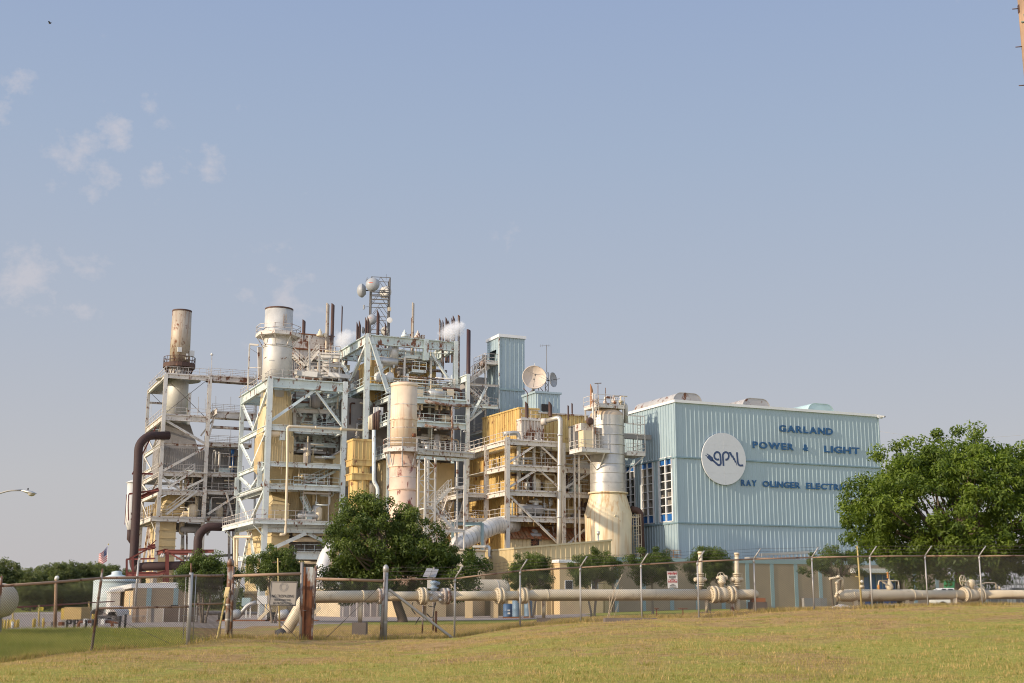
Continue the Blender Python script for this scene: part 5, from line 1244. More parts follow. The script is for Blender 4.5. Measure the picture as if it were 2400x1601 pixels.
DS=thing("duct_stand","pale blue steel stand holding up the fat silver duct","stand",PB(1130,1290,B1-3.2));pz=onB(1130,1226,B1-3.2)[1]
x1_,x0_=onB(1130,1260,B1-3.2)[0],onB(1130,1260,B1-3.2)[0]-3.6
I(DS,"leg",(x1_,B1-3.2,0),(x1_,B1-3.2,pz),.28,.28,BLUET,up=(0,1,0));I(DS,"leg",(x0_+1.2,B1-.2,0),(x0_+1.2,B1-.2,pz),.25,.25,BLUET,up=(0,1,0));I(DS,"beam",(x1_,B1-3.2,pz),(x1_,B1+2.4,pz),.25,.3,BLUET);I(DS,"beam",(x1_-3.8,B1-3.2,pz-.1),(x1_-.2,B1-3.2,pz-.1),.25,.3,BLUET)
for u,v0,v1,Y,lb in((1234.5,941,978,144,"short rust-brown exhaust stub with a slanted mouth left of the silver pipe bend"),(1290,941,976,144,"rust-brown exhaust stub with a slanted mouth above the silver pipe bend"),(1332,950,985,144,"thin bent black exhaust pipe near the grey cabinet"),(1341,945,968,148,"very thin rusty mast behind the yellow penthouse roof")):
 vent(u,v0,v1,Y,.22 if u<1300 else.09,VENTP,lb,"exhausts on the yellow boiler",.6 if u<1300 else.1)
bl=thing("floodlight_mast","short dark mast with a bent arm in front of the small blue penthouse","mast",PB(1237,960,yb+2));MB().tube(bend([PB(1237,962,yb+2),PB(1237,922,yb+2),PB(1227,910,yb+2)],.2),.06,6).build("mast_tube",VENTP,bl)
# ------------ round pinkish stack between the boilers
def lathe_part(T,name,c,prof,mt,n=40,caps=True):return MB().lathe(c,prof,n,caps=caps).build(name,mt,T)
YP=131.0;q=mpp(YP);c=PW(945,1054,YP);c=(c[0],c[1],0);Z=lambda v:W(945,v,YP)[2]
T=thing("smoke_stack","cream and pink smokestack with rust runs and red scars, behind the dark tree","smokestack",c)
r=31.2*q
lathe_part(T,"upper_shell",c,[(r,Z(1054)),(r*1.0,Z(903))],CREAMS)
lathe_part(T,"lower_shell",c,[(r*1.0,0),(r*1.0,Z(1054)-.3)],PINK)
lathe_part(T,"top_rim",c,[(r*1.01,Z(908)),(r*1.04,Z(906)),(r*1.04,Z(901)),(r*.95,Z(899.5))],CREAMS)
lathe_part(T,"mouth",c,[(r*.9,Z(903)),(r*.9,Z(899)+.02)],RUSTY)
for v in(984,1094,1148):MB().ring(c,r,r*1.06,Z(v)-.09,Z(v)+.09,40).build("ring_band",CREAMS if v<1054 else PINK,T)
for v in(951,1005,1120):MB().ring(c,r,r*1.012,Z(v)-.04,Z(v)+.04,40).build("weld_seam",RUSTW,T)
octring(T,c,47.5*q,Z(1055),8,WHITER,RAILM,r,.3,Z(1055)-Z(1090),r*1.02)
MB().lathe((c[0]+r*.45,c[1]-r*.85,Z(1023)),[(.2,0),(.22,.28),(.12,.3)],12,axis=(.4,-1,0)).build("port",RUSTY,T)
MB().tube([(c[0]+r*.40,c[1]-r*.94,Z(1005)),(c[0]+r*.40,c[1]-r*.94,Z(995))],.06,6).build("port",RUSTW,T)
gg=random.Random(9);SCM=mat("paint_scar_red",(.27,.085,.065),.75,var=.3)
def scar(uu,vv,w,h,nb):
 for k in range(max(1,nb//14)):
  t0=-math.pi/2+uu+gg.gauss(0,w*.8);z0_=Z(vv)+gg.gauss(0,h*.8);n_=26;V=[]
  for i_ in range(n_):
   a=2*math.pi*i_/n_;e=gg.uniform(.35,1.1);t=t0+w*.55*e*math.cos(a);z=z0_+h*.75*e*math.sin(a)
   V.append((c[0]+r*1.007*math.cos(t),c[1]+r*1.007*math.sin(t),z))
  MB().poly(V).build("paint_scar",SCM,T)
scar(.34,1184,.22,.55,150);scar(.1,1131,.09,.65,26);scar(.25,1160,.13,.18,26);scar(-.55,1160,.12,.4,30)
wb=thing("walkway","rust-eaten railed walkway bridging from the pinkish smokestack to the yellow boiler frame","walkway",PW(980,1062,142))
p0,p1=PW(978,1059,YP-1.2),PW(1112,1069,146.5)
I(wb,"beam",p0,p1,.2,.45,WHITER);q0,q1=(p0[0],p0[1]+1.3,p0[2]),(p1[0],p1[1]+1.3,p1[2]);I(wb,"beam",q0,q1,.2,.45,WHITER)
MB().hexa([(p0[0],p0[1],p0[2]+.2),(p1[0],p1[1],p1[2]+.2),(q1[0],q1[1],q1[2]+.2),(q0[0],q0[1],q0[2]+.2)],[(p0[0],p0[1],p0[2]+.26),(p1[0],p1[1],p1[2]+.26),(q1[0],q1[1],q1[2]+.26),(q0[0],q0[1],q0[2]+.26)]).build("deck",DECK,wb)
for x,y in((p0,p1),(q0,q1)):railing(wb,[(x[0],x[1],x[2]+.25),(y[0],y[1],y[2]+.25)],RAILM)
YZ=140;sx0,sx1=PW(995,1250,YZ),PW(1050,1250,YZ)
ST=thing("stair_tower","narrow white zigzag stair tower with open braced sides, right of the pinkish smokestack","stair tower",(sx0[0],sx0[1],0))
zt_=W(995,1073,YZ)[2];xs_=(sx0[0],sx0[0]+1.15)
for x in xs_:
 for b in(0,2.2):MB().bar((x,sx0[1]+b,0),(x,sx0[1]+b,zt_),.2).build("column",WHITE,ST)
m=MB();k=0;z=1.0
while z<zt_-.5:
 for b in(0,2.2):m.bar((xs_[0],sx0[1]+b,z),(xs_[1],sx0[1]+b,z),.12);m.bar((xs_[0]if k%2 else xs_[1],sx0[1]+b,z),(xs_[1]if k%2 else xs_[0],sx0[1]+b,min(zt_,z+1.25)),.09)
 z+=1.25;k+=1
m.build("lattice",WHITE,ST)
zl_=[2.2+2.35*i for i in range(int((zt_-2)/2.35))]
xr_=xs_[1]+3.0
for i,z in enumerate(zl_):
 e=i%2;stair(ST,(xs_[1]+(.1 if e else 2.4),sx0[1]+.2+e,z-2.3),(xs_[1]+(2.4 if e else.1),sx0[1]+.2+e,z),.85,WHITE,(0,1,0))
 xx=(xs_[1]+2.4)if e else xs_[0]
 MB().box(xx,xx+1.15,sx0[1],sx0[1]+2.2,z-.12,z).build("landing",WHITE,ST)
 railing(ST,[(xx,sx0[1],z),(xx+1.15,sx0[1],z)],RAILM)
for b in(0,2.2):MB().bar((xr_+.5,sx0[1]+b,0),(xr_+.5,sx0[1]+b,zt_),.18).build("column",WHITE,ST)
for z in(zl_[1],zl_[3]):I(ST,"beam",(xs_[0],sx0[1]-.1,z-.1),(xr_+.5,sx0[1]-.1,z-.1),.15,.3,WHITE)
# ------------ second unit: aqua frame carrying the silver stack
p=PW(625.5,1100,155.0);A2,B2=p[0],p[1]
xR=onB(806,1000,B2)[0];bL=onA(566,1000,A2)[0]
v2=[1221,1134.5,1081,993.5,884];l2=[onB(626,v,B2)[1]for v in v2]
T=thing("steelwork","pale aqua braced steel frame around the broad silver stack, its big top beams flaking","steel frame",(A2,B2,0))
for x,w in((A2,.62),(xR,.6)):
 I(T,"column",(x,B2,0),(x,B2,l2[4]+.1),w,w,GREENW,up=(0,1,0));I(T,"column",(x,bL,0),(x,bL,l2[4]),.5,.5,GREENW,up=(0,1,0))
zt=l2[4]
for(p_,q_)in(((A2+.31,B2,zt-.62),(xR-.3,B2,zt-.62)),((A2,B2+.31,zt-.62),(A2,bL-.25,zt-.62)),((A2+.3,bL,zt-.62),(xR-.3,bL,zt-.62)),((xR,B2+.3,zt-.62),(xR,bL-.25,zt-.62))):I(T,"top_beam",p_,q_,.5,1.24,GREEN)
am=(A2+xR)/2
for b in(B2+2.0,bL-1.8):I(T,"top_beam",(A2+.3,b,zt-.75),(xR-.3,b,zt-.75),.4,.9,GREEN)
for a in(am-1.6,am+2.2):I(T,"top_beam",(a,B2+.3,zt-.7),(a,bL-.3,zt-.7),.4,1.0,GREEN)
MB().box(A2-.1,am+.2,bL-.2,bL+2.2,zt,zt+.1).build("platform",DECK,T)
railing(T,[(A2+.1,bL+2,zt),(A2+.1,B2+.1,zt),(xR-5.2,B2+.1,zt)],RAILM)
for i,z in enumerate(l2[:4]):
 d=.75 if i in(0,3)else.6
 I(T,"beam",(A2+.31,B2,z-d/2),(xR-.3,B2,z-d/2),.42,d,GREENW)
 I(T,"beam",(A2,B2+.31,z-d/2),(A2,bL-.25,z-d/2),.42,d*.85,GREENW)
 I(T,"beam",(xR,B2+.31,z-d/2),(xR,bL-.25,z-d/2),.42,d*.85,GREENW)
y_=B2-.05
brace(T,(A2+.3,y_,l2[3]+.45),(am+.8,y_,zt-1.3),GREENW,.34);brace(T,(am+1.0,y_,zt-1.3),(xR-.3,y_,l2[3]+.35),GREENW,.34)
brace(T,(A2+1.6,bL-1,l2[3]+.4),(am+.4,bL-1,zt-1.2),GREENW,.28);brace(T,(am+3.4,bL,zt-1.2),(xR,bL,l2[3]),GREENW,.28)
x_=A2-.08;bm=(B2+bL)/2
for z0,z1 in((l2[3]+.1,zt-1.25),(l2[1]+.1,l2[2]-.6),(l2[2]+.1,l2[3]-.75),(l2[0]+.1,l2[1]-.6)):
 brace(T,(x_,bL-.3,z1),(x_,bm,z0),GREENW,.3);brace(T,(x_,B2+.3,z1),(x_,bm+.1,z0),GREENW,.3)
brace(T,(x_,bm,l2[0]-.8),(x_,bL-.3,.6),GREENW,.3);brace(T,(x_,bm-.2,l2[0]-.8),(x_,B2+.3,1.0),GREENW,.3)
zk=onB(710,1242,B2)[1]
I(T,"beam",(A2+.31,B2,zk-.1),(xR-.3,B2,zk-.1),.42,.55,GREENW)
brace(T,(am+.3,y_,zk-.4),(A2+.3,y_,onB(640,1292,B2)[1]),GREENW,.45);brace(T,(am+.6,y_,zk-.4),(xR-.8,y_,onB(769,1282,B2)[1]),GREENW,.45)
zq=onA(590,1306,A2)[1];I(T,"beam",(A2,B2+.3,zq),(A2,bL-.2,zq),.42,.6,GREENW);I(T,"beam",(A2+4,B2+.2,onB(730,1302,B2)[1]),(xR,B2+.2,onB(730,1302,B2)[1]),.5,.95,GREENW)
I(T,"hanger",(A2-.4,B2+1.9,l2[1]-.2),(A2-.4,B2+1.9,l2[2]+.1),.55,.55,GREENW,up=(0,1,0));I(T,"hanger",(A2-.4,bL-.5,l2[1]-.3),(A2-.4,bL-.5,l2[2]-.7),.5,.5,GREENW,up=(0,1,0))
xo=A2-1.6
MB().box(xo,xR,B2-.9,bL+1.6,l2[0]+.02,l2[0]+.12).build("platform",DECK,T);I(T,"edge_beam",(xo,B2-.9,l2[0]-.2),(xo,bL+1.6,l2[0]-.2),.25,.5,GREENW);I(T,"edge_beam",(xo+.14,B2-.9,l2[0]-.18),(xR,B2-.9,l2[0]-.18),.25,.42,GREENW)
for b in(B2-.5,bL):brace(T,(xo+.1,b,l2[0]-.45),(A2-.2,b,l2[0]-1.8),GREENW,.16)
railing(T,[(xo,bL+1.6,l2[0]+.1),(xo,B2-.9,l2[0]+.1),(xR-3.5,B2-.9,l2[0]+.1)],RAILM,1.15,1.25)
for z in(l2[1],l2[2]):
 MB().box(A2+1.2,xR-.3,B2+.3,B2+2.4,z-.1,z-.02).build("platform",DECK,T)
railing(T,[(A2+3.4,B2+.15,l2[1]),(xR-.4,B2+.15,l2[1])],RAILG)
zlp=onA(600,1150,A2)[1]
MB().box(A2-.2,A2+2.6,B2+1,bL+2.5,zlp-.1,zlp).build("platform",DECK,T);railing(T,[(A2+.6,bL+2.5,zlp),(A2+.6,B2+1,zlp),(A2+4.6,B2+1,zlp+.1)],RAILG);I(T,"edge_beam",(A2+.6,B2+1,zlp-.25),(A2+.6,bL+2.5,zlp-.25),.2,.4,GREENW);I(T,"edge_beam",(A2+.6,B2+.9,zlp-.25),(A2+4.6,B2+.9,zlp-.1),.2,.4,GREENW)
for(x0,z0,x1,z1)in((xR-4.6,l2[1],xR-.6,l2[1]+2.0),(A2+6.3,l2[0]+.1,A2+4.8,l2[0]+3.2)):stair(T,(x0,B2+1.2,z0),(x1,B2+1.2,z1),.8,RAILG,(0,1,0))
s0=onB(710,1180,B2+.8)[0];z0=l2[0]+.1
for k in range(2):
 zz=z0+3.4+1.3*k;MB().box(s0,s0+3.4-.8*k,B2+.6,B2+1.8,zz,zz+.12).build("scaffold_deck",WHITE,T);railing(T,[(s0,B2+.6,zz),(s0+3.4-.8*k,B2+.6,zz)],RAILM)
for x in(s0,s0+3.2):MB().bar((x,B2+.6,z0),(x,B2+.6,z0+5.8),.1).build("scaffold_post",RAILM,T)
cb=B2+4.3;ca=onB(650.5,830,cb)[0];c=(ca,cb,0);Ys=p2w(ca,cb,0)[1];q=mpp(Ys);Z=lambda v:W(650,v,Ys)[2]
S=thing("smoke_stack","broad pale silver smokestack with a rusty eight-sided railed ring, above the aqua frame","smokestack",c)
r=33.8*q
lathe_part(S,"shell",c,[(r*1.02,Z(935)),(r*1.01,Z(820)),(r*.985,Z(815)),(r*.985,Z(725))],STACK,48)
lathe_part(S,"top_rim",c,[(r*1.0,Z(728)),(r*1.0,Z(725)+.02)],VENTP,48);lathe_part(S,"mouth",c,[(r*.9,Z(726)),(r*.9,Z(724.5)+.04)],DARK,48)
for v in(812,815.5):MB().ring(c,r,r*1.05,Z(v)-.06,Z(v)+.06,48).build("ring_band",STACK,S)
octring(S,c,54*q,Z(786),8,WHITER,RAILM,r,.3,Z(786)-Z(811),r*1.0)
m=MB();ladder_mb(m,(c[0]+.2,c[1]-r-.05,Z(769)),Z(742),(1,0,0),w=.3);m.build("ladder",STACKR,S)
for u,v in((620,840),(659,842),(667,841),(620,770)):
 p_=PB(u,v,cb-r*(.7 if u<640 else.95));MB().bar(p_,(p_[0]+.1,p_[1]-.5,p_[2]+.1),.07).build("port",VENTP,S)
D=thing("stack_duct","cream yellow tapering duct under the broad silver stack, inside the aqua frame","duct",(ca,cb,l2[0]))
def sq(cx,cy,s,z,t=0):return[(cx-s,cy-s,z),(cx+s,cy-s,z),(cx+s,cy+s,z),(cx-s,cy+s,z)]
z1,z2,z3,z4=Z(920),Z(985),Z(1102),Z(1135)
def octo(s,z,k=.42):e=s*k;return[(ca-e,cb-s,z),(ca+e,cb-s,z),(ca+s,cb-e,z),(ca+s,cb+e,z),(ca+e,cb+s,z),(ca-e,cb+s,z),(ca-s,cb+e,z),(ca-s,cb-e,z)]
MB().hexa(octo(1.98,z2-2.2,.75),octo(1.72,z1,.45)).build("upper_cone",YELC,D)
m=MB()
for k in range(9):
 t=k/9;m.bar(lerp((ca-1.98+3.96*t,cb-2.0,z2-2.2),(ca-1.5+3.0*t,cb-1.74,z1),0),lerp((ca-1.98+3.96*t,cb-2.0,z2-2.2),(ca-1.2+2.4*t,cb-1.74,z1),1),.05,.05)
m.build("seam",YELC,D)
zz=z2-2.2
m=MB().ribs((ca-2.0,cb+2),(ca-2.0,cb-2),z3,zz,.3,.05,(-1,0));m.ribs((ca-2.0,cb-2),(ca+2.0,cb-2),z3,zz,.3,.05,(0,-1));m.box(ca-1.9,ca+2,cb-1.9,cb+2,z3,zz-.02);m.build("duct_wall",YELC,D)
MB().hexa([(ca+.6,cb-1.2,z4-1.2),(ca+1.8,cb-1.2,z4-1.2),(ca+1.8,cb+1.2,z4-1.2),(ca+.6,cb+1.2,z4-1.2)],sq(ca,cb,2.02,z3)).build("hopper",YELC,D)
X=thing("duct_casing","long ribbed yellow casing behind the middle floors of the aqua frame","casing",(A2+4,B2+4,l2[0]))
x0,x1=onB(684,1100,B2+3.2)[0],onB(773,1100,B2+3.2)[0];zt5,zb5=onB(700,1066,B2+3.2)[1],onB(700,1137,B2+3.2)[1]
MB().ribs((x0,B2+3.2),(x1,B2+3.2),zb5,zt5,.28,.04,(0,-1)).build("wall",YELC,X);MB().box(x0,x1+.2,B2+3.25,B2+5.6,zb5,zt5-.02).build("wall",YELC,X)
MB().box(x0-.6,x0-.01,B2+3.0,B2+5,zb5-1,zt5+.8).build("pilaster",YELC,X)
x2,x3=onB(780,1100,B2+2.4)[0],onB(806,1100,B2+2.4)[0];za,zb=onB(783,1068,B2+2.4)[1],onB(806,1048,B2+2.4)[1]
MB().hexa([(x2,B2+2.4,zb5),(x3+.6,B2+2.4,zb5),(x3+.6,B2+5,zb5),(x2,B2+5,zb5)],[(x2,B2+2.4,za),(x3+.6,B2+2.4,zb),(x3+.6,B2+5,zb),(x2,B2+5,za)]).build("sloped_duct",YELC,X)
MB().hexa([(x2-.8,B2+2.0,za-.5),(x3+.6,B2+2.0,zb+.05),(x3+.6,B2+5.2,zb+.05),(x2-.8,B2+5.2,za-.5)],[(x2-.8,B2+2.0,za-.35),(x3+.6,B2+2.0,zb+.2),(x3+.6,B2+5.2,zb+.2),(x2-.8,B2+5.2,za-.35)]).build("duct_cover",GREY,X)
x4=onB(812,1180,B2+4)[0];MB().ribs((x0-1,B2+4),(x4,B2+4),l2[0]-.2,zb5,.6,.05,(0,-1)).build("lower_wall",YELC,X)
x5=onB(700,1180,B2+3.4)[0];MB().ribs((x0-2.2,B2+3.3),(x5,B2+3.3),l2[0],onB(700,1138,B2+3.3)[1],.3,.05,(0,-1)).build("lower_wall",YELC,X)
hb=B2+.9;x0,x1=onB(637,1200,hb)[0],onB(677,1200,hb)[0];z0,z1=l2[0]+.05,onB(640,1182,hb)[1];zt6=onB(650,1172,hb)[1]
FH=thing("fan_housing","cream fan housing with a hipped top on the wide floor of the aqua frame","fan housing",(x0,hb,z0));bb=hb+4.6
MB().box(x0,x1,hb,bb,z0,z1).build("box",YELC,FH);MB().hexa([(x0-.06,hb-.06,z1),(x1+.06,hb-.06,z1),(x1+.06,bb,z1),(x0-.06,bb,z1)],[(x0+.35,hb+.8,zt6),(x1-.6,hb+.8,zt6),(x1-.6,bb-.8,zt6+2.0),(x0+.35,bb-.8,zt6+2.0)]).build("hip_top",YELC,FH)
m=MB()
for k in range(9):b=hb+.1+(bb-hb-.2)*k/8;m.box(x0-.16,x0-.003,b-.05,b+.05,z0,z1)
m.box(x0-.17,x0-.003,hb-.02,bb,z1-.2,z1-.08);m.build("stiffener",YELC,FH)
IN=thing("inlet_duct","cream inlet duct of stacked horizontal panels under the wide floor of the aqua frame","duct",(A2+.8,B2+.9,0))
x0,x1=onB(636,1270,B2+.9)[0],onB(677,1270,B2+.9)[0];ztop=l2[0]-.45;be=onA(578,1270,x0)[0];n=9;m=MB()
for k in range(n):
 z0,z1=.3+(ztop-.3)*k/n,.3+(ztop-.3)*(k+1)/n;e=.05
 m.box(x0,x1,B2+.9,be,z0,z1-.12);m.box(x0-.12,x1+.12,B2+.78,be+.1,z1-.12,z1)
m.build("duct_wall",YELC,IN)
E=thing("boiler_piping","pipes, stairs and floors crowded inside the aqua frame of the silver stack","piping",(A2,B2,l2[0]))
clutter(E,onB(690,950,B2+4)[0],xR+1.5,B2+3.5,B2+7.5,[l2[3],l2[3]+3.0],31,GREENW,RAILG,n=18)
clutter(E,onB(690,1040,B2+4)[0],xR+1.5,B2+5.8,B2+7.5,[l2[2]+.4,l2[2]+3.1],35,GREENW,RAILG,n=18)
clutter(E,A2+4.5,xR-.6,B2+.8,B2+2.6,[l2[0]+.1,l2[1],l2[2]],32,GREENW,RAILG,n=9,slabs=False,hmat=[CREAMP,GREENW,YELC,WHITE])
clutter(E,A2+3.0,xR,B2+1.5,B2+6,[.2,3.6],33,GREENW,RAILG,n=16,hmat=[CREAMP,GREENW,CREAMP,GALVR,GREY])
for(u0,v0,u1,v1)in((690,1062,800,1010),(700,1030,858,985)):
 p0,p1=PB(u0,v0,B2+5.5),PB(u1,v1,B2+5.5);I(E,"sloped_beam",p0,p1,.35,.6,GREEN);railing(E,[p0,p1],RAILG,1.3)
for k in range(4):brace(E,PB(700+30*k,1010,B2+6),PB(722+30*k,950,B2+6),GREEN,.3);
I(E,"sloped_beam",PB(690,950,B2+5),PB(800,935,B2+5),.4,.7,GREEN)
MB().box(onB(684,1000,B2+8)[0],onB(880,1000,B2+8)[0],B2+8,B2+8.3,.5,onB(700,915,B2+8)[1]).build("dark_casing",GREYD,E)
bq=B2+5.2
for u0,v0,u1,v1,w,mt_ in((684,938,741,942,.55,GREEN),(741,942,800,946,.5,GREEN),(683,962,785,966,.55,WHITE),(682,921,718,905,.45,GREEN),(765,921,790,910,.5,GREEN),(798,976,856,953,.55,GREENW),(701,1025,754,1008,.7,GREENW),(733,1029,803,1003,.45,GREEN),(764,993,854,956,.4,GREEN),(684,912,800,918,.6,GREEN),(690,1043,800,1047,.4,GREEN),(808,925,858,929,.6,GREEN),(808,1008,858,1011,.4,GREENW),(700,1012,730,1014,.3,SIGNW),(700,1005,728,1006,.25,SIGNW)):
 p0,p1=PB(u0,v0,bq),PB(u1,v1,bq);I(E,"floor_beam",p0,p1,.35,w,mt_)
 if mt_ is not SIGNW and u1-u0>50 and v0>930:railing(E,[(p0[0],p0[1]-.1,p0[2]+w/2),(p1[0],p1[1]-.1,p1[2]+w/2)],RAILG)
for u,v0,v1 in((737,1060,905),(790,1060,905),(690,1060,955),(826,1060,900),(840,1030,925)):I(E,"column",PB(u,v0,bq+.3),PB(u,v1,bq+.3),.4,.4,GREENW if u!=690 else WHITE,up=(0,1,0))
for u0,v0,u1,v1 in((740,942,757,982),(695,955,709,980),(692,1045,680,1000),(765,982,783,945),(800,985,822,930),(832,940,852,990),(820,1000,840,960),(757,1020,792,1040),(700,940,736,915)):brace(E,PB(u0,v0,bq-.1),PB(u1,v1,bq-.1),GREENW,.3)
MB().ribs((onB(838,1000,bq+1)[0],bq+1),(onB(851,1000,bq+1)[0],bq+1),onB(840,1032,bq+1)[1],onB(840,972,bq+1)[1],.4,.05,(0,-1)).build("yellow_panel",YEL,E)
MB().box(onB(693,1060,bq-1)[0],onB(762,1060,bq-1)[0],bq-1.4,bq+1,onB(700,1062,bq-1)[1],onB(700,1057,bq-1)[1]).build("duct_top",GREY,E)
for u in(881,888,894):p0=PW(u,963,151);MB().box(p0[0]-.22,p0[0]+.22,p0[1],p0[1]+.3,p0[2]-.5,p0[2]+.45).build("white_box",SIGNW,E)
for v_,r_ in((1252,.2),(1264,.32),(1318,.2)):MB().tube([PB(686,v_,B2+1.0),PB(806,v_+2,B2+1.0)],r_,10).build("pipe",CREAMP,E)
pz_=PB(690,1299,B2+.6);pz2=PB(806,1301,B2+.6);railing(E,[pz_,pz2],RAILG,1.2,1.2);MB().box(pz_[0],pz2[0],B2+.6,B2+3,pz_[2]-.12,pz_[2]).build("platform",DECK,E);MB().ribs((pz_[0],B2+3.2),(pz2[0],B2+3.2),0,l2[0]-.6,.6,.05,(0,-1)).build("back_wall",GREY,E)
bp=B2-.9
LP=thing("cream_pipe","cream pipe climbing the front of the aqua frame and running right along its beam","pipe",PB(672,1253,bp))
MB().tube(bend([PB(656,1253,bp),PB(669,1253,bp),PB(673,1100,bp),PB(673.5,999,bp),PB(690,1000,bp),PB(864,1009,bp+.6)],.45,4),.15,12).build("pipe",CREAMP,LP)
for u in(680,740,800):MB().lathe(PB(u,999.5+(u-673)*.0465,bp+.2),[(.21,-.1),(.21,.1)],12,axis=(1,0,0)).build("pipe_collar",CREAMP,LP)
LQ=thing("cream_pipe","cream pipe bent like a shepherd crook down the left corner of the aqua frame","pipe",PA(552,1350,A2-.8))
MB().tube(bend([PA(590,1258,A2-.7),PA(549,1258,A2-.7),PA(550,1345,A2-.7)],.6,4),.17,10).build("pipe",CREAMP,LQ);MB().tube([PA(556,1265,A2-1.0),PA(555,1345,A2-1.0)],.12,8).build("pipe",CREAMP,LQ)
for(u,v,k)in((645,1016,1),(858,925,0)):
 pp_=PB(u,v,B2+(.4 if k else 5));t=thing("pressure_drum","small cream drum hung under the second beam of the aqua frame" if k else "small cream drum hung high near the right column of the aqua frame","drum",pp_);MB().lathe((pp_[0]-.7,pp_[1],pp_[2]),[(.3,-.08),(.42,.1),(.42,1.1),(.3,1.3)],14,axis=(1,0,0)).build("drum_shell",CREAMP,t);MB().box(pp_[0]+.55,pp_[0]+1.2,pp_[1]-.3,pp_[1]+.3,pp_[2]-.8,pp_[2]+.5).build("valve_block",GREENW,t);MB().tube([(pp_[0]+.9,pp_[1]-.1,pp_[2]-.6),(pp_[0]+.9,pp_[1]-.1,pp_[2]-5)],.05,6).build("hanging_rod",CREAMP,t)
YD=150;q=mpp(YD);cc=PW(842,1100,YD);Zd=lambda v:W(842,v,YD)[2]
TD=thing("yellow_duct_tower","upright yellow duct with a square head and two collars, left of the pinkish smokestack","duct",(cc[0],cc[1],0))
def box8(s,z0,z1,e):return[(cc[0]-s,cc[1]-s+e,z)if False else None for z in()]
s=1.15
m=MB();z0,z1=Zd(1080),Zd(1036);m.ribs((cc[0]-s,cc[1]+s),(cc[0]-s,cc[1]-s),z0,z1,.5,.05,(-1,0));m.ribs((cc[0]-s,cc[1]-s),(cc[0]+s,cc[1]-s),z0,z1,.5,.05,(0,-1));m.box(cc[0]-s+.02,cc[0]+s,cc[1]-s+.02,cc[1]+s,z0,z1);m.build("square_head",YEL,TD)
MB().box(cc[0]-s-.1,cc[0]+s+.1,cc[1]-s-.1,cc[1]+s+.1,z1,z1+.22).build("head_trim",YEL,TD)
for va,vb in((1094,1081),(1127,1114)):MB().box(cc[0]-s-.08,cc[0]+s+.08,cc[1]-s-.08,cc[1]+s+.08,Zd(va),Zd(vb)).build("collar",YEL,TD);MB().box(cc[0]-s-.16,cc[0]+s+.16,cc[1]-s-.16,cc[1]+s+.16,Zd(vb),Zd(vb)+.12).build("collar_trim",YEL,TD)
lathe_part(TD,"round_duct",cc[:2]+(0,),[(s*1.0,.3),(s*1.02,Zd(1080))],YEL,20)
m=MB()
for k in range(12):t=k*math.pi/6+.1;m.bar((cc[0]+s*1.02*math.cos(t),cc[1]+s*1.02*math.sin(t),.3),(cc[0]+s*1.04*math.cos(t),cc[1]+s*1.04*math.sin(t),Zd(1080)),.06)
m.build("seam",YEL,TD)
WP=thing("downpipe","tall pale aqua downpipe with a kink, between the yellow duct and the pinkish smokestack","pipe",PW(878,1180,149));MB().tube(bend([PW(876,1008,149),PW(876,1130,149),PW(885,1142,149),PW(885,1200,149),PW(885,1300,149)],.5),.22,10).build("pipe",GREENW,WP)
for k in range(5):
 u=866+5.2*k;mt_=[CREAMP,CREAMP,VENTP,VENTP,VENTP][k];MB().tube(bend([PW(u,1007,150),PW(u,978-3*k,150),PW(u+5,975-3*k,151.5)],.3),.17,8).build("header_pipe",mt_,WP)
SD=thing("silver_duct","fat silver duct elbow coming down behind the left side of the big front tree","duct",PW(765,1320,150));MB().tube(bend([PW(830,1262,152),PW(795,1270,151),PW(768,1300,150),PW(757,1335,149.5),PW(742,1380,149)],1.3,3),.95,24).build("duct_shell",DUCTS,SD)
# ------------ boiler house of the second unit
B3=21.4;A3,z38=onB(914,940,B3);x3=onB(1096,940,B3)[0];lz=[onB(914,v,B3)[1]for v in(1060,984,928)];zr=onB(1096,877,B3)[1]
T=thing("boiler_house_steelwork","tall aqua steel boiler house of stacked railed floors behind the pinkish smokestack","steel frame",(A3,B3,0))
for x in(A3,x3):I(T,"column",(x,B3,0),(x,B3,lz[2]+.1 if x==A3 else zr),.45,.45,GREENW,up=(0,1,0))
b38=onA(858,960,A3)[0]
for i,z in enumerate(lz):
 I(T,"beam",(A3+.23,B3,z-.35),(x3-.23,B3,z-.35),.45,.72,GREEN);I(T,"beam",(A3,B3+.23,z-.3),(A3,b38+4,z-.3),.4,.6,GREENW)
 MB().box(A3+.2,x3-.2,B3+.2,B3+6,z-.08,z-.01).build("platform",DECK,T)
 railing(T,[(A3,b38,z),(A3,B3,z),(x3,B3,z),(x3,B3+6,z)],RAILG)
 for x in(A3+3.3,A3+6.4):I(T,"column",(x,B3+3,z),(x,B3+3,(lz+[zr])[i+1]if i<2 else zr),.3,.3,GREENW,up=(0,1,0))
b39=onA(1047,900,x3)[0];
I(T,"top_beam",(x3,B3,zr-.45),(x3,b39,zr-.45),.4,.9,GREENW);I(T,"beam",(x3-2.6,B3+2.2,zr-1.3),(x3-.2,B3+2.2,zr-1.3),.3,.5,GREENW)
for k in range(3):
 b=B3+2.5+3.0*k;brace(T,(A3+.5,b,lz[2]),(x3-3,b,lz[2]+2.4),YELC,.32)
b4=B3+2.6;A4,z4=onB(862,783,b4);x4=onB(1068,797,b4)[0];z4=onB(862,784,b4)[1];b4L=onA(798,819,A4)[0]
for x,w in((A4,.6),(x4,.55)):I(T,"column",(x,b4,0 if x==A4 else lz[2]),(x,b4,z4+.1),w,w,GREENW,up=(0,1,0))
I(T,"column",(A4,b4L,8),(A4,b4L,z4),.55,.55,GREENW,up=(0,1,0));I(T,"column",(x4,b4L,8),(x4,b4L,z4),.5,.5,GREENW,up=(0,1,0))
d=1.25
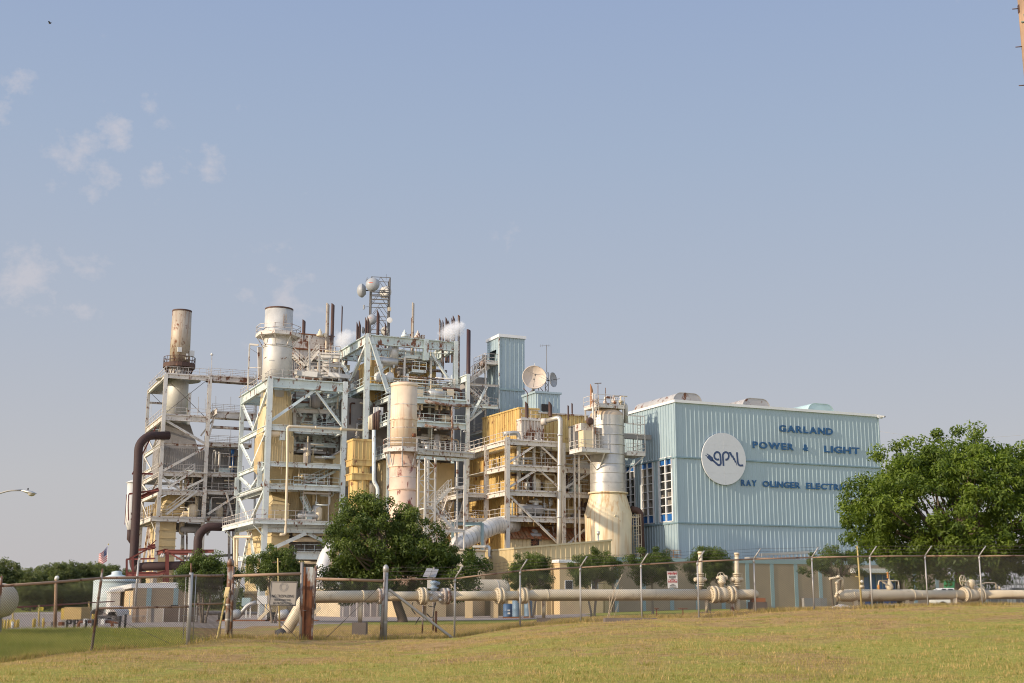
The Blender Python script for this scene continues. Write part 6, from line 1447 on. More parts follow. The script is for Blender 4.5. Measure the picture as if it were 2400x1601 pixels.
for p_,q_ in(((A4+.3,b4,z4-d/2),(x4-.28,b4,z4-d/2)),((A4,b4+.3,z4-d/2),(A4,b4L-.28,z4-d/2)),((A4+.3,b4L,z4-d/2),(x4-.28,b4L,z4-d/2)),((x4,b4+.3,z4-d/2),(x4,b4L-.28,z4-d/2)),((A4+.3,(b4+b4L)/2,z4-d/2-.4),(x4-.28,(b4+b4L)/2,z4-d/2-.4))):I(T,"top_beam",p_,q_,.5,d,GREEN)
I(T,"hanger",((onB(998,800,b4-.1))[0],b4-.1,z4-d-1.5),(onB(998,800,b4-.1)[0],b4-.1,z4-.1),.7,.5,GREEN,up=(0,1,0))
pb_=onB(911,922,b4-.9);brace(T,(A4+.3,b4-.3,z4-.3),(pb_[0],b4-.9,pb_[1]),GREENW,.6)
pc=onB(1050,885,b4);brace(T,(onB(1012,830,b4)[0],b4-.1,onB(1012,830,b4)[1]),(pc[0],b4-.1,pc[1]),GREENW,.4)
x_=A4-.05;zmid=onA(825,890,A4)[1];bm=(b4+b4L)/2
brace(T,(x_,b4L-.2,z4-d),(x_,bm+.6,zmid),GREENW,.4);brace(T,(x_,b4+.3,z4-d),(x_,bm+.4,zmid),GREENW,.35)
z5=[onB(862,v,b4)[1]for v in(901,868,838)]
I(T,"beam",(A4+.3,b4,z5[0]-.35),(x3,b4,z5[0]-.35),.5,.7,GREEN);I(T,"beam",(A4,b4+.3,z5[0]-.35),(A4,b4L,z5[0]-.35),.5,.7,GREEN)
MB().box(A4,x3,b4+.2,b4+7,z5[0]-.05,z5[0]+.03).build("platform",DECK,T);railing(T,[(A4,b4L,z5[0]),(A4,b4,z5[0]),(x4,b4,z5[0])],RAILG)
Y2=thing("boiler_casing","yellow ribbed casing high inside the aqua boiler house, under the top beams","boiler casing",(A4+2,b4+3,z5[0]))
bx=b4+3.6;y0,y1=onB(866,870,bx)[0],onB(1022,870,bx)[0];zc=onB(900,846,bx)[1]
m=MB().ribs((y0,bx),(y1,bx),lz[2],zc,.5,.08,(0,-1));m.ribs((y0,bx+6),(y0,bx),lz[2],zc,.5,.08,(-1,0));m.box(y0+.1,y1,bx+.05,bx+6,lz[2],zc-.03);m.build("wall",YEL,Y2)
m=MB();ya=onB(1000,860,bx-.4)[0];yb2=onB(1026,860,bx-.4)[0];m.hexa([(ya,bx-.6,z5[0]),(yb2,bx-.6,z5[0]),(yb2,bx-.05,z5[0]),(ya,bx-.05,z5[0])],[(ya,bx-.6,zc+1.0),(ya+.8,bx-.6,zc+1.0),(ya+.8,bx-.05,zc+1.0),(ya,bx-.05,zc+1.0)]);m.build("gusset_wall",YEL,Y2)
for u in(902,912):MB().box(onB(u-5,850,bx-.2)[0],onB(u+4,850,bx-.2)[0],bx-.5,bx-.02,onB(u,868-(u-900),bx)[1],onB(u,840,bx)[1]).build("riser_box",YEL,Y2)
for u in(888,913):MB().lathe(PB(u,886,b4+.9),[(.62,0),(.62,.5),(.3,.6)],18,axis=(-.4,-1,.2)).build("round_hatch",SIGNW,Y2)
cb0,cb1=onB(945,838,b4+1.2)[0],onB(1012,838,b4+1.2)[0];zcb=onB(980,838,b4+1.2)[1]
MB().box(cb0,cb1,b4+.6,b4+3.4,zcb-.3,zcb).build("platform",GREENW,T);railing(T,[(cb0,b4+.6,zcb),(cb1,b4+.6,zcb)],RAILG);railing(T,[(cb0+1,b4+.5,zcb-1.9),(cb1-1,b4+.5,zcb-1.9)],GREENW,1.2,1.0,.09);MB().box(cb0+1,cb1-1,b4+.5,b4+2,zcb-2.1,zcb-1.9).build("platform",GREENW,T)
stair(T,(cb0-3.6,b4+1,zcb-2.6),(cb0,b4+1,zcb),.8,RAILG,(0,1,0))
for x in(cb0,cb1-.3):I(T,"column",(x,b4+.7,z5[0]),(x,b4+.7,zcb-.2),.25,.25,WHITE,up=(0,1,0))
E=thing("boiler_piping","pipes, hangers and railed floors crowded inside the aqua boiler house","piping",(A3,B3,lz[0]))
clutter(E,A3+.6,x3-.5,B3+1.0,B3+5,[lz[0],lz[1],lz[2]],41,GREENW,RAILG,n=20,slabs=False,hmat=[WHITE,GALVR,GREENW,CREAMP,VENTP,SILVERD])
clutter(E,A4+.8,x4-.5,b4+.8,bx-.6,[z5[0],z5[1],z5[2]],42,GREENW,RAILG,n=15,slabs=False,hmat=[WHITE,GALVR,GREENW,CREAMP,SILVERD])
clutter(E,A4+.6,x4-.6,b4+.6,b4+2.6,[z4-4.0],43,GREENW,RAILG,n=10,slabs=False)
clutter(E,A4-1,A3,b4+1,b4+5,[lz[0]-6,lz[0],lz[1]],44,GREENW,RAILG,n=13)
for k,u in enumerate((984,1030,1056)):
 p_=PB(u,920,B3+.8);MB().box(p_[0]-.45,p_[0]+.45,p_[1],p_[1]+.6,p_[2]-.45,p_[2]+.45).build("junction_box",CREAMP,E);p_=PB(u,951,B3+.8);MB().box(p_[0]-.4,p_[0]+.4,p_[1],p_[1]+.6,p_[2]-.55,p_[2]+.3).build("junction_box",CREAMP,E);MB().tube([(p_[0],p_[1],p_[2]),(p_[0],p_[1],p_[2]-3.2)],.14,8).build("pipe",GALVR,E)
BR=thing("brown_pipe","long dull brown pipe kinked across the front of the aqua boiler house","pipe",PB(1060,1050,B3-.7))
MB().tube(bend([PB(996,940,B3-.7),PB(1050,950,B3-.7),PB(1104,951,B3-.7)],.8),.2,8).build("pipe",GALVR,BR);MB().tube([PB(1060,950,B3-.72),PB(1060,1060,B3-.72)],.17,8).build("pipe",GALVR,BR);MB().tube(bend([PB(996,997,B3-.7),PB(1040,1005,B3-.7),PB(1071,1005,B3-.7)],.8),.18,8).build("pipe",GALVR,BR)
K=thing("boiler_core","dark grey insulated boiler body filling the middle of the aqua boiler house","boiler",(A3,B3+7,0))
MB().box(A3-4.0,x3+.2,B3+6.2,B3+14,.3,lz[2]+.4).build("core_wall",GREYD,K);MB().box(A4+1.0,x4-3.6,b4+8,b4L+8,lz[2]+.4,z4-3.2).build("upper_wall",GREY,K)
MB().box(A3+.5,x3-.3,B3+3.6,B3+6.1,.3,lz[0]-.6).build("core_wall",YELC,K)
t=thing("floor_lamp","bell-shaded pole lamp on the boiler house floor, nearer the pinkish smokestack","lamp",PB(1017,1040,B3-.3));floorlight(t,onB(1012,1040,B3-.3)[0],B3-.3,lz[0],3.3,GREENW)
t=thing("floor_lamp","bell-shaded pole lamp on the boiler house floor, nearer the yellow boiler","lamp",PB(1085,1040,B3-.3));floorlight(t,onB(1080,1040,B3-.3)[0],B3-.3,lz[0],3.3,GREENW)
# ------------ stair flights to the blue tower, the tower itself
Yt=166.0;p=PW(1171,788,Yt);A5,B5=p[0],p[1];x5=onB(1229.5,794,B5)[0];b5=onA(1142,803,A5)[0];z5t=onB(1171,790,B5)[1];z5m=onB(1171,912,B5)[1]
BT=thing("lift_tower","tall narrow pale blue ribbed tower with a white roof edge and a high door opening","tower",(A5,B5,0))
dz0,dz1=onA(1157,854,A5)[1],onA(1157,822,A5)[1];d0,d1=onA(1163,840,A5)[0],onA(1148,840,A5)[0]
m=MB()
for z0,z1 in((.3,z5m),(z5m,z5t)):
 m.ribs((A5,B5),(x5,B5),z0,z1,.66,.1,(0,-1))
m.ribs((A5,d0),(A5,B5),.3,z5t,.5,.08,(-1,0));m.ribs((A5,b5),(A5,d1),.3,z5t,.5,.08,(-1,0));m.ribs((A5,d1),(A5,d0),.3,dz0,.5,.08,(-1,0));m.ribs((A5,d1),(A5,d0),dz1,z5t,.5,.08,(-1,0))
m.box(x5-.1,x5,B5+.05,b5,.3,z5t);m.box(A5+.05,x5,b5-.1,b5,.3,z5t-.02);m.build("wall",BLUES,BT)
MB().box(A5-.2,x5+.15,B5-.25,b5+.1,z5t,z5t+.4).build("roof_edge",TRIMW,BT);MB().box(A5-.14,x5,B5-.16,B5,z5m-.12,z5m+.12).build("band",BLUET,BT)
MB().box(A5+.7,A5+.8,d0,d1,dz0,dz1).build("door",BLUET,BT);MB().box(A5-.14,A5-.02,B5-.14,B5+.02,.3,z5t).build("corner_trim",GREENW,BT)
MB().box(A5-1.9,A5-.1,d0-.8,d1+1,dz0-.35,dz0-.05).build("balcony",WHITER,BT);railing(BT,[(A5-1.9,d1+1,dz0),(A5-1.9,d0-.8,dz0),(A5-.1,d0-.8,dz0)],RAILM)
for z in(dz0-9.3,):MB().box(A5-2.4,A5-.1,B5+.2,d1+1,z-.2,z).build("balcony",GREENW,BT);railing(BT,[(A5-2.4,d1+1,z),(A5-2.4,B5+.2,z)],RAILM)
for bb in(d0-.7,d1+.9):I(BT,"balcony_post",(A5-1.85,bb,lz[1]),(A5-1.85,bb,dz0-.3),.2,.2,WHITER,up=(0,1,0))
SF=thing("sloped_walkway","steep railed walkway climbing to the high door of the narrow blue tower","walkway",PB(1100,900,B3+4))
p0,p1=PW(1096,897,163),PW(1146,859,166.5)
for o in(0,1.3):I(SF,"stringer",(p0[0],p0[1]+o,p0[2]),(p1[0],p1[1]+o,p1[2]),.2,.5,WHITER)
for o in(0,1.3):railing(SF,[(p0[0],p0[1]+o,p0[2]+.2),(p1[0],p1[1]+o,p1[2]+.2)],RAILM,1.4,1.0)
m=MB()
for k in range(22):x=lerp(p0,p1,k/22);m.bar(x,(x[0],x[1]+1.3,x[2]),.3,.05)
m.build("tread",DECK,SF)
S3=thing("outside_stair","zigzag outside stair with diagonal braces between the boiler house and the blue tower","stair",PW(1100,960,164))
q0,q1,q2,q3=PW(1098,908,164),PW(1146,951,165),PW(1098,988,163.5),PW(1143,952,165)
stair(S3,q1,q0,1.1,WHITER,(0,1,0));stair(S3,q2,q3,1.1,GREENW,(0,1,0));brace(S3,PW(1104,978,163.3),PW(1141,906,163.3),GREENW,.35)
I(S3,"beam",PW(1096,951,163.5),PW(1167,954,165),.3,.5,GREENW);I(S3,"beam",PW(1096,901,163.5),PW(1168,905,165),.2,.3,WHITER);railing(S3,[PW(1144,951,164),PW(1167,953,165)],RAILM)
MB().box(*(sorted((PW(1100,960,172)[0],PW(1150,960,172)[0]))),PW(1120,960,172)[1],PW(1120,960,172)[1]+6,5,W(1120,884,172)[2]).build("grey_tank",GREY,S3)
fl=thing("flood_light","dark square flood light on the sloped walkway rail beside the blue tower","flood light",PW(1136,842,166));pf=PW(1136,846,166);MB().box(pf[0]-.3,pf[0]+.3,pf[1]-.2,pf[1]+.2,pf[2],pf[2]+.75).build("lamp_head",GREYD,fl);MB().bar(pf,(pf[0],pf[1],pf[2]-1.8),.08).build("stem",WHITER,fl);MB().lathe(PW(1131,854,166),[(.4,0),(.45,.3),(.2,.5)],12,axis=(-.6,-.6,.3)).build("lamp_bowl",GALVR,fl)
Yb=160.0;p=PW(1256,921,Yb);A6,B6=p[0],p[1];x6=onB(1312,925,B6)[0];b6=onA(1225,932,A6)[0];z6=p[2]
PHs=thing("roof_penthouse","small pale blue ribbed penthouse below the big cream dish","penthouse",(A6,B6,z6-6))
m=MB().ribs((A6,B6),(x6,B6),z6-7,z6,.58,.09,(0,-1));m.ribs((A6,b6),(A6,B6),z6-7,z6,.5,.09,(-1,0));m.box(x6-.1,x6,B6+.1,b6,z6-7,z6-.1);m.build("wall",BLUES,PHs);MB().box(A6-.2,x6+.2,B6-.2,b6,z6,z6+.25).build("roof_edge",BLUES,PHs)
w0,w1=onB(1268,950,B6)[0],onB(1285,950,B6)[0];MB().box(w0,w1,B6-.25,B6-.12,z6-2.3,z6-1.4).build("louvre",DARK,PHs)
def dish(T,c,ax,r,depth,mt,name="reflector",back=False):
 pr=[(r*k/10+.001,-depth*(1-(k/10)**2))for k in range(11)];m=MB().lathe(c,pr,40,axis=ax,caps=False);m.lathe(c,[(a+.02,h-.06)for a,h in pr][::-1],40,axis=ax,caps=False);m.lathe(c,[(r,-.05),(r*1.02,.02),(r*.98,.03)],40,axis=ax,caps=False)
 return m.build(name,mt,T)
Cd=Vector(PW(1252.6,884,Yb+.5));qd=mpp(Yb);axd=Vector((-.30,-.94,.16)).normalized();rot=Matrix.Rotation(0,3,'Z')
T=thing("dish_antenna","big round cream dish antenna on the roof of the small blue penthouse","dish antenna",(Cd.x,Cd.y,z6))
dish(T,Cd,axd,28.7*qd,.55,DISHC);m=MB();f0=Cd+axd*1.0
for k in range(3):t=2*math.pi*k/3+.4;m.tube([Cd+Vector((math.cos(t)*1.35,0,math.sin(t)*1.35))-axd*.05,f0],.025,5)
m.build("feed_strut",LATT,T);MB().lathe(f0,[(.09,-.25),(.12,0),(.05,.1)],10,axis=axd).build("feed_horn",LATT,T);MB().tube([Cd-axd*.6,(Cd.x+.1,Cd.y+.8,z6)],.12,8).build("mount_post",LATT,T)
m=MB();bq=Cd-axd*.5
for s_ in(-1,1):
 for e in(.2,1.8):m.bar((bq.x+s_*.9+.8,bq.y+e,z6+.1),(bq.x+.8,bq.y+.6,bq.z-.6),.08)
m.build("mount_frame",LATT,T);MB().tube([(Cd.x,Cd.y-.05,Cd.z+28*qd),(Cd.x,Cd.y-.05,Cd.z+33*qd)],.04,6).build("tip_light",SIGNW,T)
Ce=Vector(PW(1297,890,Yb+1.2));axe=Vector((.93,-.36,.05));axe=Vector((-.80,-.58,.08)).normalized();T=thing("dish_antenna","smaller grey mesh dish antenna turned aside, right of the big cream dish","dish antenna",(Ce.x,Ce.y,z6));dish(T,Ce,(.86*AX-.51*AY,.86*BX-.51*BY,.05),17.5*qd,.35,DISHG)
de=Vector((.86*AX-.51*AY,.86*BX-.51*BY,.05));MB().tube([Ce,Ce+de*.9],.04,6).build("feed_arm",LATT,T);MB().tube([Ce-de*.3,Ce-de*.9],.08,8).build("mount_arm",LATT,T)
T=thing("aerial_mast","slim lattice mast with a yagi aerial between the two roof dishes","mast",PW(1281,921,Yb+1.2));m=MB()
mp_=[PW(u,921,Yb+1.2)for u in(1278,1285)];zt7=W(1281,869,Yb)[2]
for b in mp_:m.bar(b,(b[0],b[1],zt7),.08)
for k in range(7):z=z6+(zt7-z6)*k/7;zz=z6+(zt7-z6)*(k+1)/7;m.bar((mp_[k%2][0],mp_[0][1],z),(mp_[(k+1)%2][0],mp_[0][1],zz),.05)
m.build("lattice",LATT,T);pm_=PW(1281,809,Yb+1.2);MB().tube([(pm_[0],pm_[1],zt7),pm_],.04,6).build("mast_tube",LATT,T);m=MB();m.bar(PW(1265,811,Yb+1),PW(1289,809,Yb+1),.03)
for u in(1267,1272,1281,1285,1289):m.bar(PW(u,807.5,Yb+1),PW(u,813,Yb+1),.02)
m.build("yagi_aerial",LATT,T)
# ------------ lattice tower with radomes
Yl=178.0;base=PW(888,800,Yl);ql=mpp(Yl);Zl=lambda v:W(888,v,Yl)[2]
T=thing("lattice_tower","dark square lattice tower rising behind the aqua boiler house top beams","lattice tower",(base[0],base[1],Zl(830)))
hw=26*ql;ph=R(-14)
leg=[(base[0]+hw*math.cos(ph+math.pi/4+k*math.pi/2)*1.2,base[1]+hw*math.sin(ph+math.pi/4+k*math.pi/2)*1.2)for k in range(4)]
zb,zt=Zl(840),Zl(655)
for x,y in leg:MB().bar((x,y,zb),(x,y,zt),.16).build("leg",LATT,T)
m=MB();n=6
for k in range(n+1):
 z=zb+(zt-zb)*k/n
 for j in range(4):
  a,b=leg[j],leg[(j+1)%4];m.bar((*a,z),(*b,z),.08)
  if k<n:
   z1=zb+(zt-zb)*(k+1)/n;mid=((a[0]+b[0])/2,(a[1]+b[1])/2);m.bar((*a,z),(*mid,z1),.065);m.bar((*b,z),(*mid,z1),.065)
m.build("lattice",LATT,T)
m=MB()
for v in(690,699,707,716):m.bar((*leg[3],Zl(v)),(*leg[2],Zl(v)),.14);m.bar((*leg[2],Zl(v)),(*leg[1],Zl(v)),.14)
m.build("antenna_bracket",LATT,T);MB().bar((base[0]+.9,base[1],zt),(base[0]+.9,base[1],zt+.9),.04).build("tip_rod",LATT,T)
m=MB()
for k in range(3):m.bar(PW(857+2*k,660-k*2,Yl-1),PW(861+2*k,650+2*k,Yl-1),.04)
m.build("whip_aerial",LATT,T)
def radome(u,v,rpx,Y,ax,label,group=None,mt=DISHG,flat=.75,mark=True,nm="radome_antenna"):
 c=Vector(PW(u,v,Y));ax=Vector(ax).normalized();r=rpx*mpp(Y);t=thing(nm,label,"antenna",tuple(c),group=group)
 MB().lathe(c,[(r*math.cos(k*math.pi/20),r*flat*math.sin(k*math.pi/20))for k in range(11)],36,axis=ax,caps=False).build("radome_shell",mt,t)
 MB().lathe(c,[(r*.55,-r*.5),(r*.9,-r*.16),(r*1.0,0),(r*1.03,.01)],36,axis=ax).build("back_shell",mt,t)
 MB().tube([c-ax*r*.5,c-ax*(r*.5+.6)],.09,8).build("mount_arm",LATT,t)
 if mark:
  sd=Vector((0,0,1)).cross(ax).normalized();up=ax.cross(sd);m=MB()
  for k,w in enumerate((.7,1.0,1.0,.9,.8)):
   d0=-.36+.13*k-.05;x=sd*(-(d0)*r*-1)+up*.17*r;dd=d0**2+.03;h=flat*r*math.sqrt(max(0,1-dd))+.02;s=.05*r
   P_=c+sd*d0*r*1+up*.14*r+ax*h;m.hexa([P_-sd*s-up*.045*r*w,P_+sd*s-up*.045*r*w,P_+sd*s+up*.045*r*w,P_-sd*s+up*.045*r*w],[p_+ax*.015 for p_ in(P_-sd*s-up*.045*r*w,P_+sd*s-up*.045*r*w,P_+sd*s+up*.045*r*w,P_-sd*s+up*.045*r*w)])
  m.build("orange_mark",ORANGE,t)
 return t
wb_=lambda x,y,z:(x*AX+y*AY,x*BX+y*BY,z)
radome(873.3,667,16.8,Yl-2.4,wb_(-.10,-1,-.03),"large grey radome with an orange mark at the top of the lattice tower, facing us")
radome(849,681,17.2,Yl-1.2,wb_(-1,-.12,-.05),"grey radome seen edge-on, sticking out to the left of the lattice tower top",mark=False)
radome(871,749,12.8,Yl-2.4,wb_(-.14,-1,0),"smaller grey radome with an orange mark low on the lattice tower")
radome(903,685,15.2,Yl+1.6,wb_(.25,1,0),"pale drum antenna seen from behind through the lattice tower top",mt=mat("antenna_back",(.58,.55,.48),.5),mark=False,flat=.5)
radome(903,776,11.2,Yl+1.4,wb_(.2,1,0),"pale drum antenna seen from behind at the foot of the lattice tower",mt=mat("antenna_back_low",(.5,.48,.42),.5),mark=False,flat=.5)
radome(913.3,750.5,6.8,Yl-1.6,wb_(.05,-1,0),"small white flat-faced dish on the right leg of the lattice tower",mt=SIGNW,mark=False,flat=.12)
radome(851,774,8.5,Yl-.5,wb_(-1,.25,0),"grey edge-on drum antenna at the lower left of the lattice tower, between vent pipes",mark=False,flat=.35)
p_=PW(912.5,725,Yl-1.4);solo("panel_antenna","cream box antenna on the right leg of the lattice tower, above the small white dish","antenna",MB().box(p_[0]-.2,p_[0]+.22,p_[1]-.12,p_[1]+.12,p_[2]-.26,p_[2]+.28),CREAMP,p_)
p_=PW(853,720,Yl-1);t=thing("panel_antenna","thin whitish panel antenna on an arm at the left leg of the lattice tower","antenna",p_);MB().box(p_[0]-.09,p_[0]+.09,p_[1]-.15,p_[1]+.15,p_[2]-.3,p_[2]+.3).build("panel",DISHG,t);MB().bar(p_,(p_[0]+.7,p_[1],p_[2]+.15),.05).build("arm",LATT,t)
# ------------ vent pipes, hoist posts, steam
gA="rust-brown vent pipes in the row left of the lattice tower foot"
for u,v0,lb in((836.5,754,"lowest left one of four rust-brown slant-cut vent pipes left of the lattice tower"),(841.8,750.5,"second of four rust-brown slant-cut vent pipes left of the lattice tower"),(856.8,743.5,"third of four rust-brown slant-cut vent pipes, close before the low radome"),(861.8,741.5,"fourth of four slant-cut vent pipes, partly hiding the low radome"),(884.5,726,"tallest thick rust-brown slant-cut vent pipe in front of the lattice tower"),(902.5,754,"short thin reddish vent pipe before the foot of the lattice tower")):
 vent(u,v0,830,173.0,.17 if u<880 else(.22 if u<890 else.13),VENTP,lb,gA,.9)
gB="vent pipes in the cluster above the steam plume on the right of the boiler house"
for u,v0,lb in((1031,746,"leftmost weathered vent pipe of the cluster above the right steam plume"),(1038,750,"dark second vent pipe of the cluster above the right steam plume"),(1046,743.5,"thick brown vent pipe in the middle of the cluster above the right steam plume"),(1051.5,751,"thin short vent pipe just right of the thick one in the right cluster"),(1063,739.5,"weathered vent pipe second from the right end of the right cluster"),(1059,744.5,"thin dark vent pipe half hidden behind a weathered one in the right cluster")):
 vent(u,v0,850,174.0,.19 if u in(1031,1046,1063)else.13,VENTP if u!=1031 else GALVR,lb,gB,.8)
vent(1074.5,738,890,168.0,.17,GALVR,"tall weathered grey-brown vent pipe at the right corner of the boiler house top beam",gB,.3)
vent(1097.5,772,900,163.0,.27,mat("maroon_pipe",(.055,.024,.022),.6,var=.2),"isolated tall maroon exhaust pipe right of the boiler house",None,.2)
gC="tall vent pipes behind the stained white penthouse"
for u,v0,v1,r_,lb in((711,749,800,.24,"short dark vent pipe on the left part of the stained white penthouse"),(765,710,835,.24,"tall weathered vent pipe, left one of a pair by the stained white penthouse"),(777,711,835,.24,"tall dark vent pipe, right one of a pair by the stained white penthouse"),(800,715,800,.09,"thin black mast right of the tall pair of vent pipes")):
 vent(u,v0,v1,172.0,r_,VENTP if u!=765 else STACKR,lb,gC,.35)
vent(966.5,709,834,163.5,.17,STACKR,"tall thin weathered pole standing in front of the boiler house top beam",None,.2)
vent(963,745,834,163.6,.06,VENTP,"very thin dark rod beside the tall weathered pole on the boiler house",None,.0)
for u,v,lb in((948,785,"aqua finial-topped roof fan on the boiler house top beam, left one"),(979,787,"rusty roof fan on the boiler house top beam, right of the tall pole"),(750,783,"cream roof fan with a finial on top of the stained white penthouse")):
 p_=PW(u,v,171);t=thing("roof_fan",lb,"roof fan",p_,group="finial-topped roof fans");mt_=GREENW if u==948 else(RUSTW if u==979 else CREAMP)
 MB().lathe(p_,[(.45,-.35),(.5,-.1),(.28,.1),(.3,.3),(.15,.42),(.12,.6),(.03,.75)],12).build("fan_body",mt_,t);MB().box(p_[0]+.5,p_[0]+.95,p_[1]-.2,p_[1]+.2,p_[2]-.35,p_[2]+.15).build("motor",mt_,t)
Yw=172.0;B7=PW(720,800,Yw)[1];x0,x1=onB(676,800,B7)[0],onB(782,800,B7)[0];z1,z0=onB(730,785.5,B7)[1],onB(730,818,B7)[1]
WPn=thing("stained_penthouse","long stained white penthouse with grey ribbed walls below, behind the broad silver stack","penthouse",(x0,B7,0))
MB().box(x0,x1,B7,B7+8,z0,z1).build("upper_wall",RUSTW,WPn);MB().box(x0-.1,x1+.1,B7-.12,B7+8.1,z1,z1+.14).build("roof_edge",RUSTY,WPn);MB().box(x0-.1,x1,B7-.15,B7+8,z0-.2,z0-.003).build("ledge",RUSTY,WPn);MB().box(x0,x1,B7+.05,B7+8,z0-1.4,z0-.21).build("middle_wall",RUSTW,WPn)
MB().ribs((x0-.5,B7+.6),(x1+2,B7+.6),0,z0-1.4,.55,.07,(0,-1)).build("grey_wall",GREY,WPn);MB().ribs((x0-.5,B7+9),(x0-.5,B7+.6),0,z0-1.4,.55,.07,(-1,0)).build("grey_wall",GREY,WPn)
E=thing("roof_stairs","tangle of rusty white stairs and landings between silver stack and boiler house","stairs",PW(740,900,166))
a_=lambda u,v,Y=166:PW(u,v,Y)
stair(E,a_(728,871),a_(680,824),1.0,WHITER,(0,1,0));stair(E,a_(696,885),a_(748,822),1.0,WHITER,(0,1,0));stair(E,a_(790,886),a_(757,862),1.0,WHITER,(0,1,0))
for u0,u1,v in((748,797,834),(757,800,855),(690,756,873),(730,800,880)):
 p0,p1=a_(u0,v),a_(u1,v+2);I(E,"beam",p0,p1,.35,.5,WHITE);railing(E,[(p0[0],p0[1],p0[2]+.3),(p1[0],p1[1],p1[2]+.3)],RAILM)
for u,v0,v1 in((748,880,833),(733,890,860),(772,880,840),(795,890,836),(725,880,786)):I(E,"column",a_(u,v0),a_(u,v1),.22,.22,WHITE,up=(0,1,0))
p0,p1=a_(697,875),a_(745,879);MB().bar(p0,p1,.7).build("air_duct",SIGNW,E);p0,p1=a_(770,878),a_(822,884);MB().bar(p0,p1,.5).build("air_duct",SIGNW,E)
clutter(E,onB(735,850,B7-3)[0],onB(812,850,B7-3)[0],B7-4,B7-1.5,[W(760,890,168)[2],W(760,862,168)[2]],52,WHITE,RAILM,n=16,slabs=True)
clutter(E,onB(690,900,B7-3)[0],onB(812,900,B7-3)[0],B7-4,B7-1.5,[W(760,930,168)[2],W(760,905,168)[2]],53,WHITE,RAILM,n=8,slabs=True)
HP=thing("davit_frame","thin rusty hoist frame standing at the left of the broad silver stack","hoist frame",PW(582,900,160));pd=PW(581,905,161);zt8=W(583,807,161)[2]
MB().bar((pd[0],pd[1],W(581,915,161)[2]),(pd[0],pd[1],zt8),.16).build("post",WHITER,HP);MB().bar((pd[0],pd[1],zt8),PW(606,809,161),.22).build("arm",WHITER,HP);MB().bar((pd[0],pd[1],W(583,862,161)[2]),PW(612,862,161),.1).build("arm",WHITER,HP);MB().tube([(pd[0],pd[1],zt8-.5),PW(610,832,161)],.02,4).build("stay_wire",WIRE,HP)
MB().bar(PW(609.5,890,163),PW(608.5,814,163),.5,.3).build("rusty_ladder_box",RUSTW,HP)
def steam(name,label,u,v,Y,rx,rz,dens):
 c=Vector(PW(u,v,Y));m=MB();bm_n=24
 prof=[(max(.02,rx*math.sin(math.pi*k/10)),-rz*math.cos(math.pi*k/10))for k in range(11)]
 m.lathe((0,0,0),prof,bm_n,smooth=True)
 me_mat=bpy.data.materials.new(name);me_mat.use_nodes=True;nt=me_mat.node_tree;nt.nodes.remove(nt.nodes["Principled BSDF"])
 vol=nt.nodes.new("ShaderNodeVolumeScatter");vol.inputs["Color"].default_value=(.96,.95,.95,1);vol.inputs["Anisotropy"].default_value=0
 tcn=nt.nodes.new("ShaderNodeTexCoord");mp_=nt.nodes.new("ShaderNodeMapping");mp_.inputs["Scale"].default_value=(1/rx,1/rx,1/rz);nt.links.new(tcn.outputs["Object"],mp_.inputs[0])
 ln=nt.nodes.new("ShaderNodeVectorMath");ln.operation='LENGTH';nt.links.new(mp_.outputs[0],ln.inputs[0])
 no=_noise(nt,tcn.outputs["Object"],1.0,6,.66)
 fall=_map(nt,ln.outputs["Value"],.0,.98,.50,-.38)
 ad=nt.nodes.new("ShaderNodeMath");ad.operation='ADD';nt.links.new(no,ad.inputs[0]);nt.links.new(fall,ad.inputs[1])
 den=_map(nt,ad.outputs[0],.50,.85,0,dens);nt.links.new(den,vol.inputs["Density"]);nt.links.new(vol.outputs[0],nt.nodes["Material Output"].inputs["Volume"])
 o=m.build(name,me_mat,base=(0,0,0));o.location=p2w(*c);o.rotation_euler=(0,R(-22),ROT);props(o,label,"steam",None)
steam("steam_plume","white steam plume drifting over the right end of the boiler house top beam",1060,776,167,3.4,2.3,1.7)
steam("steam_plume","soft steam plume beside the stained white penthouse and the tall vent pipe pair",808,796,169,2.9,2.8,1.1)
# ------------ third unit, far left: rusting white frame
p=PW(374,1150,178.0);A7,B7_=p[0],p[1]
bL7=onA(338,1100,A7)[0];xR7=onB(482,1100,B7_)[0];xE7=onB(600,1100,B7_)[0]
v7=[1213,1149,1105,1037,971,875];l7=[onB(376,v,B7_)[1]for v in v7]
T=thing("steelwork","rusting white steel frame with zigzag stairs around the slim rusty stack, far left","steel frame",(A7,B7_,0))
for x,b,w in((A7,B7_,.5),(xR7,B7_,.5),(A7,bL7,.42),(xR7,bL7,.4)):I(T,"column",(x,b,0),(x,b,l7[5]),w,w,WHITE if x==A7 and b==B7_ else WHITER,up=(0,1,0))
for i,z in enumerate(l7):
 d=.6 if i not in(4,)else.8
 if i==3:I(T,"beam",(A7+.26,B7_,z-.2),(xR7-.26,B7_,z-.2),.3,.3,RUSTW)
 else:I(T,"beam",(A7+.26,B7_,z-d/2),(xR7-.26,B7_,z-d/2),.34,d,WHITER)
 I(T,"beam",(A7,B7_+.26,z-d/2),(A7,bL7-.22,z-d/2),.34,d,WHITE if i%2 else WHITER)
 if i!=3:
  I(T,"beam",(A7+.26,bL7,z-d/2),(xR7-.22,bL7,z-d/2),.3,.45,WHITER)
zx=onA(350,1082,A7)[1];I(T,"beam",(A7,B7_+.26,l7[3]-3.0),(A7,bL7-.22,l7[3]-3.0),.34,.5,WHITE)
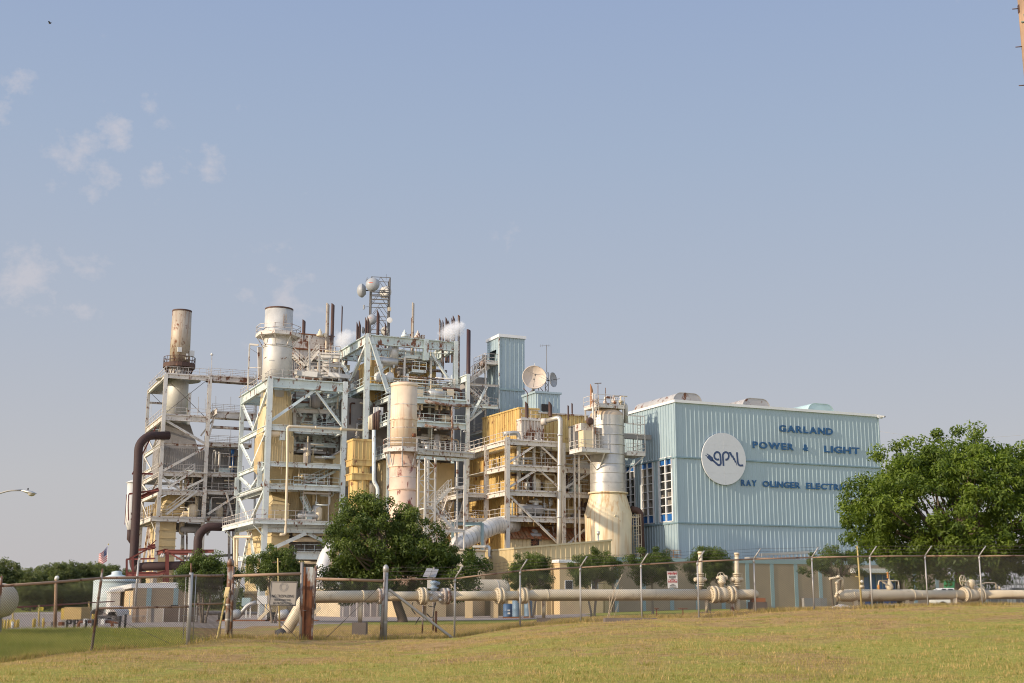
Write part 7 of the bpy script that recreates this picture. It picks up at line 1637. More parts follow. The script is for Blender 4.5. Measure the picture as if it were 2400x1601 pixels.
for i in(0,1,2,4,5):
 z=l7[i];e=1.1 if i==0 else 0
 if i==5:MB().ring((onB(420,860,B7_+4.6)[0],B7_+4.6,0),1.55,3.2,z-.1,z,16).build("platform",DECK,T);MB().box(A7-e,A7+2.0,B7_,bL7,z-.1,z).build("platform",DECK,T);MB().box(A7+2.0,xR7,B7_,B7_+2.4,z-.1,z).build("platform",DECK,T)
 else:MB().box(A7-e,xR7,B7_-e*.6,B7_+(2.2 if i in(1,2)else 3),z-.1,z).build("platform",DECK,T);MB().box(A7-e,A7+1.8,B7_+2.2,bL7+e,z-.1,z).build("platform",DECK,T)
 railing(T,[(A7-e,bL7+e,z),(A7-e,B7_-e*.6,z),(xR7,B7_-e*.6,z)],RAILM,1.1,1.5)
I(T,"edge_beam",(A7-1.1,B7_-.66,l7[0]-.3),(A7-1.1,bL7+1.1,l7[0]-.3),.25,.6,WHITE);I(T,"edge_beam",(A7-1.0,B7_-.66,l7[0]-.3),(xR7,B7_-.66,l7[0]-.3),.25,.5,WHITE)
brace(T,(A7-.9,B7_-.5,l7[0]-.6),(A7-.2,B7_-.2,l7[0]-2.2),WHITE,.15)
y_=B7_-.06;x_=A7-.06;bm=(B7_+bL7)/2
brace(T,(A7+.3,y_,l7[4]-.8),(xR7-.3,y_,l7[3]+.2),WHITER,.36);brace(T,(xR7-.3,y_,l7[3]-.5),(A7+.3,y_,l7[2]+.1),WHITER,.34)
brace(T,(A7+.2,y_,l7[2]-.7),(A7+2.8,y_,l7[1]+.1),WHITE,.3);brace(T,(xR7-.2,y_,l7[2]-.9),(xR7-3.2,y_,l7[1]+.1),WHITE,.3)
for z0,z1 in((l7[3]+.1,l7[4]-.9),(l7[3]-3,l7[3]-.4),(l7[1]+.1,l7[2]-.6),(l7[0]+.1,l7[1]-.6)):
 brace(T,(x_,bm,z0),(x_,bL7-.3,z1),WHITER,.26);brace(T,(x_,bm,z0),(x_,B7_+.3,z1),WHITER,.26)
brace(T,(x_,bm,l7[0]-.8),(x_,bL7-.3,.5),RUSTW,.28);brace(T,(x_,bm,l7[0]-.8),(x_,B7_+.3,.5),RUSTW,.28)
for bb in(B7_+.8,bL7-1):brace(T,(A7+.2,bb,l7[4]+.2),(xR7-.4,bb,l7[5]-.5),WIRE,.07)
for bb in(B7_+.8,bL7-1):brace(T,(A7+.2,bb,l7[5]-.6),(xR7-.4,bb,l7[4]+.2),WIRE,.07)
u5=onA(347,930,A7)
I(T,"beam",(A7,bL7+.2,l7[5]-1.9),(A7+3.5,bL7+.2,l7[5]-1.9),.2,.3,RUSTW)
def fstair(u0,v0,u1,v1,dy):stair(T,PB(u0,v0,B7_-dy),PB(u1,v1,B7_-dy),.9,WHITE,(0,1,0))
fstair(391,1205,465,1149,.9);fstair(396,1142,455,1103,.5)
MB().box(onB(458,1103,B7_)[0],xR7,B7_-.7,B7_,l7[2]-.1,l7[2]).build("landing",WHITE,T)
for(u0,v0,u1,v1,d)in((488,880,600,893,.75),(497,964,600,974,.9),(484,1037,590,1042,.5),(484,1108,570,1114,.5),(484,1150,565,1156,.5),(480,1213,556,1216,.5)):
 p0,p1=PB(u0,v0,B7_+.3),PB(u1,v1,B7_+.3);p1=(p1[0],p1[1],p0[2])
 mt_=RUSTW if v0==880 else WHITER
 I(T,"walkway_beam",(p0[0],p0[1],p0[2]-d/2),(p1[0],p1[1],p1[2]-d/2),.3,d,mt_);I(T,"walkway_beam",(p0[0],p0[1]+1.6,p0[2]-d/2),(p1[0],p1[1]+1.6,p1[2]-d/2),.3,d,mt_)
 MB().box(p0[0],p1[0],p0[1],p0[1]+1.6,p0[2]-.06,p0[2]+.02).build("platform",DECK,T)
 railing(T,[p0,p1],RAILM,1.1,1.6);
 if v0<1040:railing(T,[(p0[0],p0[1]+1.6,p0[2]),(p1[0],p1[1]+1.6,p1[2])],RAILM,1.1,1.6)
p0=PB(502,963,B7_+.3);I(T,"walkway_beam",(p0[0],B7_+.3,p0[2]-.4),(p0[0]-.1,B7_-2.2,p0[2]-.4),.3,.8,WHITER);brace(T,(p0[0],B7_,p0[2]-.9),PB(487,1036,B7_),WHITER,.22);brace(T,(p0[0]+.3,B7_+1.6,p0[2]-.9),PB(470,1022,B7_+1.6),WHITER,.22)
p0,p1=PB(497,1001,B7_+1),PB(590,1006,B7_+1);MB().tube([p0,p1],.22,8).build("walkway_pipe",RUSTW,T)
I(T,"column",PB(597,1216,B7_+1.5),PB(600,880,B7_+1.5),.3,.3,WHITE,up=(0,1,0));brace(T,PB(487,1205,B7_-.1),PB(556,1160,B7_-.1),WHITER,.3);brace(T,PB(530,1153,B7_-.1),PB(545,1208,B7_-.1),WHITER,.22)
for u,v0,v1 in((465,968,930),(506,960,928),(541,962,930),(354,975,940),(481,968,934),(541,1040,1000)):
 p0,p1=PB(u,v0,B7_+.3),PB(u,v1,B7_+.3);MB().bar(p0,p1,.06).build("stick_post",WHITER,T)
t=thing("pole_light","thin pole with a white beacon on the high walkway by the slim stack","light pole",PB(496,882,B7_+.3));MB().bar(PB(496,882,B7_+.3),PB(496.5,833,B7_+.3),.08).build("pole_tube",RAILM,t);MB().lathe(PB(496.5,833,B7_+.3),[(.16,0),(.22,.15),(.1,.35)],10).build("beacon",SIGNW,t)
cb=B7_+4.6;ca=onB(420,860,cb)[0];Ys=p2w(ca,cb,0)[1];q=mpp(Ys);Z=lambda v:W(420,v,Ys)[2];c=(ca,cb,0)
S=thing("smoke_stack","slim rust-streaked smokestack with a round railed ring, far left above the rusting white frame","smokestack",c)
lathe_part(S,"upper_shell",c,[(23.6*q,Z(850)),(22.6*q,Z(729))],STACKR,40);lathe_part(S,"lower_shell",c,[(24.6*q,Z(975)),(23.7*q,Z(851))],STACK,40);lathe_part(S,"mouth",c,[(20.5*q,Z(731)),(20.5*q,Z(728.6))],DARK,40);lathe_part(S,"top_rim",c,[(23.0*q,Z(732)),(23.1*q,Z(728.5))],VENTP,40)
octring(S,c,37.5*q,Z(856),24,VENTP,VENTP,24*q,.45,1.3,25*q,0)
for u,v,w,h,dx in((420.5,820,.62,.68,0),(448,829,.85,.85,0),(437,841,.3,.34,0),(438,832,.3,.3,0)):
 pp_=PB(u,v,cb-(24.5*q if u<440 else 6*q));MB().box(pp_[0]-w/2,pp_[0]+w/2,pp_[1]-.3,pp_[1]+.05,pp_[2]-h/2,pp_[2]+h/2).build("instrument_box",SIGNW,S)
G=thing("stack_duct","grey tapering duct and ribbed grey casings inside the rusting white frame","duct",(ca,cb,l7[0]))
def sqa(s,z,dx=0):return[(ca-s+dx,cb-s,z),(ca+s+dx,cb-s,z),(ca+s+dx,cb+s,z),(ca-s+dx,cb+s,z)]
zA,zB,zC=Z(976),Z(1055),Z(1104)
lathe_part(G,"collar",c,[(26*q,Z(998)),(25*q,Z(975))],STACK,40);MB().hexa(sqa(2.75,zB,.1),sqa(1.7,Z(997))).build("tapered_duct",GREY,G)
x1=onB(477,1080,cb-2.75)[0]
m=MB().ribs((ca-2.65,cb+2.7),(ca-2.65,cb-2.75),l7[2]-.4,zB,.3,.04,(-1,0));m.ribs((ca-2.65,cb-2.75),(x1,cb-2.75),l7[2]-.4,zB,.3,.04,(0,-1));m.box(ca-2.6,x1,cb-2.7,cb+2.7,l7[2]-.4,zB-.02);m.build("casing_wall",GREY,G)
x0,x2=onB(488,1100,B7_+2.8)[0],onB(562,1100,B7_+2.8)[0];zt9=onB(500,1052,B7_+2.8)[1]
m=MB().ribs((x0,B7_+2.8),(x2,B7_+2.8),l7[0]+.1,zt9,.5,.05,(0,-1));m.box(x0,x2,B7_+2.85,B7_+7,l7[0]+.1,zt9-.02);m.build("casing_wall",GREYD,G)
xg=onB(440,1180,B7_+3.0)[0];m=MB().ribs((xg,B7_+3.0),(x0,B7_+3.0),l7[0]+.1,l7[2]-.5,.5,.05,(0,-1));m.box(xg,x0,B7_+3.05,B7_+7,l7[0]+.1,l7[2]-.52);m.build("casing_wall",GREY,G)
for u0,u1,v0,v1 in((490,530,1067,1104),(489,529,1114,1148),(487,527,1170,1207)):
 m=MB();a,z0_=onB(u0,v1,B7_+2.6);b,z1_=onB(u1,v0,B7_+2.6)
 for p_,q_ in(((a,z0_),(a,z1_)),((a,z1_),(b,z1_)),((b,z1_),(b,z0_))):m.bar((p_[0],B7_+.4,p_[1]),(q_[0],B7_+.4,q_[1]),.09)
 m.build("door_frame",RAILM,G);MB().box(a+.3,b-.3,B7_+2.62,B7_+2.7,z0_+.1,z1_-.5).build("panel",GREY,G)
xb0,xb1=onB(541.5,1080,B7_+2.6)[0],onB(548,1080,B7_+2.6)[0];MB().box(xb0,xb1,B7_+2.5,B7_+2.7,l7[2],onB(545,1054,B7_+2.6)[1]).build("blue_strip",BLUEP,G)
m=MB();zz=zt9
for k in range(6):a=x0+(x2-x0)*k/6;m.hexa([(a,B7_+2.9,zz),(a+1,B7_+2.9,zz),(a+1,B7_+6,zz),(a,B7_+6,zz)],[(a-.2+rnd.uniform(-.2,.2),B7_+2.9,zz+rnd.uniform(.1,.8)),(a+1+rnd.uniform(-.2,.2),B7_+2.9,zz+rnd.uniform(0,.5)),(a+.8,B7_+6,zz+.3),(a,B7_+6,zz+.5)])
m.build("torn_lagging",GREYD,G)
x0,x1=onB(376,1180,B7_+1.6)[0],onB(434,1180,B7_+1.6)[0];z0,z1=l7[0]+.1,onB(400,1156,B7_+1.6)[1]
Hh=thing("inlet_duct","cream hopper and stacked panel duct standing under the slim rusty stack","duct",(x0,B7_+1.6,0))
MB().hexa([(x0-.2,B7_+1.6,z0),(x1,B7_+1.6,z0),(x1,bL7-1,z0),(x0-.2,bL7-1,z0)],[(x0+1.4,B7_+2.4,z1),(x1,B7_+2.4,z1),(x1,bL7-2.4,z1),(x0+1.4,bL7-2.4,z1)]).build("hopper",YELC,Hh)
m=MB()
for k in range(7):
 b=B7_+1.7+(bL7-2.8-B7_)*k/6;m.box(x0-.42,x0-.2,b-.06,b+.06,z0,z0+2.2)
for k in range(6):m.box(x0-.1,x1,B7_+1.5,B7_+1.62,z0+.4*k,z0+.4*k+.08)
m.build("stiffener",YELC,Hh)
x0,x1=onB(372,1270,B7_+.8)[0],onB(411,1270,B7_+.8)[0];be=onA(347,1270,x0)[0];m=MB();zt10=l7[0]-.5;n=11
for k in range(n):
 z0,z1=.3+(zt10-.3)*k/n,.3+(zt10-.3)*(k+1)/n
 m.box(x0,x1,B7_+.8,be,z0,z1-.1);m.box(x0-.05,x1+.12,B7_+.72,be+.08,z1-.1,z1)
m.build("duct_wall",YELC,Hh)
for u in(429,438,537,547):I(T,"column",PB(u,1330,bL7),PB(u,1220,bL7),.34 if u!=438 else.2,.34,YELC if u==429 else RUSTW,up=(0,1,0))
MB().box(onB(415,1230,B7_+3)[0],onB(482,1230,B7_+3)[0],B7_+3,B7_+7,l7[0]-1.6,l7[0]-.5).build("floor_girder",GREYD,T)
I(T,"floor_girder",PB(412,1241,bL7),PB(485,1243,bL7),.3,.5,GREYD);I(T,"walkway_beam",PB(484,1222,B7_+.4),PB(556,1222,B7_+.4),.3,1.0,WHITE)
p0=PB(505,1297,bL7);I(T,"floor_girder",PB(412,1310,bL7),PB(560,1300,bL7),.25,.4,RAILM)
E=thing("boiler_piping","pipes, ledges and boxes crowded inside the rusting white frame, far left","piping",(A7,B7_,l7[0]))
clutter(E,A7+3,xR7-.4,B7_+.8,B7_+2.2,[l7[0],l7[1]],61,WHITER,RAILM,n=11,slabs=False)
clutter(E,xR7+.5,xE7-2,B7_+.8,B7_+2.4,[l7[0],l7[1],l7[2]],62,WHITER,RAILM,n=7,slabs=False)
clutter(E,A7+.5,xR7+4,B7_+1,B7_+4,[l7[0]-2.2],63,WHITER,RAILM,n=9,slabs=False,hmat=[VENTP,GREYD,WHITER])
BPt=thing("brown_flue_pipe","fat dark brown flue pipe dropping down the outer edge of the rusting frame","pipe",PW(316,1345,174))
MB().tube(bend([PW(396,1021,178),PW(346,1021,176),PW(325,1042,175),PW(320,1180,174.5),PW(313,1318,174),PW(318,1334,174),PW(335,1328,173.5),PW(450,1325,173)],.9,4),9.9*mpp(175),24).build("pipe",BROWN,BPt)
for v in(1204,1217):MB().lathe(PW(317.5,v,174.5),[(10.6*mpp(175),-.12),(10.6*mpp(175),.12)],24).build("pipe_band",BROWN,BPt)
B2t=thing("brown_flue_pipe","fat dark brown flue pipe bent between the rusting frame and aqua frame","pipe",PW(461,1310,172))
MB().tube(bend([PW(556,1236,174),PW(484,1234,173),PW(464,1256,172.5),PW(462,1345,172)],.7,3),9.8*mpp(173),24).build("pipe",BROWN,B2t)
SL=thing("white_silo","slim white silo with a small cone roof, mostly hidden behind the brown flue pipe","silo",PW(305,1200,182));c_=PW(307.5,1200,182)
MB().lathe((c_[0],c_[1],W(308,1222,182)[2]),[(.3,-1.5),(.75,0),(.75,W(308,1132,182)[2]-W(308,1222,182)[2])],20).build("shell",SIGNW,SL);MB().lathe((c_[0],c_[1],W(308,1132,182)[2]),[(.95,0),(.95,.06),(.1,.45)],20).build("cone_roof",SIGNW,SL);m=MB()
for k in range(4):t=k*math.pi/2+.5;m.bar((c_[0]+.95*math.cos(t),c_[1]+.95*math.sin(t),W(308,1222,182)[2]-.5),(c_[0]+.95*math.cos(t),c_[1]+.95*math.sin(t),W(308,1160,182)[2]),.08)
m.build("cage",RED,SL);MB().tube([(c_[0],c_[1],W(308,1222,182)[2]-1),(c_[0],c_[1],W(308,1262,182)[2]),(c_[0]+.6,c_[1],W(308,1275,182)[2])],.4,12).build("outlet",BROWN,SL)
RK=thing("pipe_rack","red oxide steel pipe rack around the foot of the brown flue pipes","pipe rack",PW(350,1400,172));Yk=172.5
def rb(u0,v0,u1,v1,w=.28,Y0=Yk,Y1=None,nm="beam",kind='I'):I(RK,nm,PW(u0,v0,Y0),PW(u1,v1,Y1 or Y0),w,w*1.1,RED,kind)
for u,v0 in((297,1311),(311,1307)):rb(u,1352,u,v0,.25,nm="column")
rb(391,1432,392,1293,.42,nm="column");rb(383,1400,384,1340,.2,nm="column");rb(456,1330,456,1292,.3,nm="column")
rb(296,1347,365,1347,.65);rb(365,1347,388,1340,.4);rb(296,1311,364,1309,.2);rb(391,1292,501,1292,.4);rb(368,1297,391,1291,.5,Yk+3,Yk);rb(394,1297,470,1300,.25,Yk+2.5,Yk+2.5);rb(302,1310,345,1288,.16);rb(325,1289,363,1284,.3);rb(346,1284,364,1279,.45);rb(340,1290,366,1266,.1)
rb(395,1295,428,1314,.16);rb(400,1391,430,1391,.25);rb(392,1390,420,1372,.14,nm="brace",kind='L');rb(392,1392,420,1422,.2,nm="brace",kind='L');rb(325,1110,358,1111,.22,175);rb(302,1158,372,1148,.2,175);rb(330,1166,372,1147,.45,176);rb(302,1158,301,1220,.12,175,nm="column");rb(310,1112,366,1000,.12,174.5,178,nm="brace",kind='L')
for u in(377,381,441,446):MB().tube([PW(u,1306,172),PW(u+4,1298,172)],.18,8).build("spring_hanger",GALV,RK)
CP2=thing("cream_pipe","pair of cream pipes running level over the tan block building at far left","pipe",PW(360,1370,168))
for dv in(0,6):MB().tube(bend([PW(349,1380+dv*.3,168),PW(350,1371+dv,168),PW(385,1367+dv,168),PW(425,1370+dv,168),PW(560,1372+dv,168)],.4),.16,8).build("pipe",CREAMP,CP2)
lp=thing("lamp_post","grey lamp post with a small head in front of the tan block building","lamp post",W(316,1425,150),plant=False);MB().tube([W(316,1425,150),W(325,1312,150)],[.16,.11],8).build("pole_tube",GALV,lp);MB().bar(W(325,1313,150),W(328,1308,150),.2).build("lamp_head",GALV,lp)
# ------------ low buildings at the left foot
b0=PW(312,1400,152.0);Al,Bl=b0[0],b0[1];zt=b0[2];zt=onB(312,1378,Bl)[1];xw=onB(440,1400,Bl)[0];bw=onA(257,1400,Al)[0]
TB=thing("block_building","low tan block building with sunlit cream end wall and shallow white roof","building",(Al,Bl,0))
MB().box(Al,xw,Bl,Bl+.3,0,zt).build("front_wall",BRICK,TB);MB().box(Al,Al+.3,Bl+.3,bw,0,zt-.3).build("side_wall",BRICKL,TB);zr_=onA(285,1369,Al)[1]  # sunlit end wall gets a lighter block colour; the light is painted in
MB().hexa([(Al-.2,Bl+.3,zt),(Al-.2,bw,zt-.4),(Al+12,bw,zt-.4),(Al+12,Bl+.3,zt)],[(Al-.2,Bl+.4,zt+.5),(Al-.2,bw-1,zt+.2),(Al+12,bw-1,zt+.9),(Al+12,Bl+.4,zt+.9)]).build("roof",TRIMW,TB)
for u in(349,412):a=onB(u,1400,Bl)[0];MB().box(a-.28,a+.28,Bl-.05,Bl-.002,0,zt).build("pilaster",BLUET,TB)
for f_ in(.12,.45,.62,.8):b=Bl+(bw-Bl)*f_;MB().box(Al-.05,Al-.002,b-.1,b+.1,0,zt-.4).build("pilaster",RUSTW if f_>.5 else BLUET,TB)
MB().box(onB(400,1425,Bl)[0],onB(416,1425,Bl)[0],Bl-.3,Bl-.1,.3,onB(408,1418,Bl)[1]).build("dark_opening",DARK,TB)
cw=thing("side_shed","pale weathered lean-to shed against the left end of the tan block building","shed",PW(263,1440,158));p_=PW(257,1440,158);p2_=PW(270,1440,158);zz=W(262,1388,158)[2]
MB().box(p_[0],p2_[0]+.5,p_[1],p_[1]+4,0,zz).build("wall",SIGNW,cw);MB().hexa([(p_[0]-.2,p_[1]-.2,zz),(p2_[0]+1,p_[1]-.2,zz+.1),(p2_[0]+1,p_[1]+4,zz+.1),(p_[0]-.2,p_[1]+4,zz)],[(p_[0]-.2,p_[1]-.2,zz+.15),(p2_[0]+1,p_[1]-.2,zz+.6),(p2_[0]+1,p_[1]+4,zz+.6),(p_[0]-.2,p_[1]+4,zz+.15)]).build("roof",TRIMW,cw)
lw=thing("concrete_wall","low bare concrete yard wall in front of the tan block building, with a chain-link top","wall",W(309,1463,96),plant=False)
for u0,v0,t0,u1,v1,t1 in((308,1461,1423,344,1464,1423),(344,1464,1423,382,1462,1423),(382,1462,1423,462,1462,1424)):
 p0,p1=W(u0,1440,100),W(u1,1440,100+(2 if u1>400 else 0));g=gz(p0[0],p0[1])-.1;m=MB();h0=W(u0,t0,100)[2]
 m.hexa([(p0[0],p0[1],g),(p1[0],p1[1],g),(p1[0],p1[1]+.25,g),(p0[0],p0[1]+.25,g)],[(p0[0],p0[1],h0),(p1[0],p1[1],h0),(p1[0],p1[1]+.25,h0),(p0[0],p0[1]+.25,h0)]);m.build("wall_panel",CONC if u0==344 else mat("wall_panel_tan",(.34,.25,.18),.85,var=.2),lw)
for u in(309,345,383,420,460):p0=W(u,1440,99.8);MB().bar((p0[0],p0[1],gz(p0[0],p0[1])),(p0[0],p0[1],W(u,1419,99.8)[2]),.09).build("wall_post",GALV,lw)
MB().bar(W(308,1444,99.6),W(462,1443,101.6),.06).build("rail",GALV,lw)
Y=132;
WS=thing("ribbed_shed","low cream ribbed shed with a sunlit end, seen under the pipeline behind the gate","shed",PW(795,1445,Y));p_=PW(797,1445,Y);As,Bs=p_[0],p_[1];zt=onB(797,1377,Bs)[1];be=onA(742,1410,As)[0];xe=onB(925,1400,Bs)[0]
m=MB().ribs((As,be),(As,Bs),0,zt,.3,.05,(-1,0));m.build("side_wall",CREAMP,WS);MB().ribs((As,Bs),(xe,Bs),0,zt-.2,.7,.05,(0,-1)).build("front_wall",mat("shaded_cream_siding",(.46,.42,.38),.6,var=.08,streak=.2),WS);MB().box(As-.1,xe,Bs-.1,be,zt-.02,zt+.15).build("roof",TRIMW,WS);MB().box(onB(890,1420,Bs)[0],onB(898,1420,Bs)[0],Bs-.12,Bs-.06,0,zt-.3).build("pilaster",BLUET,WS)  # front siding greyed: the shade on this side is put into the colour
CB=thing("cream_building","low plain cream block wall behind the metering valve, under the big front tree","building",PW(1000,1440,126));p_,p2_=PW(930,1440,127),PW(1066,1440,127);MB().box(p_[0],p2_[0],p_[1],p_[1]+3,0,W(1000,1408,127)[2]).build("wall",BRICKL,CB)
for u0,u1,v0,v1,Y,mt_,nm,lb in((566,586,1401,1421,128,BLUET,"equipment_box","pale blue box on a thin post under the aqua frame"),(602,626,1396,1416,128,SIGNW,"equipment_box","white box on two legs beside the round tree behind the signed gate")):
 p0,p1=W(u0,v1,Y),W(u1,v0,Y);t=thing(nm,lb,"equipment box",(p0[0],p0[1],gz(p0[0],p0[1])),plant=False);MB().box(p0[0],p1[0],p0[1],p0[1]+.8,p0[2],p1[2]).build("box",mt_,t)
 for x in((p0[0]+p1[0])/2-(.4 if u0>600 else 0),(p0[0]+p1[0])/2+.4):MB().bar((x,p0[1]+.4,gz(p0[0],p0[1])),(x,p0[1]+.4,p0[2]),.12).build("leg",SIGNW,t)
for u,v,lb in((550,1460,"low cluster of silver pump casings and pipes beside the leaning board"),(665,1437,"small pump with black hose by the thin aerial pole")):
 p0=W(u,v,105);g=gz(p0[0],p0[1]);t=thing("pump_set",lb,"pump",(p0[0],p0[1],g),plant=False)
 MB().lathe((p0[0]-.5,p0[1],g+.45),[(.2,-.1),(.4,.1),(.4,.8),(.2,1.0)],14,axis=(1,0,.15)).build("casing",SILVERD,t);MB().tube(bend([(p0[0]+.3,p0[1],g+.4),(p0[0]+1.0,p0[1],g+1.3),(p0[0]+1.7,p0[1],g+1.5)],.4),.17,8).build("pipe",SILVERD if u<600 else BLACKR,t);MB().box(p0[0]-1.4,p0[0]+2.8,p0[1]-.3,p0[1]+.6,g-.05,g+.12).build("skid",RUSTY,t);MB().lathe((p0[0]-1.1,p0[1],g+.4),[(.3,-.2),(.3,.3)],12,axis=(1,0,0)).build("motor",BLACKR,t);MB().bar((p0[0]+1.9,p0[1],g+.1),(p0[0]+2.9,p0[1],g+1.1),.25).build("valve_arm",CREAMP,t)
# ------------ left yard
def gp_(u,v,Y):p=W(u,v,Y);return(p[0],p[1],gz(p[0],p[1]))
Y=62;c=W(-22,1407.5,Y);q=mpp(Y);ax=Vector((-1,.28,0)).normalized()
T=thing("gas_tank","cream horizontal tank with a rust-stained belly at the far left edge","tank",gp_(-30,1460,Y),plant=False);r=39*q;e=Vector(W(-2,1407.5,Y))+Vector((.25,0,0))
MB().lathe(e,[(.02,-.52),(r*.35,-.5),(r*.7,-.38),(r*.92,-.17),(r,.1),(r,4.6),(r*.9,4.9),(r*.5,5.2)],36,axis=ax).build("shell",mat("tank_beige",(.50,.43,.32),.45,streak=.3,var=.06,rust=.08),T)
for k in(.6,4.0):p=e+ax*k;MB().box(p.x-.25,p.x+.25,p.y-.6,p.y+.6,gz(p.x,p.y)-.1,p.z-r*.8).build("saddle",CONC,T)
MB().tube([e+ax*.35+Vector((0,0,r-.02)),e+ax*.35+Vector((0,0,r+.14)),e+ax*.5+Vector((0,0,r+.14)),e+ax*.5+Vector((0,0,r-.02))],.03,6).build("lifting_lug",CREAMP,T);MB().lathe(W(1,1368,Y),[(.05,0),(.09,.08),(.09,.14),(.04,.2),(.05,.28)],10).build("relief_valve",BLUEV,T)
Y=205;c=W(268,1440,Y);r=50*mpp(Y);zt=W(268,1363,Y)[2]
T=thing("round_tank","big pale blue-white storage tank with a shallow cone roof behind the carport","tank",(c[0],c[1],0),plant=False)
MB().lathe((c[0],c[1],-.1),[(r,0),(r,zt)],56).build("shell",TANKB,T);MB().lathe((c[0],c[1],zt),[(r+.1,-.1),(r+.1,.05),(r*.55,.7),(.8,1.1),(.8,1.5),(.2,1.65)],56).build("cone_roof",TANKB,T)
Y=92;q=mpp(Y);x0,x1=W(150,1440,Y)[0],W(190,1440,Y)[0];g=gz(x0,Y);z0,z1=W(170,1452,Y)[2],W(170,1423,Y)[2]
T=thing("generator_trailer","yellow box generator on a dark wheeled trailer chassis in the left yard","trailer",((x0+x1)/2,Y,g),plant=False)
MB().box(x0,x1,Y,Y+2.0,z0,z1).build("box_body",YTRL,T);MB().box(x0-.25,x0-.002,Y+.1,Y+1.9,z0,z1-.08).build("end_panel",YBOL,T);MB().box(x0-.3,x0-.26,Y+.3,Y+.9,z0+.2,z0+.75).build("instrument_door",BRICKL,T)
MB().box(x0-.2,x1+1.7,Y+.1,Y+1.9,z0-.22,z0-.01).build("chassis",GREYD,T);MB().bar((x1+1.2,Y+1,z0-.15),(x1+2.2,Y+1,z0-.25),.12).build("tow_bar",GREYD,T)
for x in(x0+.35,x1-.35):
 o=MB().lathe((x,Y+.1,g+.2),[(.2,-.08),(.2,.14)],20,axis=(0,1,0)).build("wheel",BLACKR,T);MB().lathe((x,Y+.01,g+.2),[(.1,-.02),(.1,.03)],16,axis=(0,1,0)).build("rim",GREY,T,parent=o)
MB().box(x0-.25,x0+.3,Y-.1,Y+.1,g+.05,z0-.2).build("tool_box",GREYD,T)
Y=104;x0,x1=W(190,1440,Y)[0],W(256,1440,Y)[0];g=gz(x0,Y);zb,zt=W(200,1453,Y)[2],W(220,1424,Y)[2]
T=thing("carport","white arched fabric carport sheltering a parked pickup behind the pipe manifold","carport",((x0+x1)/2,Y,g),plant=False);m=MB();n=12;V=[]
ya,yb=Y+1,Y+7
for k in range(n+1):
 t=math.pi*k/n;x=(x0+x1)/2+.35-math.cos(t)*(x1-x0)/2*.98;z=zb+.25+(zt-zb-.25)*math.sin(t)**.6
 V+=[(x,ya,z),(x-.8,yb,z+.1)]
m.add(V,[(2*k,2*k+2,2*k+3,2*k+1)for k in range(n)]);m.build("canopy",mat("white_tarp",(.62,.60,.56),.7,var=.1),T)
m=MB();m.add([(x0+.1,ya,zb+.3),(x0-.7,yb,zb+.35),(x0-.7,yb,zb-.2),(x0+.1,ya,zb-.1)],[(0,1,2,3)]);m.build("side_sheet",mat("white_tarp_side",(.60,.58,.54),.7,var=.1),T)
for x,y in((x0+.3,ya),(x1,ya),(x0-.5,yb),(x1-.7,yb),((x0+x1)/2-1.0,ya)):MB().bar((x,y,gz(x,y)),(x,y,zb+.3),.05).build("pole",GALV,T)
PK=thing("pickup_truck","grey pickup truck parked under the white carport, its cab windows dark","pickup truck",(W(236,1460,Y)[0],Y+3,g),plant=False);xx0,xx1=W(206,1450,Y)[0],W(253,1450,Y)[0]
zz=zb+.55;m=MB().box(xx0,xx1,Y+2,Y+3.8,zb-.1,zb+.3);m.build("body",GREY,PK);MB().hexa([(xx0+.8,Y+2.05,zb+.3),(xx1-.4,Y+2.05,zb+.3),(xx1-.4,Y+3.75,zb+.3),(xx0+.8,Y+3.75,zb+.3)],[(xx0+1.2,Y+2.2,zb+.6),(xx1-.7,Y+2.2,zb+.6),(xx1-.7,Y+3.6,zb+.6),(xx0+1.2,Y+3.6,zb+.6)]).build("cab",GREY,PK)
MB().box(xx0+1.15,xx1-.65,Y+2.06,Y+2.1,zb+.34,zb+.55).build("window",GLASS,PK)
for x in(xx0+.5,xx1-.5):o=MB().lathe((x,Y+1.95,zb-.05),[(.2,-.02),(.2,.2)],18,axis=(0,1,0)).build("wheel",BLACKR,PK)
Y=84;T=thing("rusty_manifold","low rusty pipe manifold with pale flanges lying between black bollards","manifold",gp_(228,1468,Y),plant=False);q=mpp(Y)
MB().tube(bend([gp_(183,1468,Y),W(186,1457,Y),W(200,1457,Y),W(258,1457,Y),W(262,1460,Y),gp_(264,1468,Y)],.3,4),3.3*q,12).build("pipe",RUSTY,T);MB().lathe(W(221,1457,Y),[(4.5*q,-5*q),(5.5*q,-2*q),(5.5*q,2*q),(4.5*q,5*q)],16,axis=(1,0,0)).build("valve_body",GREY,T)
for u in(202,243,232):p=W(u,1456,Y);MB().box(p[0]-.12,p[0]+.12,p[1]-.25,p[1]+.1,p[2]-.2,p[2]+.16).build("pale_flange",SIGNW if u!=232 else GREY,T)
MB().tube([W(262,1458,Y),W(277,1461,Y)],2.0*q,8).build("pipe",RUSTY,T)
g1="black bollards by the rusty manifold"
for u,v0,v1,lb in((280,1444,1466,"black bollard third from the tan wall"),(293,1440,1466,"tallest black bollard, nearest the tan block building"),(226,1449,1468,"short black bollard in the middle of the rusty manifold"),(217,1452,1468,"short black bollard left of the manifold valve"),(201,1453,1469,"black bollard under the left pale flange"),(174,1452,1470,"black bollard at the right wheel of the generator trailer"),(157,1454,1470,"leftmost black bollard, under the yellow generator box")):
 p=gp_(u,v1,80);solo("black_bollard",lb,"bollard",MB().tube([(p[0],p[1],p[2]-.05),(p[0],p[1],W(u,v0,80)[2])],.075,8),BLACKR,p,plant=False,group=g1)
g2="yellow bollards in the left yard"
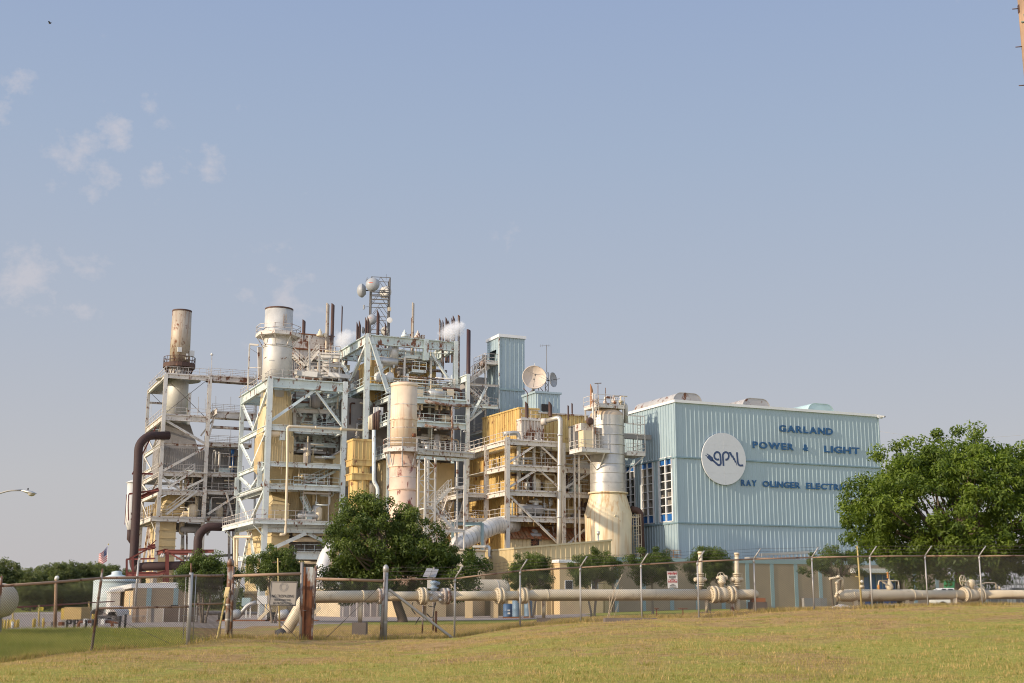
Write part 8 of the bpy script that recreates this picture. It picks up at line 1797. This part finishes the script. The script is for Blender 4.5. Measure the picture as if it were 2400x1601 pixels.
for k,(u,v0,v1,Y,lb)in enumerate(((4,1454,1475,78,"yellow bollard at the very left edge under the cream tank"),(10.5,1455,1475,78,"second yellow bollard from the left edge"),(17.5,1454,1474,79,"yellow bollard before the close pair, left yard"),(21.5,1456,1474,82,"yellow bollard in a close pair, farther one"),(25,1454,1474,80,"yellow bollard just left of the white post"),(32.5,1454,1474,80,"yellow bollard just right of the white post"),(38.5,1455,1474,80,"left one of the last two yellow bollards of the cluster"),(42,1454,1474,81,"right end yellow bollard of the left cluster"),(77.5,1452,1473,80,"broad yellow bollard left of the dark pit cover"),(80.5,1452,1473,81,"yellow bollard touching the broad one beside the sign post"),(100.5,1451,1473,80,"yellow bollard between the sign post and the light pole"),(196,1441,1464,98,"left yellow bollard of the pair in front of the carport"),(198.8,1441,1464,99,"second yellow bollard in the pair at the left carport edge"),(216,1441,1462,98,"yellow bollard before the pickup under the carport"),(219,1441,1462,99,"yellow bollard beside the middle carport pole"))):
 p=gp_(u,v1,Y);t=solo("yellow_bollard",lb,"bollard",MB().lathe((p[0],p[1],p[2]),[(.07,-.05),(.07,W(u,v0,Y)[2]-p[2]),(.05,W(u,v0,Y)[2]-p[2]+.05),(.01,W(u,v0,Y)[2]-p[2]+.07)],10),YBOL,p,plant=False,group=g2)
p=gp_(28.5,1474,79.5);solo("white_post","short white post standing among the yellow bollards","post",MB().tube([(p[0],p[1],p[2]-.05),(p[0],p[1],W(28,1457,79.5)[2])],.09,8),SIGNW,p,plant=False)
for u,v0,v1,Y,lb,sgn in((91,1418,1470,82,"thin cream post carrying a small yellow sign, left yard",True),(209,1410,1455,100,"thin cream post left of the pale blue tank",False),(30,1430,1470,82,"thin cream post behind the bollards under the cream tank edge",False)):
 p=gp_(u,v1,Y);t=thing("cream_post",lb,"post",p,plant=False);MB().tube([p,W(u,v0,Y)],.06,8).build("post_tube",PLANK,t)
 if sgn:a,b=W(92.5,1431,Y),W(102.5,1423.5,Y);MB().box(a[0],b[0],Y-.06,Y-.03,a[2],b[2]).build("sign_panel",mat("yellow_sign",(.62,.50,.03),.5),t);MB().box(a[0]+.05,b[0]-.05,Y-.064,Y-.061,a[2]+.09,a[2]+.12).build("sign_line",INK,t)
rc=thing("red_line","long thin red pipe strung level across the left yard toward the tan building","pipe",W(36,1424,83),plant=False);MB().tube([W(-20,1427,80),W(91,1420.5,82),W(209,1413,100),W(268,1409.5,112)],.055,6).build("pipe",RED,rc)
lp=thing("light_pole","grey wooden light pole with a small lamp at its top in the left yard","light pole",gp_(129,1470,80),plant=False);p=gp_(129,1470,80);MB().tube([p,W(131.5,1357,80)],[.12,.085],10).build("pole_tube",WOOD,lp);MB().lathe(W(133,1355,80),[(.07,-.15),(.14,0),(.1,.12),(.02,.16)],10,axis=(.7,-.3,.6)).build("lamp_head",SIGNW,lp)
for u,w,lb,mt_ in((92,12,"dark square pit cover frame behind the sign post",GREYD),(112,14,"low pale concrete kerb block left of the light pole",CONC),(140,8,"small reddish concrete block right of the light pole",RUSTY),(104,4,"small reddish brown drum beside the yellow bollard",RUSTY)):
 Y=88;p=gp_(u,1466,Y);h=W(u,1458,Y)[2]-p[2];w_=w*mpp(Y);solo("kerb_block",lb,"block",MB().box(p[0]-w_/2,p[0]+w_/2,p[1],p[1]+.6,p[2]-.1,p[2]+max(.25,h)),mt_,p,plant=False)
ff=thing("far_fence","low grey far fence along the edge of the wood behind the left yard","fence",gp_(60,1450,150),plant=False)
for k in range(10):p=gp_(-10+k*17,1450,150);MB().bar(p,(p[0],p[1],W(0,1438,150)[2]+.0),.08).build("post",GALV,ff)
p0,p1=W(-20,1439,150),W(150,1438,150);MB().bar(p0,p1,.06).build("rail",GALV,ff);wires(MB(),gp_(-20,1450,150),gp_(150,1450,150),gz(p0[0],150),p0[2],gz(p1[0],150),p1[2],.012,.3).build("mesh_panel",WIREG,ff)
Yf=330;T=thing("flag","large stars and stripes flag flying on a thin pole above the far wood","flag",W(254,1400,Yf),plant=False);q=mpp(Yf)
x,y,z=W(254,1276,Yf);MB().tube([(x,y,0),(x,y,z)],.09,8).build("flag_pole",SIGNW,T);MB().lathe((x,y,z),[(.16,-.1),(.16,.1),(.02,.22)],8).build("finial",YBOL,T)
def FP(s,t):
 top=W(253.5-23.5*s,1280+22.5*s-0*s,Yf);dz=(33-12*s+0)*q*0+(38.5-19*s)*q*0+30*q
 wv=.5*math.sin(s*7+t*1.5)*s**.5
 return(top[0]+.35*math.sin(s*6)*t,top[1]+wv*1.4,top[2]-t*dz*(1.15-.38*s)+.25*math.sin(s*8))
n=16
for k in range(13):
 m=MB();s0=.42 if k<7 else 0;V=[]
 for i in range(n+1):
  s=s0+(1-s0)*i/n;V+=[FP(s,k/13),FP(s,(k+1)/13)]
 m.add(V,[(2*i,2*i+2,2*i+3,2*i+1)for i in range(n)],True);m.build("stripe",FLAGR if k%2==0 else FLAGW,T)
m=MB();V=[]
for i in range(9):s=.42*i/8;V+=[FP(s,j/7*7/13)for j in range(8)]
m.add(V,[(8*i+j,8*i+j+8,8*i+j+9,8*i+j+1)for i in range(8)for j in range(7)],True);o=m.build("canton",FLAGB,T)
m=MB()
for r_ in range(9):
 for c_ in range(6 if r_%2==0 else 5):
  s=.42*((c_+(.5 if r_%2 else 0))+.5)/6;t=7/13*(r_+.7)/9.4;p=Vector(FP(s,t))+Vector((0,-.06,0));rr=1.0*q*.62
  m.poly([p+Vector((math.cos(math.pi/2+k*math.pi/5)*(rr if k%2==0 else rr*.4),0,math.sin(math.pi/2+k*math.pi/5)*(rr if k%2==0 else rr*.4)))for k in range(10)])
m.build("stars",FLAGW,T,parent=o)
Y=46;q=mpp(Y);T=thing("street_lamp","grey cobra-head street lamp on a curved arm reaching in from the left edge","street lamp",gp_(-120,1530,Y),plant=False);pb=gp_(-120,1530,Y)
MB().tube(bend([(pb[0],pb[1],pb[2]-.2),W(-122,1215,Y),W(-100,1186,Y),W(-40,1166,Y),W(0,1156,Y),W(22,1149.5,Y),W(52,1149,Y)],.9,4),[.1]*1+[.08]*27,8).build("lamp_arm",GALV,T)if False else None
pts=bend([(pb[0],pb[1],pb[2]-.2),W(-122,1215,Y),W(-100,1186,Y),W(-40,1166,Y),W(0,1156,Y),W(22,1149.5,Y),W(52,1149,Y)],.9,4);MB().tube(pts,[.11 if i<2 else.032 for i in range(len(pts))],8).build("lamp_arm",GALV,T)
m=MB();top=[(50,1148,.04),(57,1147.8,.10),(66,1148.6,.15),(76,1151.5,.17),(83,1155,.12),(85,1157,.03)];bot=[(50,1150.5),(58,1154.5),(66,1157.5),(76,1159),(83,1158.3),(85,1157.8)];V=[];nn=12
for(u,v,w),(u2,v2)in zip(top,bot):
 a,b=Vector(W(u,v,Y)),Vector(W(u2,v2,Y));cc=(a+b)/2;h=(a-b).length/2
 V+=[(cc.x+(a.x-b.x)/2*math.cos(t),cc.y+w*math.sin(t),cc.z+h*math.cos(t))for t in[2*math.pi*j/nn for j in range(nn)]]
m.add(V,[(i*nn+j,i*nn+(j+1)%nn,(i+1)*nn+(j+1)%nn,(i+1)*nn+j)for i in range(5)for j in range(nn)],True);m.build("lamp_head",SILVERD,T)
p=W(74,1157.5,Y);MB().lathe(p,[(.001,-.09),(.07,-.075),(.12,-.04),(.14,0)],16).build("lamp_lens",mat("lamp_glass",(.45,.42,.34),.2),T);p=W(65.5,1148,Y);MB().lathe(p,[(.025,0),(.025,.06)],8).build("photocell",INK,T)
Y=36;p=W(2404,0,Y);q=mpp(Y);T=thing("utility_pole","weathered wooden utility pole with climbing pegs at the top right edge","utility pole",(p[0],p[1],gz(p[0],p[1])),plant=False)
MB().tube([(p[0],p[1],gz(p[0],p[1])-.3),(p[0],p[1],p[2]+2.0)],[.26,.232],20).build("pole_shaft",WOOD,T);m=MB()
for k in range(5):z=p[2]-.28-k*.62;s_=-1 if k%2==0 else 1;m.tube([(p[0]+s_*.2,p[1],z),(p[0]+s_*.43,p[1],z-.02)],.016,6)
m.box(p[0]-.25,p[0]-.21,p[1]-.05,p[1]+.05,p[2]-.42,p[2]-.17);m.build("climbing_peg",VENTP,T);m=MB();m.tube([(p[0]-.17,p[1]-.17,p[2]-.55),(p[0]-.15,p[1]-.19,p[2]-.95),(p[0]-.1,p[1]-.22,p[2]-3.2)],.012,5);m.bar((p[0]-.26,p[1]-.14,p[2]-.79),(p[0]-.1,p[1]-.2,p[2]-.81),.03);m.build("ground_wire",mat("verdigris_wire",(.10,.17,.14),.6),T)
Y=112;T=thing("white_pickup","white pickup truck mostly hidden behind the right pipeline near the big tree","pickup truck",gp_(2220,1410,Y),plant=False);g=gz(W(2220,1400,Y)[0],Y);x0,x1=W(2192,1390,Y)[0],W(2262,1390,Y)[0];zr=W(2220,1378,Y)[2];zbelt=W(2220,1387,Y)[2]
MB().box(x0,x1,Y,Y+1.8,g+.3,zbelt).build("body",CARW,T);a,b=W(2198,1387,Y)[0],W(2240,1387,Y)[0]
MB().hexa([(a,Y+.05,zbelt),(b,Y+.05,zbelt),(b,Y+1.75,zbelt),(a,Y+1.75,zbelt)],[(a+.35,Y+.2,zr),(b-.1,Y+.2,zr),(b-.1,Y+1.6,zr),(a+.35,Y+1.6,zr)]).build("cab",CARW,T)
for f0,f1 in((.2,.5),(.55,.9)):MB().hexa([(a+(b-a)*f0,Y+.02,zbelt+.03),(a+(b-a)*f1,Y+.02,zbelt+.03),(a+(b-a)*f1,Y+.1,zbelt+.03),(a+(b-a)*f0,Y+.1,zbelt+.03)],[(a+(b-a)*f0+.12,Y+.13,zr-.07),(a+(b-a)*f1-.03,Y+.13,zr-.07),(a+(b-a)*f1-.03,Y+.2,zr-.07),(a+(b-a)*f0+.12,Y+.2,zr-.07)]).build("window",GLASS,T)
for x in(x0+.6,x1-.6):MB().lathe((x,Y-.02,g+.35),[(.36,0),(.36,.2)],18,axis=(0,1,0)).build("wheel",BLACKR,T)
Y=125;p=gp_(2232,1400,Y);x0,x1=W(2222,1380,Y)[0],W(2244,1380,Y)[0];T=thing("green_box","green utility cabinet half hidden by the trunk of the big right tree","cabinet",p,plant=False);MB().box(x0,x1,Y,Y+1.2,p[2],W(2232,1362,Y)[2]).build("box",GREENB,T);MB().box(x0-.05,x1+.05,Y-.05,Y+1.25,W(2232,1362,Y)[2],W(2232,1360.5,Y)[2]).build("lid",GREENB,T)
Y=190;SB=thing("substation","grey electrical substation gantries with insulators beyond the big right tree","substation",gp_(2360,1400,Y),plant=False);g=gz(W(2360,1400,Y)[0],Y)
for r_,yy in enumerate((Y,Y+12)):
 for k in range(7):
  x=W(2290+k*26+r_*9,1380,Y)[0];zt=W(2300,1340+14*(k%2),Y)[2];m=MB()
  for dx in(-.25,.25):m.bar((x+dx,yy,g),(x+dx*.6,yy,zt),.1)
  n=6
  for j in range(n):z0,z1=g+(zt-g)*j/n,g+(zt-g)*(j+1)/n;m.bar((x-.25 if j%2 else x+.25,yy,z0),(x+.25 if j%2 else x-.25,yy,z1),.06)
  m.build("lattice_post",GALV,SB)
for v,yy in((1342,Y),(1357,Y+.2),(1370,Y+.4),(1352,Y+12),(1364,Y+12)):MB().bar((*W(2285,v,Y)[:1],yy,W(2285,v,Y)[2]),(W(2460,v,Y)[0],yy,W(2460,v-1,Y)[2]),.22).build("cross_beam",GALV,SB)
for k in range(26):x=W(2292+k*6.4,1360,Y)[0];z=W(2300,(1357,1370,1342)[k%3],Y)[2];MB().lathe((x,Y,z),[(.1,0),(.2,.1),(.1,.2),(.2,.3),(.1,.4),(.2,.5),(.1,.6),(.05,1.1)],8).build("insulator",(GALV,SIGNW,GREYD)[k%3],SB)
for k in range(7):x=W(2300+k*22,1390,Y)[0];MB().box(x-.7,x+.7,Y+3,Y+5,g,g+1.6+.5*(k%3)).build("switch_cabinet",(GREY,SIGNW,GREYD)[k%3],SB)
p=Vector(W(117,55,120));m=MB();m.lathe(p,[(.01,-.16),(.05,-.05),(.06,.04),(.03,.14),(.01,.2)],8,axis=(.8,-.2,.2))
for s_ in(-1,1):m.add([p+Vector((.05,0,.02)),p+Vector((-.1,0,.02)),p+Vector((-.12,s_*.2,.16+.06*s_)),p+Vector((.0,s_*.38,.2+.1*s_)),p+Vector((.08,s_*.15,.1))],[(0,1,2,4),(4,2,3)])
solo("bird","tiny dark bird flying in the upper left sky","bird",m,INK,tuple(p),plant=False)
# ------------ trees
def leaf_cloud(g,centres,radii,per,size,flat=.8,droop=.2):
 """leaf quads scattered through clumps; returns verts, faces, tint"""
 n=len(centres)*per
 c=np.repeat(centres,per,0);r=np.repeat(radii,per,0)
 d=g.normal(0,1,(n,3));d/=np.linalg.norm(d,axis=1)[:,None]
 rad=g.uniform(0,1,n)**.42
 pos=c+d*r[:,None]*rad[:,None]*np.array([1,1,flat])
 nr=d*.8+g.normal(0,.55,(n,3))+np.array([0,0,.45]);nr/=np.linalg.norm(nr,axis=1)[:,None]
 t=g.normal(0,1,(n,3));t-=nr*(t*nr).sum(1)[:,None];t/=np.linalg.norm(t,axis=1)[:,None]
 b=np.cross(nr,t);s=size*g.uniform(.6,1.35,n)
 L,Wd=t*s[:,None],b*(s*.42)[:,None]
 v=np.stack([pos-L*.5,pos+Wd*.5,pos+L*.55-np.array([0,0,1])*(s*droop)[:,None],pos-Wd*.5],1).reshape(-1,3)
 f=np.arange(4*n).reshape(n,4)
 clump=np.repeat(g.uniform(-.22,.22,len(centres)),per)
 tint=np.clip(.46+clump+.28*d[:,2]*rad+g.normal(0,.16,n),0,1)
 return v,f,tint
def envelope(g,n,rx,ry,rz,lobes,inner=.35,low=-.75):
 """clump centres through an uneven crown volume"""
 out=[]
 ph=g.uniform(0,6.28,6)
 while len(out)<n:
  d=g.normal(0,1,3);d/=np.linalg.norm(d)
  if d[2]<low:continue
  az=math.atan2(d[1],d[0]);el=math.asin(d[2])
  k=1+lobes*(.5*math.sin(3*az+ph[0]+2*el)+.35*math.sin(5*az+ph[1]-3*el)+.4*math.sin(4*el+ph[2]))
  rr=k*(inner+(1-inner)*g.uniform(0,1)**.45)
  out.append((d[0]*rx*rr,d[1]*ry*rr,d[2]*rz*rr))
 return np.array(out)
def make_tree(name,label,base,h,rx,ry,rz,cz,mt,bark,seed,clumps,per,size,crad,trunk_r,stems=1,group=None,lobes=.22,limbs=26,shift=(0,0),spread=.25,low=-.75,droop=.25,inner=.35,extra=()):
 g=np.random.default_rng(seed);bz=gz(base[0],base[1]);B=np.array([base[0],base[1],bz])
 T=thing(name,label,"tree",(base[0],base[1],bz),plant=False,group=group)
 C_=envelope(g,clumps,rx,ry,rz,lobes,inner,low)+np.array([shift[0],shift[1],cz])
 for ex,ez,erx,ery,erz,en in extra:C_=np.concatenate([C_,envelope(g,en,erx,ery,erz,lobes,inner,-1)+np.array([ex,0,ez])])
 clumps=len(C_);rad=crad*g.uniform(.6,1.3,clumps)
 v,f,t=leaf_cloud(g,C_,rad,per,size,.8,droop)
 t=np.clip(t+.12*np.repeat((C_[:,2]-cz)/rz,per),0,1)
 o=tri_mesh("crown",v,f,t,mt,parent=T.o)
 m=MB();fork=cz-rz*.62
 for s in range(stems):
  a=2*math.pi*s/max(1,stems)+seed;r0=trunk_r*(1 if stems==1 else.8)
  x0,y0=(0,0)if stems==1 else(math.cos(a)*trunk_r*1.6,math.sin(a)*trunk_r*1.2)
  sp=spread*rx
  p1=(x0+math.cos(a)*sp*(0 if stems==1 else.5)+shift[0]*.3,y0+math.sin(a)*sp*(0 if stems==1 else.5),fork*.55)
  p2=(math.cos(a)*sp*(0 if stems==1 else 1)+shift[0]*.6,math.sin(a)*sp*(0 if stems==1 else 1),fork)
  p3=(p2[0]*1.1+shift[0]*.3,p2[1]*1.1,cz+rz*.45)
  m.tube([(x0,y0,-.15),(x0*1.02,y0*1.02,.25),p1,p2,p3],[r0*1.35,r0,r0*.85,r0*.7,r0*.2],10)
 tr=m.build("trunk",bark,None,parent=T.o,base=(0,0,0))
 idx=g.choice(clumps,min(limbs,clumps),replace=False);m=MB()
 for i in idx:
  e=C_[i];k=g.uniform(.1,.75);s=np.array([shift[0]*.5,shift[1]*.5,fork*.85+(cz+rz*.2-fork)*k*.7])
  if stems>1:s[:2]+=e[:2]*.25
  mid=s+(e-s)*.5+np.array([0,0,-.10*np.linalg.norm(e-s)])+g.normal(0,.12,3)*rx*.3
  r=trunk_r*g.uniform(.22,.42);m.tube([tuple(s),tuple(mid),tuple(e)],[r,r*.6,r*.15],6,caps=False)
 m.build("limb",bark,None,parent=tr,base=(0,0,0))
 return T
def tree_at(u,v,Y,**k):
 p=W(u,v,Y);return make_tree(base=(p[0],p[1]),**k)
q=lambda Y:mpp(Y)
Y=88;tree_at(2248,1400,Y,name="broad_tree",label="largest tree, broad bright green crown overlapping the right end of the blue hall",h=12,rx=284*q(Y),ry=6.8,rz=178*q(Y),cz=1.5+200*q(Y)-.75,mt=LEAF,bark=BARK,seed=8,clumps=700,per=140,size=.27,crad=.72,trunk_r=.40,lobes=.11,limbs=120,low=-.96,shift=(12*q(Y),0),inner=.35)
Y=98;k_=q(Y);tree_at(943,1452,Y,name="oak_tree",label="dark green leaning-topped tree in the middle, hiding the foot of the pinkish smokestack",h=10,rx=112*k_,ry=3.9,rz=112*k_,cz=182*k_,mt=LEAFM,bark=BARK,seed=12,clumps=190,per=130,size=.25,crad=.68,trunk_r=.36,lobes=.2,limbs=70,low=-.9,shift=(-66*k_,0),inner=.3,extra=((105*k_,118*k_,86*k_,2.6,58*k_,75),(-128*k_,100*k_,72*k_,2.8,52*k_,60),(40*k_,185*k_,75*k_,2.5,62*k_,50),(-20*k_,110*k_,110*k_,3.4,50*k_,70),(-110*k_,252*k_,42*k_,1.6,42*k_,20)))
gr="rounded evergreen trees along the front of the plant"
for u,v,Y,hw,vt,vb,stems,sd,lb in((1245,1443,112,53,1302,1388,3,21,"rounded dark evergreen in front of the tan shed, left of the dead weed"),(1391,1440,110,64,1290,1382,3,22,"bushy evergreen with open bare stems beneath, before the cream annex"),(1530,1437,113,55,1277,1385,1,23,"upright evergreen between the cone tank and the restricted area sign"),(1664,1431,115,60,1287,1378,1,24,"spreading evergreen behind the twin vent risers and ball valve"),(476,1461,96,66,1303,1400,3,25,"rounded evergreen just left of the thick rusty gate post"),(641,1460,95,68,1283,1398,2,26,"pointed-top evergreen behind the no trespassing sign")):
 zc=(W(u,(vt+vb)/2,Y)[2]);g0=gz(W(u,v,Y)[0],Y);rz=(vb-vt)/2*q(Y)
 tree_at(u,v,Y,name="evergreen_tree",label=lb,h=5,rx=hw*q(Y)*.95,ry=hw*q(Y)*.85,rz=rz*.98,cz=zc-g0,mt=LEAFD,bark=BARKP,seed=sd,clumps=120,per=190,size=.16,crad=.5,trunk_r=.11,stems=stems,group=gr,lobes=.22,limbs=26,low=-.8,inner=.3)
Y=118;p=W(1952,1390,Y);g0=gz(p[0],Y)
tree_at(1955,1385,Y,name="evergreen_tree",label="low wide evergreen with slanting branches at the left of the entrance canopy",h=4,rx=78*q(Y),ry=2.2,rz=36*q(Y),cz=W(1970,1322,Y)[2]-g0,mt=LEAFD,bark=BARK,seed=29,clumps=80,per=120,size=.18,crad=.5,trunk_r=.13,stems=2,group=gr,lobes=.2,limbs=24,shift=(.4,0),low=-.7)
protos=[]
for k,(rx,rz,cz,sd)in enumerate(((5.4,4.6,6.2,31),(4.6,5.4,6.8,32),(6.2,4.2,5.6,33))):
 p=(-118+9*k,268+4*k)
 protos.append((p,make_tree("wood_tree","x",p,10,rx,rx*.8,rz,cz,LEAFF,BARK,sd,150,90,.5,1.15,.3,1,None,.18,16,(0,0),.2,-.98,.15,.2)))
lbs=["tall dark crown at the left picture edge of the far wood","rounded crown just right of the edge tree in the far wood","low crown behind the cream tank in the far wood","broad crown above the yellow sign in the far wood","crown left of the light pole in the far wood","crown right above the light pole lamp in the far wood","dense crown right of the light pole in the far wood","crown above the yellow generator in the far wood","tall rounded crown left of the flag in the far wood","crown below the flag in the far wood","crown right under the flag pole in the far wood","crown above the pale blue tank roof in the far wood","crown beside the red pipe rack in the far wood","lower dark tree behind the carport in the far wood","low tree at the foot of the far wood under the cream tank","low front tree under the yellow sign in the far wood","low front tree behind the light pole in the far wood","low front tree behind the yellow generator in the far wood","crown seen through the foot of the pipe rack in the far wood","far crown at the right end of the far wood"]
spec=[(4,1309,240,0),(34,1334,262,2),(60,1330,250,1),(88,1327,262,2),(112,1322,268,0),(139,1316,264,1),(166,1315,258,0),(190,1316,266,2),(214,1317,260,1),(236,1319,268,0),(258,1321,262,1),(281,1330,270,2),(305,1332,276,1),(205,1350,236,2),(20,1366,222,1),(75,1372,218,0),(130,1368,222,2),(178,1372,226,1),(345,1338,285,0),(425,1340,290,2)]
for i,(u,vt,Y,k)in enumerate(spec):
 p0,src=protos[k];x,y,zt=W(u,vt,Y);g0=gz(x,y);hk=[6.2+4.6*1.12,6.8+5.4*1.12,5.6+4.2*1.12][k];s=(zt-g0)/hk
 first=not any(sp[3]==k for sp in spec[:i])
 if first:o=src.o
 else:
  o=src.o.copy();COL.objects.link(o)
  for ch in src.o.children:
   c=ch.copy();COL.objects.link(c);c.parent=o
   for gch in ch.children:d=gch.copy();COL.objects.link(d);d.parent=c
 o.location=(x,y,g0-.1);o.scale=(s*rnd.uniform(.95,1.2),s*rnd.uniform(.9,1.1),s);o.rotation_euler=(0,0,rnd.uniform(0,6.28))
 o["label"]=lbs[i];o["category"]="tree";o["group"]="trees of the far wood"
g=np.random.default_rng(77)
def brush(name,x0,x1,y0,y1,h,n,per,mt,seed):
 g=np.random.default_rng(seed);c=np.stack([g.uniform(x0,x1,n),g.uniform(y0,y1,n),g.uniform(.3,h,n)],-1);c[:,2]+=ground(c[:,0],c[:,1])
 v,f,t=leaf_cloud(g,c,g.uniform(.9,1.9,n),per,.65,.8,.15);t=np.clip(t-.1,0,1);o=tri_mesh(name,v,f,t,mt);props(o,kind="stuff");return o
brush("undergrowth",-112,-52,226,284,4.2,330,52,LEAFF,78)
brush("distant_scrub",20,160,420,470,4.0,260,40,LEAFF,79)
brush("far_scrub",-190,30,520,560,5.0,320,30,LEAFF,80)
